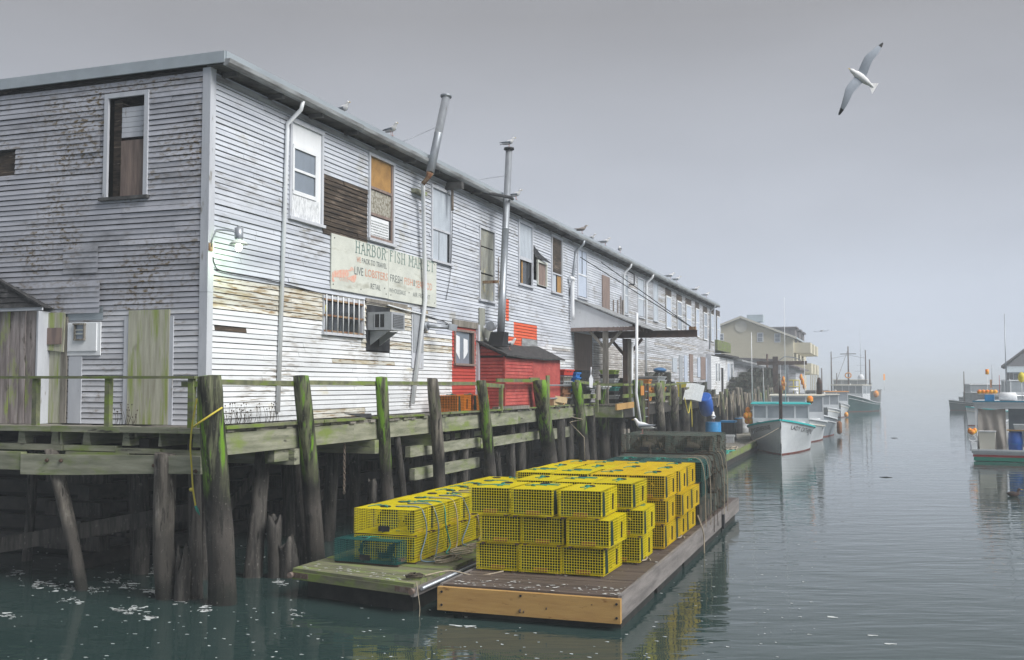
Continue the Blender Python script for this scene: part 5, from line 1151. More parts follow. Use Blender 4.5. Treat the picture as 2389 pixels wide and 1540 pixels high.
pts = curve([(-.06,6.9,ZR+.3),(.03,6.9,ZR+.05),(.05,7.0,.3),(.06,6.95,.05),(.07,7.0,-.1)], 4); rope('mooring_line', pts, .014, 'rope', 'tan line hanging over raft side into the water', fr=RFm)
# ================================================================ small mossy raft on the left
FRp = HZ(965, 1362, ZR); FLp = HZ(683, 1325, ZR)
def LR(u, v, z):    # u 0 (right) .. 1 (left), v metres back
    return (FRp[0]+(FLp[0]-FRp[0])*u*(1), FRp[1]+(FLp[1]-FRp[1])*u*max(0, 1-v/6)+v, z)
r2 = thing('small_raft', 'small green mossy raft left of the big raft, iron straps at corners', 'raft', (FRp[0]-1, FRp[1]+2, .1))
M['mossdeck'] = mat('mossy_raft_deck', (.22,.22,.13), (.13,.13,.09), (1.5,8,8), (.35,.65), c3=(.20,.26,.07), sc3=(1.5,3,3), th3=(.48,.62), c4=(.5,.5,.46), sc4=(14,14,14), th4=(.7,.73), rough=.75, bump=.3, rand=.1, off=5)
v = 0.; rg = random.Random(12)
while v < 7.6:
    w_ = .235; a = [LR(1, v, 0), LR(0, v, 0), LR(0, v+w_-.012, 0), LR(1, v+w_-.012, 0)]; dz = rg.uniform(-.006,.006)
    part('deck_plank', MB().hexa([(p[0],p[1],ZR-.05) for p in a] + [(p[0],p[1],ZR+dz) for p in a]), M['mossdeck'], r2); v += w_
def quadbox(mb, p, q, th, z0, z1):
    p, q = Vector((p[0],p[1],0)), Vector((q[0],q[1],0)); n = Vector((-(q-p).y, (q-p).x, 0)).normalized()*th
    a = [p, q, q+n, p+n]; return mb.hexa([(v_.x,v_.y,z0) for v_ in a]+[(v_.x,v_.y,z1) for v_ in a])
fl_, fr__ = LR(1,-.02,0), LR(0,-.02,0)
part('front_timber', quadbox(MB(), fr__, fl_, -.07, ZR-.17, ZR-.052), M['mossdeck'], r2)
br_ = LR(0, 7.6, 0); part('side_timber', quadbox(MB(), (fr__[0]+.02,fr__[1]), (br_[0]+.02, br_[1]), .06, ZR-.19, ZR-.055), M['raftside'], r2)
part('float_block', MB().hexa([LR(.93,.25,-.3), LR(.06,.25,-.3), LR(.06,7.2,-.3), LR(.93,7.2,-.3), LR(.93,.25,ZR-.18), LR(.06,.25,ZR-.18), LR(.06,7.2,ZR-.18), LR(.93,7.2,ZR-.18)]), M['float'], r2)
for u_ in (.995, .14): 
    a, b = LR(u_, -.03, 0), LR(u_-.135, -.03, 0); part('iron_strap', quadbox(MB(), b, a, -.085, ZR-.14, ZR-.06), M['strapiron'], r2)
for u_ in (1.0, .0): p = LR(u_, -.06, ZR-.10); part('strap_eye', MB().tube([(p[0]-.0,p[1]-.05,p[2]),(p[0],p[1]+.03,p[2])], .045, 10), M['strapiron'], r2)
pz = ZR-.03; part('edge_pipe', MB().tube([(fr__[0]+.09, fr__[1]+.1, pz-.05), (br_[0]+.09, br_[1], pz-.05)], .03, 8), M['galv'], r2)
yc = HZ(967, 1317, ZR)
for i in range(9):
    for k in range(2):
        loc = (yc[0]-TL/2+rg.uniform(-.02,.02)+.0*k, yc[1]+TW/2+i*(TW+.03), ZR+.014+k*TP)
        put_trap(PY, loc, math.pi/2+rg.uniform(-.015,.015), 'yellow sideways trap on the mossy raft, %s tier, %s from the front' % (('lower','upper')[k], ordn[i]), 'yellow traps stacked on the mossy raft', WF)
gt = make_trap('gwire', 'single teal wire trap at the front of the mossy raft', Wd=.62, Ln=1.18, Ht=.36, seed=7, cell=.036)
gx, gy = HZ(760, 1312, ZR); hx, hy = HZ(937, 1326, ZR); d = Vector((hx-gx, hy-gy, 0)); an = math.atan2(d.y, d.x)
c_ = Vector((gx, gy, 0)) + d*.5 + Vector((-d.y, d.x, 0)).normalized()*.36
gt.location = WF.w((c_.x, c_.y, ZR+.014)); gt.rotation_euler = (0,0,WF.a+an+math.pi/2)
for k in range(9):
    yy = yc[1]+.3+k*.47+rg.uniform(-.1,.1); x_ = yc[0]; z_ = ZR+.87
    pts = curve([(x_-.5,yy,z_+.02),(x_-.1,yy+.03,z_+.02),(x_+.02,yy,z_-.1),(x_+.04+rg.uniform(0,.03),yy+rg.uniform(-.15,.15),z_-.4),(x_+.05,yy+rg.uniform(-.2,.2),z_-.75),(x_+.12,yy-.15,ZR+.03),(x_+.3,yy+.1,ZR+.02)], 4)
    rope('trap_rope', pts, .012, rg.choice(('rope','rope','ropeb','ropeg')), '%s rope from the front hanging down the yellow traps on mossy raft' % ordn[k])
for k in range(5):
    cx_, cy_ = yc[0]+.33+rg.uniform(-.1,.1), yc[1]+.5+k*.75; pts = []
    for j in range(26): a = j*.75; r_ = .12+.13*rg.random(); pts.append((cx_+r_*math.cos(a)*.9, cy_+r_*1.7*math.sin(a), ZR+.02+.002*j))
    rope('coiled_rope', curve(pts, 2), .011, 'rope', '%s loose coil of tan rope from the front on mossy raft' % ordn[k])
for k, (pp_, lab) in enumerate([([(FRp[0]-.05,FRp[1]+.5,ZR+.03),(FRp[0]+.2,FRp[1]+.9,ZR+.05),(FRp[0]+.6,FRp[1]+1.0,ZR-.02),(FRp[0]+.95,FRp[1]+1.25,ZR+.03)], 'tan mooring line joining the mossy raft to the big raft'),
                               ([(FRp[0]+.02,FRp[1]+.05,ZR+.02),(FRp[0]+.08,FRp[1]+.0,ZR-.2),(FRp[0]+.09,FRp[1]+.02,.1),(FRp[0]+.08,FRp[1]+.0,-.1)], 'thin line hanging off the corner of the mossy raft')]):
    rope('mooring_line', curve(pp_, 5), (.013, .007)[k], 'rope', lab)
pts = [(FRp[0]-.15+.1*math.cos(j*.9)*rg.random()*1.5, FRp[1]+.35+.1*math.sin(j*.9)*rg.random()*2, ZR+.03+.003*j) for j in range(22)]
rope('rope_tangle', curve(pts, 2), .014, 'weed', 'dark rope tangle on the right front corner of the mossy raft')
# yellow rope on the corner pile
p0 = FP[0][7]; px_, py_, pz_, pr = p0
pts = [(px_+(pr+.04)*math.cos(a), py_+(pr+.04)*math.sin(a)+.03, pz_-.62-.16*math.cos((a+2.6))) for a in [math.pi*1.15 + i*.22 for i in range(13)]]
rope('yellow_rope', pts, .016, 'ropey', 'yellow rope looped round the thick corner pile')
a_ = LW(455, 1000, 1.32)
Lq = lambda x, y: (LW(x, y, 1.32)[0], -1.32, LW(x, y, 1.32)[1])
rope('yellow_rope', curve([Lq(459,930), Lq(449,985), Lq(444,1040), Lq(447,1090), Lq(450,1140), Lq(457,1186)], 5), .014, 'ropey', 'yellow rope end hanging beside the corner pile with knot')
solo('rope_knot', MB().ell(Lq(446,1142), (.035,.035,.03), 8, 6), M['ropey'], 'small orange yellow knot on the hanging yellow rope', 'knot', Lq(446,1142))
solo('rope_end', MB().tube([Lq(456,1180), Lq(460,1190), Lq(466,1202)], [.02,.025,.006], 5), M['ropeg'], 'teal frayed end of the hanging yellow rope', 'rope', Lq(456,1180))
# ================================================================ clutter on the loading platform
def col(name, c, r=.5): 
    if name not in M: M[name] = mat(name, c, tuple(x*.75 for x in c), (5,5,5), (.3,.7), rough=r)
    return name
def tote(x, y, z, wx, wy, h, m_, label, rz=0, cat='fish box', name='fish_box', lid=None):
    t = thing(name, label, cat, (x, y, z), rz=rz); mb = MB(); f = .9
    t['_b'] = [0,0,0]
    a, b = wx/2, wy/2
    mb.hexa([(-a*f,-b*f,0),(a*f,-b*f,0),(a*f,b*f,0),(-a*f,b*f,0),(-a,-b,h-.03),(a,-b,h-.03),(a,b,h-.03),(-a,b,h-.03)])
    part('box_body', mb, M[m_], t)
    r_ = MB(); r_.box(-a-.02,a+.02,-b-.02,-b+.02,h-.045,h); r_.box(-a-.02,a+.02,b-.02,b+.02,h-.045,h); r_.box(-a-.02,-a+.02,-b+.021,b-.021,h-.045,h); r_.box(a-.02,a+.02,-b+.021,b-.021,h-.045,h)
    part('rim', r_, M[m_], t)
    for s_ in (-1, 1): part('hand_slot', MB().box(a*.97-.004, a*.97+.012, s_*b*.3-.05, s_*b*.3+.05, h*.55, h*.7), M['black'], t)
    if lid: part('lid', MB().box(-a-.03, a+.03, -b-.03, b+.03, h+.001, h+.05), M[lid], t)
    return t
def put(px_l, px_r, py_b, py_t, x, depth, m_, label, **k):
    """box on the platform whose water-facing front spans px_l..px_r"""
    t0, zb = RW(px_l, py_b, x); t1, _ = RW(px_r, py_b, x); zt = RW(px_l, py_t, x)[1]
    return tote(x-depth/2, (t0+t1)/2, zb, depth, abs(t1-t0), zt-zb, m_, label, **k)
col('tote_red', (.62,.05,.03)); col('tote_blue', (.02,.20,.60)); col('tote_grey', (.33,.35,.36)); col('tote_black', (.03,.03,.033)); col('tote_green', (.28,.42,.04)); col('tote_teal', (.03,.30,.27)); col('tote_brown', (.25,.12,.06), .9); col('tote_orange', (.62,.25,.04)); col('tote_white', (.62,.65,.66)); col('barrel_blue', (.02,.12,.50), .35); col('cardboard', (.50,.38,.22), .9); col('brightyellow', (.72,.62,.08)); col('bag_white', (.70,.72,.75))
def stack(x, y, z0, items, wx, wy, pre, grp, rz=0):
    z = z0
    for i, (m_, h, lab) in enumerate(items): tote(x+rg.uniform(-.02,.02), y+rg.uniform(-.03,.03), z, wx, wy, h-.004, m_, lab, rz=rz)['group'] = grp; z += h
    return z
yS = 18.75
stack(.55, yS, DZ, [('tote_black', .22, 'black crate at the bottom under the wooden boxes by red shed')] + [('tote_brown', .22, l) for l in ('lower weathered brown wooden box beside the red shed','upper weathered brown wooden box beside the red shed')] + [('tote_grey', .19, 'grey fish box below the weathered one beside red shed'), ('old', .17, 'weathered grey fish box just under the red box')], .75, 1.0, '', 'fish boxes piled beside the red shed')
zt = stack(.6, yS+1.25, DZ, [('tote_grey' if i in (0,1,2) else 'tote_blue', .165, '%s box from the deck in the blue fish box stack' % ordn[i]) for i in range(7)], .7, .55, '', 'blue fish boxes beside the red shed')
tote(.55, yS+.15, DZ+1.04, .8, 1.15, .20, 'tote_red', 'bright red fish box on top of the stack beside the red shed')
stack(.4, 21.6, DZ, [('tote_black', .25, '%s box from the deck in the black stack behind canopy post' % ordn[i]) for i in range(5)], .8, 1.3, '', 'black boxes under the canopy')
tote(1.0, 22.3, DZ+.55, .8, 1.2, .12, 'tote_white', 'white lid tray lying beside the black boxes under canopy')
stack(1.0, 24.3, DZ, [(('tote_black','tote_grey','tote_black','tote_teal','tote_black','tote_white','tote_black')[i], .16, '%s tray from the deck in the mixed crate stack by dark post' % ordn[i]) for i in range(7)], .6, .7, '', 'mixed trays by the dark canopy post')
tote(1.0, 24.3, DZ+1.13, .6, .75, .16, 'tote_green', 'lime green fish tray tipped on top of the mixed trays')
stack(.9, 26.6, DZ, [('tote_black', .2, '%s box from the deck in the black stack beyond the canopy' % ordn[i]) for i in range(5)], .6, 1.0, '', 'black boxes beyond the canopy')
stack(1.3, 29.3, DZ, [('tote_orange', .24, '%s orange crate from the deck beyond the canopy' % ordn[i]) for i in range(4)], .5, .6, '', 'orange crates beyond the canopy')
stack(1.2, 31.2, DZ, [('tote_black', .3, 'low black box under the grey coolers'), ('tote_orange', .3, 'orange brown box under the grey coolers'), ('tote_grey', .34, 'big grey cooler box beyond canopy'), ('tote_grey', .16, 'grey cooler lid box on top beyond canopy')], 1.0, 1.9, '', 'grey coolers beyond the canopy')
tote(1.5, 37.6, DZ+.1, .5, .7, .75, 'brightyellow', 'bright yellow bin between two grey piles')
tote(1.1, 42.5, DZ, 1.0, 1.6, .6, 'tote_black', 'dark bin behind the hanging white float box')
solo('white_shovel', MB().prism([(1.15,20.7,DZ+.62),(1.18,21.0,DZ+.60),(1.18,21.1,DZ+.9),(1.16,20.9,DZ+1.1),(1.14,20.72,DZ+.92)], (.02,.0,.0)).tube([(1.16,20.9,DZ+1.08),(1.16,20.97,DZ+1.35)], .02, 6), M['bag_white'], 'white plastic shovel blade propped upright by blue boxes', 'shovel', (1.16,20.9,DZ))
# dark trap heaps beyond the canopy
k = 0
for (x_, y_, z_, rz, dirty) in [(.8,33.6,0,1.57,1),(.8,34.9,0,1.57,1),(.9,34.2,.435,1.5,1),(.9,35.4,.435,1.6,1),(.8,34.7,.87,1.57,1),(.9,36.2,0,1.6,1),(1.0,33.8,.87,1.57,1),(.9,45,0,1.57,1),(1.0,46.2,0,1.5,1),(.9,45.5,.435,1.57,1),(1.1,47.6,0,1.6,1),(1.1,44.2,.435,1.5,1)]:
    put_trap(PD, (x_, y_, DZ+.02+z_), rz, '%s dark trap in the platform heap, %s' % (ordn[k], 'beyond grey coolers' if y_ < 40 else 'near hanging blue barrel'), 'dark traps heaped on the platform', WF); k += 1
solo('blue_bag', MB().ell((1.0, 34.2, DZ+1.42), (.3,.75,.13), 12, 7), M[col('bag_blue', (.05,.16,.34))], 'blue sack lying over the dark traps on platform', 'sack', (1,34.2,DZ+1.3))
# orange traps and box near the red bay
PT = make_trap('orwire', 'orange wire trap on deck in front of the red bay, nearer one', seed=4)
t0 = RW(1042, 965, .75)[0]; t1 = RW(1100, 962, .75)[0]; PT.location = WF.w((.62, t0+.62, DZ+.02)); PT.rotation_euler = (0,0,WF.a+.06)
P2 = copy_tree(PT); P2['label'] = 'orange wire trap on deck beside the red shed wall, farther one'; P2.location = WF.w((.55, t0+2.0, DZ+.02)); P2.rotation_euler = (0,0,WF.a-.05)
for o in (PT, P2): o['group'] = 'orange traps on the deck'
bx = thing('cardboard_box', 'tan cardboard box on deck edge right of the red shed', 'box', (.7, 16.3, DZ))
y0 = RW(1290, 945, .95)[0]; part('box_side', MB().box(.55, .98, y0, y0+.95, DZ+.02, DZ+.26), M['cardboard'], bx); part('box_flap', MB().beam((.99, y0+.1, DZ+.262), (1.15, y0+.9, DZ+.19), .01, .2), M['cardboard'], bx)
for k, (xa, ya, xb, yb) in enumerate(((1155,962,1215,955),(1168,957,1225,952))):
    p, q = RW(xa, ya, .95), RW(xb, yb, .98); part('deck_timber', MB().beam((.95,p[0],DZ+.06),(1.02,q[0],DZ+.06), .18, .1), M['old'], WH)
solo('broom_handle', MB().tube([(1.0,)+RW(1303,960,1.0), (.9,)+RW(1328,925,.9)], .018, 6), M['freshwood'], 'slanting broom handle leaning beside the red shed', 'broom', (1.0,)+RW(1303,960,1.0))
# gutter scrap and plants at the wall foot
solo('sheet_scrap', MB().prism([(.5,)+RW(803,966,.5), (.9,)+RW(868,977,.9), (.5,)+RW(866,966,.5)], (0,0,.015)), M['black'], 'dark sheet scrap lying on deck under slanting white pipe', 'scrap', (.6,)+RW(803,966,.5))
for k, (px, py) in enumerate(((548,992),(575,990),(615,988),(285,990),(500,996))):
    mb = MB(); (t_, z_), a_ = (RW(px, py, .2), 0) if px > 490 else ((0,0), 1); r_ = random.Random(k)
    if a_: x_ = LW(px, py, .25)[0]
    for j in range(16):
        b = Vector((.2+r_.uniform(-.1,.1), t_+r_.uniform(-.35,.35), DZ+.01)) if not a_ else Vector((x_+r_.uniform(-.3,.3), -.25, DZ+.01))
        e_ = b + Vector((r_.uniform(-.05,.05), r_.uniform(-.08,.08), r_.uniform(.1,.38))); mb.tube([b, (b+e_)/2+Vector((.01,.02,0)), e_], [.004,.004,.002], 3)
        mb.ell(tuple(e_), (.012,.012,.014), 5, 4)
    solo('dry_weeds', mb, M['weed'], ('dry weed tuft on deck just right of the corner pile','dry weed tuft between corner pile and white downpipe','dry weed tuft near the foot of white downpipe','dry weed tuft left of the algae plywood door','small dry weed tuft behind the corner pile')[k], 'weed', (.2,t_,DZ) if not a_ else (x_,-.25,DZ))
# hanging tote and blue barrel on outer piles, ladder, marker boards
Z = lambda px, py, a: (a,) + RW(px, py, a)
hb = MB().prism([Z(1620.8,894,2.62), Z(1612,932,2.62), Z(1635,937,2.62), Z(1644,900,2.62)], (-.4, 0, 0))
solo('float_box', hb, M['tote_white'], 'pale grey plastic box hanging tilted on an outer pile', 'box', Z(1628,915,2.6))
p, q = Vector(Z(1643,925,2.6)), Vector(Z(1649,962,2.6)); r_ = .34
solo('hanging_barrel', MB().tube([p, p+(q-p)*.03, p+(q-p)*.3, p+(q-p)*.34, p+(q-p)*.66, p+(q-p)*.7, p+(q-p)*.97, q], [r_*.85,r_,r_*1.04,r_*1.07,r_*1.07,r_*1.04,r_,r_*.85], 18), M['barrel_blue'], 'blue plastic barrel hanging on an outer pile', 'barrel', tuple(p))
ld_ = thing('ladder', 'black ladder fixed to platform edge beside thick green pile', 'ladder', (2.25, RW(1506,900,2.25)[0], 0)); ya, yb = RW(1502,900,2.25)[0], RW(1511,900,2.25)[0]
for y_ in (ya, yb): part('side_rail', MB().box(2.2, 2.28, y_-.05, y_+.05, .2, DZ+.75), M['steel'], ld_)
for k in range(9): part('rung', MB().tube([(2.24, ya+.05, .5+k*.33), (2.24, yb-.05, .5+k*.33)], .025, 6), M['galv'], ld_)
a0, z1 = RW(1494,900,2.46); a1, z0 = RW(1501,922,2.46); solo('orange_marker', MB().box(2.45, 2.48, a0, a1, z0, z1), M['tote_orange'], 'orange board nailed on the thick green pile', 'sign', (2.46,a0,z0))
a0, z1 = RW(1540,888,2.3); a1, z0 = RW(1549,938,2.3); solo('green_plank', MB().box(2.28, 2.33, a0, a1, z0, z1), M['rail'], 'upright green plank right of the grey mossy capped pile', 'plank', (2.3,a0,z0))
for k, px in enumerate((1452, 1461)):
    a0, z1 = RW(px,1001,1.9); solo('hanging_board', MB().box(1.9, 1.96, a0, a0+.28, .5, z1), M['old'], ('left one of twin grey boards hanging below the platform','right one of twin grey boards hanging below the platform')[k], 'board', (1.93,a0,.5))
a0 = RW(1440,947,2.2)[0]; solo('platform_plank', MB().beam((2.15,RW(1437,950,2.15)[0],RW(1437,950,2.15)[1]), (2.15,RW(1477,944,2.15)[0],RW(1477,944,2.15)[1]), .06, .22), M['freshwood'], 'fresh brown plank nailed across the platform edge', 'plank', (2.15,a0,DZ))
a0, z1 = RW(1397,900,1.42); solo('nailed_board', MB().box(1.36, 1.42, RW(1394,905,1.42)[0], RW(1401,905,1.42)[0], RW(1396,933,1.42)[1], RW(1396,898,1.42)[1]), M['old'], 'short pale board nailed on the mossy leaning pile', 'board', (1.4,a0,z1))
p6 = FP[6][7]; pts = [(p6[0]+(p6[3]+.03)*math.cos(a), p6[1]+(p6[3]+.03)*math.sin(a), 2.45-.035*a) for a in [i*.6 for i in range(18)]] + [(p6[0]+.2, p6[1]+.3, 1.6), (p6[0]+.22, p6[1]+.3, .8)]
rope('wound_rope', pts, .014, 'rope', 'grey rope wound round the dark pile right of red shed')
for k, (px, tz) in enumerate(((1604,2.6),(1672,2.7),(1690,2.5),(1705,2.8),(1722,2.6),(1740,2.7),(1760,2.6))):
    t_ = RW(px, 930, 2.5)[0]; r_ = random.Random(k+50); pts = curve([(2.45,t_-.6,tz+.2),(2.5,t_,tz-.5),(2.5,t_+.5,tz-.3),(2.5,t_+.9,tz+.1),(2.5,t_+1.1,tz-.9-r_.random()*.6)], 5)
    rope('hanging_rope', pts, .022, 'rope' if k else 'ropey', '%s rope from the left slung on the far grey piles' % ordn[k])
# ================================================================ floating dock
ZD = .45
e0 = HZ(1680, 1078, ZD); e1 = HZ(1752, 1030, ZD); xd = (e0[0]+e1[0])/2
dk = thing('floating_dock', 'grey floating dock with mossy edge between wharf and lobster boat', 'dock', (xd-1.5, 35, .2)); y = 21.5; rg = random.Random(77); sf = MB()
while y < 66:
    mb = MB() if y < 50 else sf; mb.box(xd-2.9, xd-.05, y, y+.24, ZD-.05, ZD+rg.uniform(-.006,.006))
    if y < 50: part('deck_plank', mb, M['oldh'], dk)
    y += .252
part('deck_planks_far', sf, M['oldh'], dk, kind='stuff')
part('edge_timber', MB().box(xd-.045, xd+.06, 21.5, 44, ZD-.2, ZD+.05), M['rail'], dk); part('edge_timber', MB().box(xd-.045, xd+.06, 44.02, 66, ZD-.2, ZD+.03), M['beam'], dk)
part('lower_timber', MB().box(xd-.1, xd+.02, 21.5, 66, ZD-.45, ZD-.205), M['wet'], dk); part('dock_end', MB().box(xd-2.9, xd, 21.4, 21.49, 0, ZD), M['wet'], dk); part('float_body', MB().box(xd-2.7, xd-.2, 21.6, 65.8, -.3, ZD-.06), M['float'], dk)
def barrel(px, py, rad, h, m_, label, topm=None, bung=True):
    x, y = HZ(px, py, ZD); t = thing('barrel', label, 'barrel', (x, y+rad, ZD)); b = Vector((x, y+rad, ZD))
    pr_ = [(0,.9),(.03,1),(.3,1),(.33,1.04),(.36,1),(.63,1),(.66,1.04),(.69,1),(.96,1),(1,.93)]
    part('barrel_body', MB().tube([b+Vector((0,0,h*f)) for f, _ in pr_], [rad*s_ for _, s_ in pr_], 20), M[m_], t)
    part('barrel_lid', MB().tube([b+Vector((0,0,h*.985)), b+Vector((0,0,h*1.02))], rad*.97, 20), M[topm or m_], t); return t, b
col('bblue', (.03,.24,.52), .35); col('bwhite', (.62,.64,.66), .4)
bt, bpos = barrel(1661, 1049, .36, 1.22, 'bblue', 'tall blue barrel with gull on it, nearest on floating dock')
barrel(1721, 1012, .25, .92, 'tote_black', 'narrow black barrel with blue stripe on floating dock', 'bblue'); barrel(1733, 1010, .3, .95, 'bwhite', 'white barrel just behind the narrow black barrel on dock'); barrel(1750, 1006, .33, .95, 'bwhite', 'rightmost white barrel on dock beside grey locker')
def locker(px, py, w_, l_, h, m_, label, lidm):
    x, y = HZ(px, py, ZD); t = thing('dock_locker', label, 'box', (x, y+l_/2, ZD)); part('locker_body', MB().box(x-w_/2, x+w_/2, y, y+l_, ZD+.005, ZD+h), M[m_], t); part('locker_lid', MB().box(x-w_/2-.04, x+w_/2+.04, y-.04, y+l_+.04, ZD+h+.001, ZD+h+.1), M[lidm], t)
    for k in range(3): part('rib', MB().box(x-w_/2+.1+k*(w_-.3)/2, x-w_/2+.16+k*(w_-.3)/2, y-.025, y-.001, ZD+.02, ZD+h-.05), M[m_], t)
locker(1697, 1028, .72, .8, .95, 'tote_black', 'black and blue crate box on dock behind the tall blue barrel', 'bblue'); locker(1771, 1000, 1.1, 1.1, 1.15, 'tote_grey', 'large grey locker at the edge of floating dock', 'tote_grey'); locker(1697, 1033, .6, .3, .3, 'bwhite', 'low white box in front of black crate box on dock', 'bwhite')
solo('driftwood', MB().tube([HZ(1722,985,ZD)+(1.1,), HZ(1745,978,ZD)+(1.4,), HZ(1762,976,ZD)+(1.2,)], [.12,.16,.08], 8), M['old'], 'old log lying over the dock behind barrels', 'log', HZ(1740,985,ZD)+(1.,))
for k, (px, py) in enumerate(((1684,1062),(1700,1052))):
    x, y = HZ(px, py, ZD); r_ = random.Random(k); pts = [(x+r_.uniform(-.3,.3), y+r_.uniform(-1,1)+j*.25, ZD+.04+.02*r_.random()) for j in range(9)]
    rope('dock_rope', curve(pts, 3), .035, 'rope' if k else 'ropeg', ('pale rope strewn along the dock edge, nearer','mossy rope strewn along the dock edge, farther')[k])

gu = MB(); r_ = random.Random(6)
for k in range(240):
    if k < 170: x_, y_ = -RW_*r_.random()*.98, r_.uniform(0, .45)*1.2 if k < 110 else r_.uniform(.5, 8); p_ = RFm.w((x_, y_, 0)); q_ = WF.l(p_); x_, y_ = q_.x, q_.y
    else: q_ = LR(r_.uniform(.05,.95), r_.uniform(.05,.55), 0); x_, y_ = q_[0], q_[1]
    a_ = r_.choice((.008,.012,.02,.03)); ph = r_.random()*6
    gu.add([(x_+a_*(1+.4*math.sin(2*t+ph))*math.cos(t), y_+a_*.9*(1+.3*math.sin(3*t+ph))*math.sin(t), ZR+.0085) for t in [i*.7854 for i in range(8)]], [tuple(range(8))])
solo('bird_droppings', gu, M['gutter'] if False else mat('bird_dropping_white', (.55,.55,.53), rough=.9), None, None, kind='stuff')
# ================================================================ boats
M['hullw'] = mat('white_hull_paint', (.62,.65,.67), (.52,.55,.58), (1.5,1.5,3), (.3,.7), c3=(.36,.36,.34), sc3=(3,3,6), th3=(.62,.75), rough=.35, spec=.5)
M['hullg'] = mat('grey_hull_paint', (.24,.28,.31), (.18,.21,.24), (2,2,3), rough=.4, spec=.5)
M['hullgreen'] = mat('dark_green_hull', (.02,.07,.075), (.03,.09,.09), (2,2,3), rough=.4, spec=.5)
M['teal'] = mat('teal_trim', (.03,.42,.42), rough=.4); M['redbottom'] = mat('red_antifouling', (.20,.04,.03), (.10,.04,.03), (5,5,5), rough=.7)
M['boatglass'] = mat('boat_glass', (.20,.23,.26), (.30,.33,.36), (1.5,1.5,1.5), (.3,.7), rough=.15, spec=.6, bump=0)
M['cream'] = mat('cream_paint', (.62,.60,.52), rough=.5); M['deckgrey'] = mat('deck_grey', (.32,.33,.33), rough=.7)
M['tarp'] = mat('beige_tarp', (.42,.39,.35), (.34,.31,.28), (3,3,3), rough=.8); M['buoyo'] = mat('orange_buoy', (.85,.20,.03), (.80,.45,.05), (6,6,6), (.4,.6), rough=.5, bump=0)
M['greenstripe'] = mat('green_stripe', (.01,.22,.15), rough=.4); M['redstripe'] = mat('red_stripe', (.28,.03,.03), rough=.5); M['darkstack'] = mat('dark_exhaust', (.035,.035,.035), (.09,.05,.04), (6,6,6), rough=.8)
def hull_fn(B_, L_, hb, hs, flare=1.25, fine=1.7, wlf=.90):
    def f(s, z):
        h = hs + (hb-hs)*(1-s)**2.2
        b = B_/2*(1-(1-min(1, s/.42))**fine)**.85 * (1 - .10*max(0, (s-.6)/.4))
        bw = B_/2*wlf*(1-(1-min(1, s/.62))**1.5) * (1-.12*max(0,(s-.6)/.4))
        if z >= 0: t = (z/h)**flare; x = bw + (b-bw)*t
        else: x = bw*max(0, 1-(z/-.6)**2)**.5
        return x, s*L_ + (1-s)**4*max(0,(h-z))*.10, h
    return f
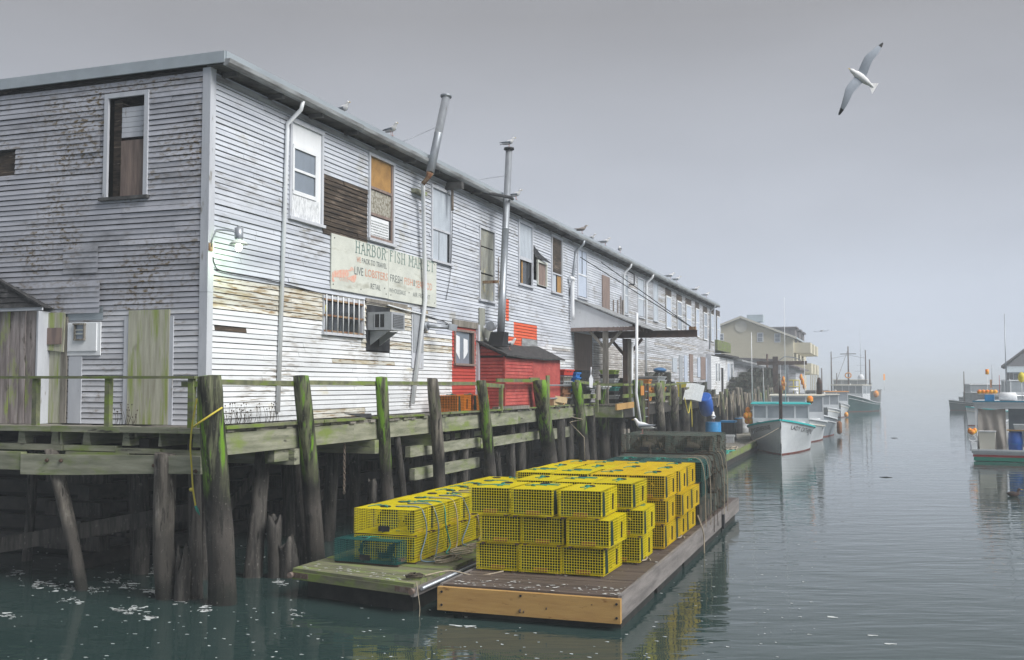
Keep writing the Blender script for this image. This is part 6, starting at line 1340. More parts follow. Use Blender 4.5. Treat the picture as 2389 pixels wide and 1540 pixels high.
def boat(label, bow, rz, B_=3.3, L_=9.5, hb=1.7, hs=.85, hull='hullw', rail='teal', bottom='redbottom', name='lobster_boat', cat='boat', group=None, house=(.34,.58,1.0,'hullw',4), roof='hullw', names=None, fr=None, detail=True, hf=None, trunk=True):
    fr = fr or WF
    T = thing(name, label, cat, (bow[0], bow[1], 0), fr=fr, rz=rz, group=group); T['_b'] = [0,0,0]
    f = hf or hull_fn(B_, L_, hb, hs); nu, nv = (30, 12) if detail else (16, 6)
    mb = MB()
    for sd in (-1, 1):
        def g(u, v, sd=sd):
            x, y, h = f(u, 0); z = .06 + (h-.06)*v; x, y, h = f(u, z); return (sd*max(x, .02), y, z)
        k = len(mb.f); mb.grid(g, nu, nv)
        if sd == 1: mb.f[k:] = [tuple(reversed(q)) for q in mb.f[k:]]
    xs, ys, hh = f(1, hs); prof = [(f(1, .06+(hs-.06)*i/6)[0], .06+(hs-.06)*i/6) for i in range(7)]
    mb.add([(x, L_, z) for x, z in prof] + [(-x, L_, z) for x, z in reversed(prof)], [tuple(range(14))])
    part('hull', mb, M[hull], T)
    mb = MB()
    for sd in (-1, 1):
        def g(u, v, sd=sd):
            z = -.5 + .559*v; x, y, h = f(u, z); return (sd*max(x, .015)+sd*.004, y, z)
        k = len(mb.f); mb.grid(g, nu, 4)
        if sd == 1: mb.f[k:] = [tuple(reversed(q)) for q in mb.f[k:]]
    part('boot_stripe', mb, M[bottom], T)
    mb = MB(); n = 24
    for sd in (-1, 1):
        p = [Vector((sd*(f(i/n, 9)[0]*0+f(i/n, f(i/n,0)[2])[0]+.0), f(i/n, f(i/n,0)[2])[1], f(i/n,0)[2]+.02)) for i in range(n+1)]
        for a, b in zip(p, p[1:]): mb.beam(a, b, .13, .08)
    mb.beam((-xs, L_, hs+.02), (xs, L_, hs+.02), .1, .08)
    part('gunwale', mb, M[rail], T)
    mb = MB()
    for sd in (-1, 1):
        p = []
        for i in range(n+1):
            h_ = f(i/n,0)[2]; x_, y_, _ = f(i/n, h_*.80); p.append(Vector((sd*(x_+.015), y_, h_*.80)))
        for a, b in zip(p, p[1:]): mb.beam(a, b, .035, .05)
    if not names: part('rub_rail', mb, M['hullw'] if hull != 'hullw' else M['cream'], T)
    part('bow_cleat', MB().box(-.03,.03,.45,.75,hb-.02,hb+.06), M['galv'], T)
    part('deck', MB().grid(lambda u, v: ((2*v-1)*max(.01, f(u*(house[1] if house else 1), f(u,0)[2])[0]-.04), f(u*(house[1] if house else 1), 0)[1]+.05, f(u*(house[1] if house else 1),0)[2]-.10), 12, 2, False), M['deckgrey'] if rail != 'cream' else M['cream'], T)
    part('cockpit_sole', MB().grid(lambda u, v: ((2*v-1)*(f(.55+.45*u, .3)[0]-.03), L_*(.55+.445*u), .25), 6, 2, False), M['deckgrey'], T)
    if house:
        a, b, hh_, hm_, nw = house; ya, yb = L_*a, L_*b; wd = f(a+.05, 9)[2]*0 + min(f(a+.02, f(a,0)[2])[0], B_/2)-.16; z0 = f(a,0)[2]-.12; z1 = z0+hh_+.25
        H = MB(); th = .05; sill = z0+(z1-z0)*.42; hd = z1-.10
        H.box(-wd, wd, ya, ya+th, z0, sill); H.box(-wd, wd, ya, ya+th, hd, z1)
        ps = [-wd + 2*wd*i/nw for i in range(nw+1)]
        for i, p in enumerate(ps): w_ = .045 if 0 < i < nw else .07; H.box(max(-wd, p-w_), min(wd, p+w_), ya+.001, ya+th-.001, sill, hd)
        for sd in (-1, 1):
            x0, x1 = sd*wd, sd*(wd-th)
            H.box(x0, x1, ya+th, yb, z0-.3, sill-.03); H.box(x0, x1, ya+th, yb, hd, z1)
            for yy in (ya+th, (ya+yb)/2, yb-.1): H.box(x0, x1, yy, yy+.1, sill-.03, hd)
        part('wheelhouse', H, M[hm_], T)
        for i in range(nw): part('window_pane', MB().box(ps[i]+.03, ps[i+1]-.03, ya+.02, ya+.03, sill-.01, hd+.01), M['boatglass'], T)
        for sd in (-1, 1):
            for k, (y0_, y1_) in enumerate(((ya+th+.1, (ya+yb)/2), ((ya+yb)/2+.1, yb-.1))): part('window_pane', MB().box(sd*wd-sd*.02, sd*wd-sd*.03, y0_, y1_, sill-.04, hd+.01), M['boatglass'], T)
        part('roof', MB().hexa([(-wd-.1,ya-.15,z1+.001),(wd+.1,ya-.15,z1+.001),(wd+.1,yb+.5,z1+.001),(-wd-.1,yb+.5,z1+.001),(-wd-.06,ya-.1,z1+.07),(wd+.06,ya-.1,z1+.07),(wd+.06,yb+.45,z1+.07),(-wd-.06,yb+.45,z1+.07)]), M[roof], T)
        if trunk:
            aa = max(.03, a-.17); yt = L_*aa; wt = max(.1, min(wd-.2, f(aa, f(aa,0)[2])[0]-.25))
            part('trunk_cabin', MB().hexa([(-wt,yt,z0),(wt,yt,z0),(wd-.15,ya-.01,z0),(-wd+.15,ya-.01,z0),(-wt*.9,yt+.15,z0+.26),(wt*.9,yt+.15,z0+.26),(wd-.2,ya-.01,z0+.34),(-wd+.2,ya-.01,z0+.34)]), M[hm_], T)
        T['_z1'] = z1; T['_wd'] = wd; T['_ya'] = ya
    if house:
        part('handrail', MB().tube([(-wd+.05,ya,z1+.16),(-wd+.05,yb,z1+.16)], .015, 5), M['galv'], T); part('handrail', MB().tube([(wd-.05,ya,z1+.16),(wd-.05,yb,z1+.16)], .015, 5), M['galv'], T); part('roof_light', MB().ell((0,ya+.5,z1+.14),(.09,.09,.09),8,6), M['white'], T); part('antenna', MB().tube([(-wd*.6,ya+.8,z1+.05),(-wd*.62,ya+.9,z1+1.9)], [.018,.008], 5), M['pipe'], T)
    if names:
        for sd, s_ in names:
            mb = MB()
            def fn(u, v, sd=sd):
                uu = u if sd > 0 else 1-u
                s = .07 + .30*uu; x, y, h = f(s, 0); z = h-.36+.21*v; x, y, h = f(s, z); return (sd*(x+.012), y, z)
            text_on(mb, s_, fn); part('name_lettering', mb, M['black'], T, kind='stuff')
    return T
def pole(T, x, y, z0, z1, r=.025, m_='galv', nm='antenna', top=None): return part(nm, MB().tube([(x,y,z0),(x+(top or 0),y,z1)], [r, r*.6], 6), M[m_], T)
def buoys(T, pts, r=.13):
    for p in pts: part('buoy', MB().ell(p, (r,r,r*1.3), 10, 7), M['buoyo'], T)
bw = HZ(1822, 1062); aim = R(19.58)-math.atan((1822-1194)/2388)
lc = boat('white lobster boat with teal trim moored bow on at floating dock', bw, aim, B_=3.35, L_=9.6, hb=1.68, hs=1.0, house=(.30,.56,.98,'hullw',4), roof='teal', names=[(1,'LADY CATHERINE'),(-1,'LADY CATHERINE')])
z1, wd, ya = lc['_z1'], lc['_wd'], lc['_ya']
part('exhaust_stack', MB().tube([(.0,ya-.35,1.6),(.0,ya-.35,z1+.75),(.0,ya-.34,z1+.95)], [.09,.09,.05], 10), M['darkstack'], lc)
pole(lc, -wd-.02, ya+.1, z1-.1, z1+3.7, .03, 'pipe'); pole(lc, .25, ya+1.2, z1, z1+5.6, .02, 'pipe'); pole(lc, -.3, ya-.3, z1+.9, z1+1.4, .03, 'old', 'davit_arm', .35)
buoys(lc, [(-wd-.25,ya+.3,z1-.35),(-wd-.35,ya+.2,z1-.62),(-wd-.15,ya+.2,z1-.6),(-wd-.3,ya+.4,z1-.88),(-wd-.12,ya+.3,z1-.9)], .14)
part('pot_buoy', MB().tube([(wd+.05,ya+.2,z1+.02),(wd+.05,ya+.2,z1+.12),(wd+.05,ya+.2,z1+.32),(wd+.05,ya+.2,z1+.42)], [.08,.16,.16,.10], 10), M['buoyo'], lc); part('buoy_collar', MB().tube([(wd+.05,ya+.2,z1+.08),(wd+.05,ya+.2,z1+.14)], .163, 10), M['black'], lc)
part('steering_wheel', MB().tube([(-.3+.2*math.cos(a),ya+.5,z1-.25+.2*math.sin(a)) for a in [i*math.pi/8 for i in range(17)]], .02, 5), M['black'], lc)
ml = solo('mooring_line', MB().tube(curve([(bw[0]-.05,bw[1]+.1,1.35),(bw[0]-.8,bw[1]-.3,.9),(bw[0]-1.7,bw[1]-.4,.5)], 5), .015, 5), M['rope'], 'bow mooring line from white lobster boat to the dock', 'rope', bw+(1.3,))
BG = 'boats moored along the wharf'
def hz3(px, py): return HZ(px, py, 0)
b2 = boat('white boat with cream roofed wheelhouse directly behind the teal trimmed boat', hz3(1862,1036), aim, B_=3.5, L_=10, hb=1.5, hs=.95, rail='hullw', house=(.34,.62,1.45,'hullw',3), roof='cream', group=BG)
pole(b2, .5, 5, b2['_z1'], b2['_z1']+2.2, .025, 'pipe'); part('exhaust_stack', MB().tube([(1.35,4.6,b2['_z1']),(1.35,4.6,b2['_z1']+.75),(1.35,4.6,b2['_z1']+1.1)], [.17,.17,.08], 10), M['darkstack'], b2); part('radar', MB().tube([(-.2,4,b2['_z1']+.3),(-.2,4,b2['_z1']+.42)], .28, 12), M['white'], b2)
b3 = boat('grey hulled boat with bow anchor rafted beside the white boats', hz3(1911,1021), aim, B_=2.5, L_=8, hb=1.45, hs=.9, hull='hullg', rail='hullw', house=None, group=BG); part('anchor', MB().beam((0,.0,1.1),(0,-.12,.7),.12,.2), M['steel'], b3); part('fender', MB().tube([(1.32,2.2,1.0),(1.35,2.2,.9),(1.35,2.2,.25),(1.32,2.2,.15)], [.06,.17,.17,.08], 10), M['tote_brown'], b3)
b4 = boat('small white boat with open windowed cabin beyond the grey hull', hz3(1931,985), aim+.04, B_=2.9, L_=9, hb=1.3, hs=.8, rail='hullw', house=(.34,.6,1.35,'hullw',3), roof='cream', group=BG, detail=False)
b5 = boat('white boat with orange bow ball left of the green hulled boat', hz3(1961,974), aim+.1, B_=2.9, L_=9, hb=1.5, hs=.8, rail='hullw', house=(.3,.6,1.4,'hullw',2), roof='tote_orange', group=BG, detail=False); buoys(b5, [(.5,-.3,.3)], .22)
b6 = boat('dark green hulled boat with white wheelhouse in the misty channel', hz3(1964,961), -.32, B_=4.2, L_=9, hb=2.35, hs=1.1, hull='hullgreen', rail='hullw', house=(.28,.6,1.5,'hullw',4), roof='cream', group=BG, detail=False)
b7 = boat('farthest white boat with orange buoy at its bow in the mist', hz3(2056,946), -.32+1.25, B_=4.2, L_=11, hb=2.6, hs=1.2, rail='hullg', house=(.28,.6,1.7,'hullw',4), roof='hullw', group=BG, detail=False)
buoys(b7, [(-.6,.6,1.9)], .45); z_ = b7['_z1']; pole(b7, 0, 4, z_, z_+9.5, .05, 'galv', 'mast'); part('spreader', MB().beam((-1,4,z_+3.0),(1,4,z_+3.0),.06,.06).beam((-1,4.4,z_+2.0),(1,4.4,z_+2.0),.06,.06), M['galv'], b7); part('radar', MB().ell((0,4,z_+.9),(.55,.55,.6),10,7), M['white'], b7)
pole(b7, .4, -.3, 2.5, 4.2, .04, 'white', 'flag_pole'); part('flag', MB().box(.2, .6, -.32, -.28, 4.2, 5.2), M['buoyo'], b7)
b8 = boat('big dragger with tall masts hidden behind the green boat', hz3(1968,950), -.1, B_=5.2, L_=15, hb=2.6, hs=1.6, hull='hullgreen', rail='tote_green', house=(.45,.7,2.2,'hullw',4), roof='cream', name='fishing_boat', group=BG, detail=False)
z_ = 3.5
for x_, h_, r_ in ((-2.6,7.2,.14),(0,8.0,.16),(2.6,7.4,.14),(3.2,5.9,.16),(-4.1,4.6,.14),(-1.8,3.8,.10)): pole(b8, x_, 6, 1.5, 1.5+h_, r_, 'steel', 'mast')
part('crosstree', MB().beam((-1.2,6,8.3),(1.2,6,8.3),.12,.12), M['steel'], b8); part('rigging', MB().beam((-2.6,6,7.6),(0,6,8.1),.04,.04).beam((2.6,6,7.6),(0,6,8.1),.04,.04).beam((0,6,9),(-1.6,3,3.5),.04,.04), M['steel'], b8); part('gallows', MB().box(-2.7,2.7,5.5,7.2,3.3,3.5), M['cream'], b8); part('net_drum', MB().tube([(-.8,8,2.4),(.8,8,2.4)], .8, 12), M['tote_teal'], b8); part('life_ring', MB().tube([(.45*math.cos(a),5.6,4.9+.4*math.sin(a)) for a in [i*math.pi/6 for i in range(13)]], .1, 6), M['buoyo'], b8)
# right hand side
RG = 'boats moored on the right side of the channel'
tr = WF.w(HZ(2362, 1078)+(0,)); RF1 = Frame(tr.x, tr.y, 0)
d1 = math.atan2(tr.x, tr.y)       # looking direction
ang1 = -(d1+R(1)); RS = Frame(tr.x + 10*math.sin(d1+R(1)), tr.y + 10*math.cos(d1+R(1)), ang1 + math.pi)
r1 = boat('boat moored stern on at right edge, beige tarp and blue barrels aboard', (0,0), 0, B_=3.7, L_=10, hb=1.6, hs=.47, rail='hullw', bottom='greenstripe', house=None, fr=RS, name='work_boat', group=RG)
# in its local frame x is mirrored for the camera: +x is left in the picture; stern at y=10
xs_ = 1.62
part('red_stripe', MB().box(-xs_+.02, xs_-.02, 10.004, 10.02, .19, .29), M['redstripe'], r1); part('green_stripe', MB().box(-xs_+.05, xs_-.05, 10.004, 10.018, .02, .185), M['greenstripe'], r1)
zr_ = 2.56
part('roof', MB().hexa([(-1.75,4,zr_),(1.6,4,zr_),(1.6,8.9,zr_-.02),(-1.75,8.9,zr_-.02),(-1.75,4,zr_+.1),(1.6,4,zr_+.1),(1.6,8.9,zr_+.1),(-1.75,8.9,zr_+.1)]), M['hullw'], r1)
part('roof_edge', MB().box(-1.77,1.62,8.9,8.93,zr_+.06,zr_+.12), mat('blue_trim',(.03,.22,.34)), r1); part('roof_header', MB().box(-1.7,1.55,8.7,8.8,zr_-.24,zr_-.021), M['hullw'], r1)
for x_ in (1.50, -1.6): part('roof_post', MB().box(x_-.04, x_+.04, 8.7, 8.78, .4, zr_-.24), M['white'], r1)
part('tarp', MB().grid(lambda u, v: (1.42-1.15*u-.1*(1-v)*math.sin(u*3), 8.62+.07*math.sin(u*17+v*3)*(1-.5*v)+.05*math.sin(u*7-v*6)+.25*(1-v), .42+(zr_-.66)*v-.05*math.sin(u*3.1)*v), 26, 14), M['tarp'], r1)
part('side_wall', MB().box(1.40, 1.44, 4.5, 8.7, .4, zr_-.24), M['hullw'], r1); part('bulkhead', MB().box(-1.6,.2,6.4,6.46,.3,zr_), M['hullg'], r1)
part('coaming', MB().hexa([(1.45,8.0,.4),(1.66,8.0,.4),(1.60,9.98,.4),(1.42,9.98,.4),(1.45,8.0,.92),(1.72,8.0,.92),(1.68,9.9,.80),(1.42,9.9,.80)]), M['hullw'], r1)
part('hose_reel', MB().tube([(1.62+.15*math.cos(a),9.7,.98+.13*math.sin(a)) for a in [i*math.pi/6 for i in range(13)]], .035, 6), M['white'], r1); part('buoy', MB().ell((1.62,9.75,1.28),(.14,.14,.13)), M['buoyo'], r1)
buoys(r1, [(1.72,9.7,1.33),(1.52,9.7,1.34)], .10)
part('work_board', MB().box(-1.7,.22,9.1,9.75,1.36,1.40), M['freshwood'], r1)
tb_ = thing('bait_bin', 'pale cream bait bin standing on stern of right edge boat', 'bin', (0,9.4,.45), fr=RS); part('bin_body', MB().hexa([(.72,9.15,.43),(1.32,9.15,.43),(1.32,9.7,.43),(.72,9.7,.43),(.68,9.1,1.28),(1.36,9.1,1.28),(1.36,9.75,1.28),(.68,9.75,1.28)]), M['cream'], tb_); part('bin_lid', MB().box(.66,1.38,9.08,9.77,1.282,1.33), M['bwhite'], tb_)
for k, x_ in enumerate((-.12, -.82, -1.4)):
    t = thing('barrel', ('blue barrel nearest the cream bait bin on right edge boat','second blue barrel on right edge boat, under the tray','third blue barrel half cut by right picture edge')[k], 'barrel', (x_,9.4,.46), fr=RS, group='blue barrels on the right edge boat'); pr_ = [(0,.9),(.03,1),(.32,1),(.35,1.04),(.62,1.04),(.66,1),(.92,1),(1,.8)]
    part('barrel_body', MB().tube([(x_,9.4,.46+.86*f_) for f_, _ in pr_], [.29*s_ for _, s_ in pr_], 18), M['barrel_blue'], t)
    part('blue_strap', MB().tube([(x_+.31*math.cos(a),9.4+.31*math.sin(a),.78) for a in [i*math.pi/8 for i in range(17)]], .012, 5), M['bblue'], t)
ty = thing('fish_box', 'pale blue grey fish tray sitting above the blue barrels on right edge boat', 'fish box', (-.5,9.4,1.41), fr=RS); part('box_body', MB().hexa([(-1.0,9.15,1.41),(-.1,9.15,1.41),(-.1,9.7,1.41),(-1.0,9.7,1.41),(-1.05,9.1,1.65),(-.05,9.1,1.65),(-.05,9.75,1.65),(-1.05,9.75,1.65)]), M['tote_white'], ty)
zt_ = zr_+.1
part('life_raft', MB().tube([(.55,8.0,zt_+.2),(.5,8.0,zt_+.2),(-.15,8.0,zt_+.2),(-.2,8.0,zt_+.2)], [.1,.2,.2,.1], 14), M['white'], r1); part('roof_box', MB().box(.75,1.15,7.4,7.9,zt_,zt_+.28), M['bblue'], r1)
for k in range(5): part('buoy', MB().ell((1.4-.17*k,7.0,zt_+.42),(.11,.11,.10),8,6), M['buoyo'], r1)
part('roof_rail', MB().tube([(1.5,6.8,zt_+.3),(-1.6,6.8,zt_+.3)], .02, 6), M['white'], r1); part('dinghy', MB().ell((-1.2,6.5,zt_+.45),(.7,1.2,.18),12,8), M['white'], r1); pole(r1, .25, 6.9, zt_, 6.75, .03, 'galv', 'mast'); pole(r1, .55, 6.5, zt_, zt_+1.2, .02, 'redstripe'); pole(r1, 1.1, 5.6, zt_, zt_+1.4, .015, 'white')
part('flag_buoy', MB().tube([(1.1,5.6,zt_+1.25),(1.1,5.6,zt_+1.5)], .08, 8), M['buoyo'], r1); pole(r1, -.4, 6.2, zt_, zt_+1.0, .02, 'white'); part('yellow_float', MB().ell((-.4,6.2,zt_+1.1),(.17,.17,.25),8,6), M['brightyellow'], r1)
r2_ = boat('boat with pale teal deck poking out behind the right edge boat', hz3(2254,993), R(-58), B_=3.4, L_=10, hb=1.55, hs=.9, rail='teal', house=(.36,.6,1.2,'hullw',3), group=RG, detail=False)
r3_ = boat('misty dark hulled boat seen broadside near the right shore', hz3(2213,957), R(-72), B_=3.6, L_=8.5, hb=1.35, hs=.75, hull='hullgreen', rail='hullw', house=(.30,.62,1.2,'hullg',3), group=RG, detail=False); pole(r3_, 1.2, 1.6, 1, 5.2, .09, 'steel', 'mast'); part('flag', MB().box(-.2,.3,5.6,5.7,3.0,4.1), M['buoyo'], r3_)
r4_ = boat('second misty boat with long windowed cabin right of broadside boat', hz3(2236,952), R(-70), B_=3.8, L_=11, hb=1.6, hs=.9, hull='hullg', rail='hullw', house=(.12,.62,1.9,'hullg',3), group=RG, detail=False); pole(r4_, 0, 5, 3.5, 6.4, .06, 'galv', 'mast'); pole(r4_, .5, 8.2, 1, 6.6, .12, 'steel', 'mast'); pole(r4_, .5, 9.2, 1, 7.4, .10, 'steel', 'mast')
r5_ = boat('white boat crowded behind the right edge boat roof', hz3(2300,962), R(-75), B_=4, L_=12, hb=2.0, hs=1.2, rail='hullw', house=(.2,.7,2.1,'hullw',3), group=RG, detail=False)
# ================================================================ far buildings
M['yellow'] = mat('pale_yellow_siding', (.62,.58,.44), (.56,.52,.40), (1,1,6), rough=.7); M['shingle'] = mat('grey_shingles', (.17,.155,.16), (.11,.10,.105), (3,3,3), rough=.9); M['paleroof'] = mat('pale_metal_roof', (.38,.44,.48), rough=.5); M['greyhouse'] = mat('grey_house_siding', (.23,.22,.23), (.19,.18,.19), (1,1,6), rough=.8)
YH = 117.; G = lambda px, py: (lambda v: (v.x, v.z))(YD(px, py, YH))
x0, _ = G(1681, 800); x1, ze = G(1850, 790); xp_, zp = G(1728, 743); _, zel = G(1681, 762)
yhs = thing('yellow_house', 'pale yellow gabled waterfront condominium with stepped dormers and balconies', 'building', (x0, YH, DZ)); YL = 24
part('wall', MB().prism([(x0,YH,1.5),(x1,YH,1.5),(x1,YH,ze),(xp_,YH,zp),(x0,YH,zel)], (0,YL,0)), M['yellow'], yhs)
rfm = MB(); rfm.prism([(x0-.3,YH-.4,zel+.0),(xp_,YH-.4,zp+.12),(xp_,YH-.4,zp+.32),(x0-.3,YH-.4,zel+.2)], (0,YL+.8,0)); rfm.prism([(xp_,YH-.4,zp+.12),(x1+.4,YH-.4,ze+.0),(x1+.4,YH-.4,ze+.2),(xp_,YH-.4,zp+.32)], (0,YL+.8,0)); part('roof', rfm, M['paleroof'], yhs)
part('verge_trim', MB().beam((x0-.3,YH-.45,zel+.05),(xp_,YH-.45,zp+.15),.08,.25).beam((xp_,YH-.45,zp+.15),(x1+.4,YH-.45,ze+.05),.08,.25), M['cream'], yhs)
def hwin(px0, py0, px1, py1, nm='window', par=None, Y=YH, f=YD, m_='glass'):
    a, b = YD(px0, py1, Y), YD(px1, py0, Y); w_ = part(nm, MB().box(a.x-.12, b.x+.12, Y-.06, Y-.02, a.z-.12, b.z+.12), M['white'], par or yhs)
    part('pane', MB().box(a.x, b.x, Y-.09, Y-.061, a.z, (a.z+b.z)/2-.04), M[m_], w_); part('pane', MB().box(a.x, b.x, Y-.09, Y-.061, (a.z+b.z)/2+.04, b.z), M[m_], w_)
hwin(1768,778,1778,796); hwin(1808,780,1818,797); hwin(1679,780,1686,793)
c_ = YD(1728,762,YH); part('round_vent', MB().tube([(c_.x,YH-.02,c_.z),(c_.x,YH-.08,c_.z)], .75, 20), M['cream'], yhs)
for k in range(3):
    yd = YH+2.2+k*7.2; zt2 = YD(1838-0*k, 762, YH).z; part('dormer', MB().box(x1-5.0, x1+.05, yd, yd+3.4, ze-.5, zt2-.1), M['shingle'], yhs); part('dormer_roof', MB().box(x1-5.2, x1+.3, yd-.2, yd+3.6, zt2-.099, zt2+.1), M['shingle'], yhs)
    zb = YD(1860, 857-k*3, YH).z
    for lv, (za, zb_) in enumerate(((ze-1.63, ze-.9), (ze-4.2, ze-5.0))):
        yb_ = YH+.6+k*6.8+lv*1.2; o = part('balcony', MB().box(x1+.05, x1+2.0, yb_, yb_+4.2, za-.15, za), M['yellow'], yhs); part('parapet', MB().box(x1+1.88, x1+2.0, yb_, yb_+4.2, za, za+1.15).box(x1+.05, x1+1.879, yb_, yb_+.12, za, za+1.15), M['yellow'], o)
    part('balcony_post', MB().box(x1+1.9, x1+2.0, YH+1+k*7.4, YH+1.2+k*7.4, DZ, ze-4.3), M['yellow'], yhs); part('balcony_post', MB().box(x1+1.9, x1+2.0, YH+4.4+k*7.4, YH+4.6+k*7.4, DZ, ze-4.3), M['yellow'], yhs)
part('low_wing', MB().box(x1+.05, x1+2.2, YH+6, YH+YL, 1.5, ze-6.6), M['shingle'], yhs)
part('chimney', MB().box(xp_+.6, xp_+2.6, YH+1, YH+3, zp-.4, zp+.5), M['paleroof'], yhs)
# white extension and sheds just past the big building
ext = thing('extension_shed', 'low white clapboard extension at far end of the long building', 'building', (0, 55, DZ)); et = 3.4+(898-826)/2388*69
mb = MB(); z_ = DZ+.05
while z_ < et-.1: mb.hexa([(.28,54.8,z_),(.345,54.8,z_),(.345,66.5,z_),(.28,66.5,z_),(.28,54.8,z_+.1),(.33,54.8,z_+.1),(.33,66.5,z_+.1),(.28,66.5,z_+.1)]); z_ += .115
part('clapboards', mb, M['low'], ext, kind='stuff'); part('wall', MB().box(-6, .275, 54.85, 66.5, DZ-.3, et), M['dark'], ext); part('end_board', MB().box(.05,.36,54.7,54.799,DZ,et), M['trim'], ext)
part('roof', MB().hexa([(-6,58.8,et+.3),(.7,58.8,et),(.7,67,et),(-6,67,et+.3),(-6,58.8,et+.4),(.7,58.8,et+.12),(.7,67,et+.12),(-6,67,et+.4)]), M['roofing'], ext); part('mossy_parapet', MB().box(-5, .2, 58.9, 66, et+.4, et+1.15), M['rail'], ext)
for px0, px1, m_ in ((1669,1671.5,'boatglass'),(1675,1677.5,'boatglass'),(1681,1686,'dark'),(1696,1701,'bluewhite'),(1703.5,1706,'boatglass'),(1707,1709,'boatglass')):
    q = rectR(px0, 848 if m_ != 'dark' else 858, 889 if m_ != 'dark' else 916, px1, .35); w_ = part('window' if m_ != 'dark' else 'door', MB().box(.33,.37,q[0]-.08,q[1]+.08,q[2]-.08,q[3]+.08), M['white'], ext); part('pane', MB().box(.371,.38,q[0],q[1],q[2],q[3]), M[m_], w_)
sh2 = thing('grey_shed', 'low weathered shed with sagging roof between white extension and yellow house', 'building', (-2, 68, DZ))
part('wall', MB().box(-7, .2, 67.2, 86, DZ-.3, 5.1), M['far'], sh2); part('roof', MB().hexa([(-7,67.1,7.0),(.9,67.1,5.25),(.9,87,5.1),(-7,87,6.9),(-7,67.1,7.15),(.9,67.1,5.4),(.9,87,5.25),(-7,87,7.05)]), M['gutter'], sh2); part('gable', MB().prism([(-7,67.2,5.1),(.2,67.2,5.1),(-7,67.2,6.95)], (0,.2,0)), M['far'], sh2)
bn = thing('white_barn', 'white clapboard barn rising behind the low weathered shed', 'building', (-2, 92, DZ)); q0 = YD(1735, 836, 92); q1 = YD(1880, 870, 92); q2 = YD(1866, 850, 92)
part('wall', MB().prism([(q0.x-3,92,DZ-.5),(3.2,92,DZ-.5),(3.2,92,5.0),(1.0,92,q0.z-.3),(q0.x,92,q0.z),(q0.x-3,92,q0.z)], (0,14,0)), M['far'], bn); part('roof', MB().prism([(q0.x-3.2,91.7,q0.z+.002),(1.0,91.7,q0.z-.28),(3.6,91.7,4.9),(3.6,91.7,5.1),(1.0,91.7,q0.z-.1),(q0.x-3.2,91.7,q0.z+.2)], (0,14.5,0)), M['shingle'], bn)
# traps, crane, yellow railing on the far wharf
rg = random.Random(64); k = 0
for y_ in [62.5+1.25*i for i in range(20)]:
    for c_ in range(2):
        n_ = rg.choice((3,4,4,5)) if y_ > 68 else rg.choice((1,2,3))
        for j in range(n_):
            if k > 170: break
            put_trap(PD, (.9+c_*1.0 - .2+rg.uniform(-.06,.06), y_+rg.uniform(-.05,.05), DZ+.02+j*.435), 1.57+rg.uniform(-.06,.06), 'dark trap in far wharf stack, %s row along, %s line, %s tier' % (ordn[int((y_-62)/1.25)], 'water side' if c_ else 'shed side', ('lowest','second','third','fourth','fifth')[j]), 'dark traps stacked on the far wharf', WF); k += 1
cr_ = thing('dock_crane', 'rusty steel post crane with long horizontal jib on far wharf', 'crane', (1.9, 78, DZ)); v0 = YD(1808, 832, 78); v1 = YD(1879, 846, 78)
part('post', MB().box(v0.x-.22, v0.x+.22, 77.8, 78.2, DZ, v0.z), M['steel'], cr_); part('jib_beam', MB().box(v0.x-1.6, v1.x+.1, 77.9, 78.1, v1.z-.18, v1.z+.14), M['steel'], cr_); part('cage', MB().beam((v0.x+.3,78,v1.z+.2),(v0.x+.8,78,v0.z),.08,.08).beam((v0.x+1.6,78,v0.z-.1),(v0.x+2.2,78,v1.z+.2),.08,.08).beam((v0.x+.8,78,v0.z),(v0.x+1.6,78,v0.z-.1),.08,.08), M['galv'], cr_); part('post', MB().box(v0.x+.9, v0.x+1.1, 77.9, 78.1, DZ, v1.z-.18), M['galv'], cr_)
yr = thing('yellow_railing', 'yellow pipe safety railing on the far wharf behind boats', 'railing', (3, 84, DZ)); va = YD(1824, 905, 84); vb = YD(1864, 905, 84)
for z_ in (DZ+.55, DZ+1.15): part('rail', MB().tube([(va.x,84,z_),(vb.x,84,z_)], .045, 6), M['brightyellow'], yr)
for i in range(4): x_ = va.x+(vb.x-va.x)*i/3; part('railing_post', MB().tube([(x_,84,DZ-.1),(x_,84,DZ+1.15)], .045, 6), M['brightyellow'], yr)
part('platform', MB().box(1.9, vb.x+.4, 83, 88, DZ-.35, DZ-.1), M['wet'], yr)
for k, (px, py) in enumerate(((1824,893),(1827,885),(1868,880),(1872,890))):
    v = YD(px, py, 83); solo('hanging_buoys', MB().ell(tuple(v), (.14,.14,.3), 8, 6).ell((v.x+.12, v.y, v.z-.45), (.14,.14,.28), 8, 6), M['buoyo'], '%s cluster of orange buoys hung on far wharf' % ordn[k], 'buoys', tuple(v), kind=None)
far_posts = thing('lamp_post', 'tall dark timber post on far wharf beside yellow railing', 'post', (2, 80, DZ)); part('post', MB().tube([(v0.x-.9,80,DZ),(v0.x-.9,80,6.2)], .09, 8), M['steel'], far_posts)
# low far quay under the yellow house
solo('far_quay', MB().box(-20, 4.0, 112.2, 150, -.5, DZ-.1), M['wet'], 'dark quay wall beneath the yellow house', 'quay', (0,112,0))
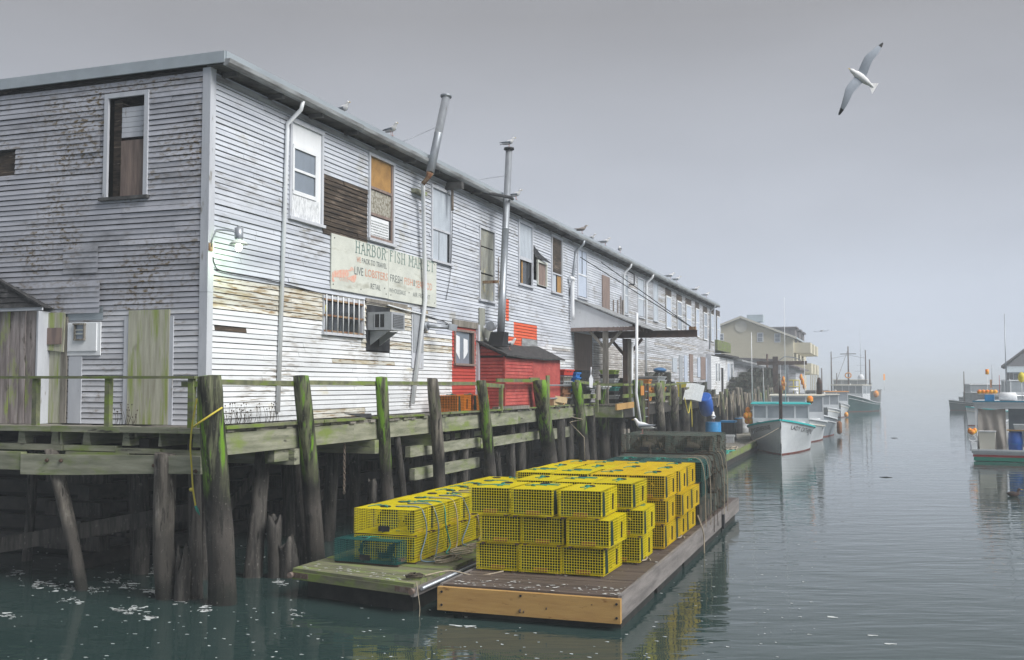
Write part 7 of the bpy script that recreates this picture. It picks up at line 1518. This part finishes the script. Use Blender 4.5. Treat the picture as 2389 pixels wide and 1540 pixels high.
# right shore house
Yg = 130.; GF = Frame(62.7, Yg, -R(27)); gh = thing('grey_house', 'grey gabled house looming in mist above boats at right edge', 'building', (0,0,0), fr=GF); gh['_b'] = [0,0,0]
wp = lambda px, py: (lambda d: (d.x*Yg/d.y-62.7, 0, EYE+d.z*Yg/d.y))(ray(px, py))
a = wp(2346, 900); e1_ = wp(2347, 856); e2_ = wp(2420, 790); part('wall', MB().prism([(a[0],0.,0),(a[0]+9,0.,0),(a[0]+9,0.,e1_[2]),(e2_[0],0.,e2_[2]),(a[0],0.,e1_[2])], (0,14,0)), M['greyhouse'], gh)
part('roof', MB().prism([(a[0]-.5,0.-.3,e1_[2]-.1),(e2_[0],0.-.3,e2_[2]+.02),(a[0]+9.4,0.-.3,e1_[2]-.1),(a[0]+9.4,0.-.3,e1_[2]+.15),(e2_[0],0.-.3,e2_[2]+.3),(a[0]-.5,0.-.3,e1_[2]+.15)], (0,14.6,0)), M['shingle'], gh)
wa, wb = wp(2363, 888), wp(2377, 872); w_ = part('window', MB().box(wa[0]-.15, wb[0]+.15, 0.-.1, 0.-.02, wa[2]-.15, wb[2]+.15), M['white'], gh); part('pane', MB().box(wa[0], wb[0], 0.-.14, 0.-.101, wa[2], wb[2]), M['boatglass'], w_)
part('porch_roof', MB().hexa([(a[0]+.2,0.-3,4.9),(a[0]+9,0.-3,4.9),(a[0]+9,0.-.01,5.6),(a[0]+.2,0.-.01,5.6),(a[0]+.2,0.-3,5.0),(a[0]+9,0.-3,5.0),(a[0]+9,0.-.01,5.75),(a[0]+.2,0.-.01,5.75)]), M['paleroof'], gh)
solo('far_pier', MB().box(a[0]-.5, a[0]+30, -4, 25, -.5, 1.8), M['wet'], 'dark pier under the misty grey house', 'pier', (a[0],0.,0), fr=GF)
# ================================================================ gulls
M['gullw'] = mat('white_feathers', (.80,.80,.80), (.66,.66,.66), (20,20,20), rough=.9, bump=0); M['gullg'] = mat('grey_wing_feathers', (.30,.33,.38), (.25,.28,.32), (20,8,20), rough=.9, bump=0); M['gullt'] = mat('black_wing_tip', (.02,.02,.02)); M['beak'] = mat('yellow_beak', (.65,.45,.06)); M['gleg'] = mat('pink_leg', (.55,.30,.26)); M['gullb'] = mat('brown_feathers', (.22,.19,.17), (.35,.32,.30), (30,30,30), rough=.9, bump=0)
def make_gull(bodym='gullw', wingm='gullg', label='x', pose=0):
    t = thing('seagull', label, 'seagull', (0,0,0), fr=WORLD, group='seagulls perched around the wharf')
    sp_ = [(-.30,.155,.012),(-.22,.165,.035),(-.12,.185,.068),(-.02,.205,.088),(.07,.225,.085),(.125,.265,.060),(.155,.31,.044),(.175,.345,.044),(.20,.36,.040),(.228,.358,.022),(.24,.355,.008)]
    mb = MB(); mb.tube([(0,y,z) for y, z, r in sp_], [r for _,_,r in sp_], 12); part('body', mb, M[bodym], t)
    part('beak', MB().tube([(0,.232,.357),(0,.262,.352),(0,.285,.340)], [.014,.011,.003], 6), M['beak'], t)
    for s_ in (-1, 1):
        w_ = MB(); w_.grid(lambda u, v, s_=s_: (s_*(.03+.062*math.sin(math.pi*min(1,.12+v*.8))*(1-.75*u**2)+.012), .09-.42*u, .262-.03*u-.115*v*(1-u*.85)), 10, 6); w_.grid(lambda u, v, s_=s_: (s_*(.02+.062*math.sin(math.pi*min(1,.12+v*.8))*(1-.75*u**2)), .09-.42*u, .262-.03*u-.115*v*(1-u*.85)), 10, 6); part('wing', w_, M[wingm], t)
        part('wing_tip', MB().tube([(s_*.03,-.27,.232),(s_*.012,-.34,.222),(s_*.0+s_*.004,-.40,.215)], [.016,.012,.003], 6), M['gullt'], t)
        part('leg', MB().tube([(s_*.035,.0,.14),(s_*.035,.01,.07),(s_*.035,.0,.006)], [.012,.007,.008], 5), M['gleg'], t); part('foot', MB().prism([(s_*.035-.022,.05,.002),(s_*.035+.022,.05,.002),(s_*.035,-.012,.002)], (0,0,.008)), M['gleg'], t)
        part('eye', MB().ell((s_*.036,.205,.367), (.006,.007,.007), 6, 5), M['gullt'], t)
    part('tail', MB().grid(lambda u, v: ((v-.5)*(.05+.05*u), -.24-.12*u, .165-.012*u), 3, 3), M[bodym], t); index(t); return t
GW = make_gull(); GB = make_gull('gullb', 'gullb')
ug = {}
def gull(pr, px, py, plane, pv, rz, label, s=1.0):
    """stand a gull with its feet at pixel (px,py) on plane x=pv ('x'), z=pv ('z') or wharf y=pv ('y')"""
    if plane == 'x': t_, z_ = RW(px, py, pv); loc = (pv, t_, z_)
    elif plane == 'z': x_, y_ = HZ(px, py, pv); loc = (x_, y_, pv)
    else: loc = tuple(YD(px, py, pv))
    u = ug.setdefault(pr.name, [0]); o = place(pr, u, loc, rz, label, 'seagulls perched around the wharf'); o.scale = (s*.7,)*3; return o
def roofgull(px, pr, rz, label, s=1.1, x=.36):
    t_ = RW(px, 500, x)[0]; u = ug.setdefault(pr.name, [0]); o = place(pr, u, (x, t_, ROOFZ+.235 if x > .33 else ROOFZ+.2), rz, label, 'seagulls perched around the wharf'); o.scale = (s*.7,)*3; return o
roofgull(912, GW, -1.9, 'seagull on roof edge left of the leaning stovepipe'); roofgull(797, GW, -1.8, 'seagull half hidden behind the roof edge, leftmost on roof', x=.22)
gull(GW, 0, 0, 'z', -9, 0, 'x') if False else None
o = place(GW, ug.setdefault(GW.name, [0]), (t2.x, t2.y, t2.z+.09), -1.6, 'seagull standing on cap of the straight stovepipe', 'seagulls perched around the wharf'); o.scale = (.8,)*3
roofgull(1203, GW, -1.7, 'seagull on roof edge just right of the straight stovepipe', 1.15)
roofgull(1357, GB, -1.4, 'brown young seagull on the roof edge above third downpipe', 1.2); roofgull(1379, GW, -1.8, 'seagull on roof just right of the brown young gull', 1.1, x=.2); roofgull(1411, GW, -1.6, 'seagull on roof edge second right of brown gull', 1.2)
roofgull(1445, GW, .3, 'seagull facing away on roof edge, third right of brown gull', 1.2)
for px, l_ in ((1562,'left one of the first seagull pair on the far roof'),(1577,'right one of the first seagull pair on the far roof'),(1621,'left one of the last seagull pair on the far roof'),(1645,'rightmost seagull near the far end of the roof')): roofgull(px, GW, -1.5-.3*math.sin(px), l_, 1.3)
o = place(GW, ug[GW.name], (.55, RW(1188,810,.55)[0], RFp(.42,.35)[2]+.02), -1.55, 'grey seagull standing on the felt roof of red shed', 'seagulls perched around the wharf'); o.scale = (.9,)*3
y_t = RLEN-1.4; vv = None
def ontrap(px, pyfeet, z, fr, label, s, rz):
    d = ray(px, pyfeet); k = (z-EYE)/d.z; p = Vector((d.x*k, d.y*k, z)); o = place(GW, ug[GW.name], (0,0,0), 0, label, 'seagulls perched around the wharf'); o.location = p; o.rotation_euler = (0,0,rz); o.scale = (s*.7,)*3; return o
TOPZ = ZR+.014+4*TP
ontrap(1499, 1012, TOPZ+.005, None, 'white seagull standing on dark traps at the back of the raft', 1.35, R(70))
o = place(GW, ug[GW.name], (bpos.x, bpos.y, ZD+1.22*1.02), .1, 'white seagull with its back turned on tall blue barrel', 'seagulls perched around the wharf'); o.scale = (1.2,)*3
def fly_gull(p, span, label, ax, ay, n='flying_seagull'):
    """p centre; ax unit vector along the wings (right wing tip), ay unit vector tail to head"""
    t = thing(n, label, 'seagull', (0,0,0), fr=WORLD); t.location = p; ax, ay = Vector(ax).normalized(), Vector(ay).normalized(); ay = (ay-ax*ay.dot(ax)*.6).normalized(); az = ax.cross(ay).normalized(); s_ = span
    def Q(x, y, z=0): return ax*x*s_ + ay*y*s_ + az*z*s_
    sp_ = [(-.20,.004),(-.15,.018),(-.07,.036),(.02,.046),(.09,.040),(.13,.026),(.16,.027),(.185,.018),(.20,.006)]
    part('body', MB().tube([Q(0,y) for y,_ in sp_], [r*s_ for _,r in sp_], 12), M['gullw'], t)
    part('beak', MB().tube([Q(0,.195), Q(0,.225,-.004)], [.006*s_,.002*s_], 5), M['beak'], t)
    part('tail', MB().grid(lambda u, v: Q((v-.5)*(.04+.11*u), -.14-.09*u, .0), 3, 4), M['gullw'], t)
    for sd in (-1, 1):
        def wg(u, v, sd=sd, dz=0):
            le = .085 + .05*math.sin(min(1,u/.45)*math.pi/2) - .16*max(0,u-.42)**1.2*1.6; ch = (.125*(1-u**2.4*.86))
            return Q(sd*(.02+.48*u), le-ch*v, .05*math.sin(u*2.6)-.05*u*u+dz+.012*math.sin(v*3.1)*(1-u))
        part('wing', MB().grid(lambda u, v: wg(u, v), 18, 5).grid(lambda u, v: wg(u, v, dz=-.006), 18, 5), M['gullg'], t)  # underside grey as well, its shade against the sky put into the colour
        part('wing_tip', MB().grid(lambda u, v: wg(.86+.14*u, v, dz=.003), 4, 4).grid(lambda u, v: wg(.86+.14*u, v, dz=-.009), 4, 4), M['gullt'], t)
    return t
Df = 22.; P3 = lambda px, py, D=Df: (lambda d: Vector((d.x*D/d.y, D, EYE+d.z*D/d.y)))(ray(px, py))
w1, w2_ = P3(2054, 97), P3(1957, 257); cc = P3(2010, 183); hd_, tl_ = P3(1978, 172), P3(2037, 192)
axv = (w1-w2_) + Vector((0,2.0,0))*0; span = axv.length*1.05
fly_gull(cc, span, 'large seagull gliding with spread wings in sky at upper right', axv, (hd_-tl_)+Vector((0,-.25,.0)))
cc = P3(1916, 772, 60); fly_gull(cc, 1.0, 'tiny distant seagull flying over the misty channel', (1,.2,.12), (.3,-1,0))
# duck on the water and floating scraps
dx, dy = HZ(2364, 1158, 0); dk_ = thing('duck', 'small dark duck swimming at right below stern of the boat', 'duck', (dx, dy, 0)); dk_['_b'] = [0,0,0]
part('body', MB().tube([(-.2,0,.10),(-.15,0,.08),(-.05,0,.06),(.06,0,.06),(.12,0,.10),(.13,0,.17),(.15,0,.22),(.18,0,.23),(.2,0,.22)], [.01,.05,.09,.085,.06,.035,.045,.035,.01], 10), M['darkstack'], dk_); part('beak', MB().tube([(.19,0,.22),(.25,0,.205)], [.015,.008], 6), M['beak'], dk_)
ff = MB(); r_ = random.Random(99)
def fblob(x, y, a, b, n=9, ring=False):
    ph = r_.random()*6; v = []
    for i in range(n):
        t = 2*math.pi*i/n; q = 1+.35*math.sin(2*t+ph)+.25*math.sin(3*t+ph*2); v.append((x+a*q*math.cos(t), y+b*q*math.sin(t), .004))
    if not ring: ff.add(v, [tuple(range(n))])
    else:
        w_ = [(x+(p[0]-x)*.72, y+(p[1]-y)*.72, .004) for p in v]; m_ = r_.randint(3, n); ff.add(v+w_, [(i, (i+1)%n, (i+1)%n+n, i+n) for i in range(m_)])
cl = [(40,1340,24,10),(95,1362,40,14),(150,1370,46,18),(215,1374,46,16),(275,1352,30,14),(300,1368,26,12),(350,1337,20,4),(400,1330,50,16),(440,1324,18,8),(510,1352,30,12),(655,1358,22,7),(735,1352,26,8),(700,1340,14,4),(905,1352,40,8),(960,1358,36,10),(910,1392,40,10),(940,1400,30,6),(445,1268,18,4),(620,1250,16,3),(360,1232,20,3),(95,1226,20,4),(230,1234,24,6),(355,1380,28,16),(420,1398,24,10),(160,1400,40,8),(300,1424,50,20),(480,1420,20,10),(30,1436,30,7),(345,1440,20,4),(690,1430,20,8),(640,1300,60,8),(820,1310,60,8),(1060,1332,70,12),(1210,1330,90,12),(1370,1352,80,10),(1130,1420,60,8),(600,1275,60,8)]
for cx_, cy_, sp_, n_ in cl:
    for k in range(int(n_*1.6)):
        px, py = cx_+r_.gauss(0, sp_*.45), (cy_+r_.gauss(0, 5))*1.0+ (770*.0)
        py = 898 + (py-898)*1.0
        if py < 1180: continue
        x, y = HZ(px, py*1.0, 0); s_ = r_.choice((.012,.02,.03,.05)) if n_ > 6 else r_.choice((.02,.04,.07)); fblob(x, y, s_*1.4, s_*.9, ring=s_ > .028 and r_.random() < .6)
for k in range(420): px, py = r_.uniform(0, 1900), r_.uniform(1235, 1560); x, y = HZ(px, py, 0); s_ = r_.choice((.008,.012,.018)); fblob(x, y, s_*1.5, s_, 6)
for (px, py) in ((945,1400),(925,1408),(985,1355),(1010,1362),(735,1350),(655,1358),(500,1352),(430,1330),(410,1335),(1085,1462),(2010,1480),(2060,1500),(1930,1440)):
    x, y = HZ(px, py, 0)
    for j in range(3 if px < 1500 else 1): fblob(x+r_.uniform(-.15,.15), y+r_.uniform(-.06,.06), r_.uniform(.05,.10), r_.uniform(.03,.05), 12, ring=r_.random()<.4)
solo('water_foam', ff, mat('white_foam', (.60,.63,.63), rough=.8), None, None, kind='stuff')
for k, (px, py) in enumerate(((2163,1166),(2120,1070))):
    x, y = HZ(px*.9552+60*k, py*.9552 if not k else 1022, 0); solo('driftwood', MB().tube([(x-.22,y,.0),(x,y+.02,.012),(x+.22,y,.004)], [.01,.02,.01], 6), M['wet'], ('dark stick floating in the open channel','second floating stick nearer the right boats')[k], 'driftwood', (x,y,0))
# unused prototypes that were never placed
for p_ in PY+PO+PD+PG_+[GW, GB]:
    u = used.get(p_.name) or ug.get(p_.name)
    if not (u and u[0]):
        for c_ in kids(p_): bpy.data.objects.remove(c_)
        bpy.data.objects.remove(p_)
for o in COL.objects:
    for k_ in ('_b','_z1','_wd','_ya'):
        if k_ in o: del o[k_]
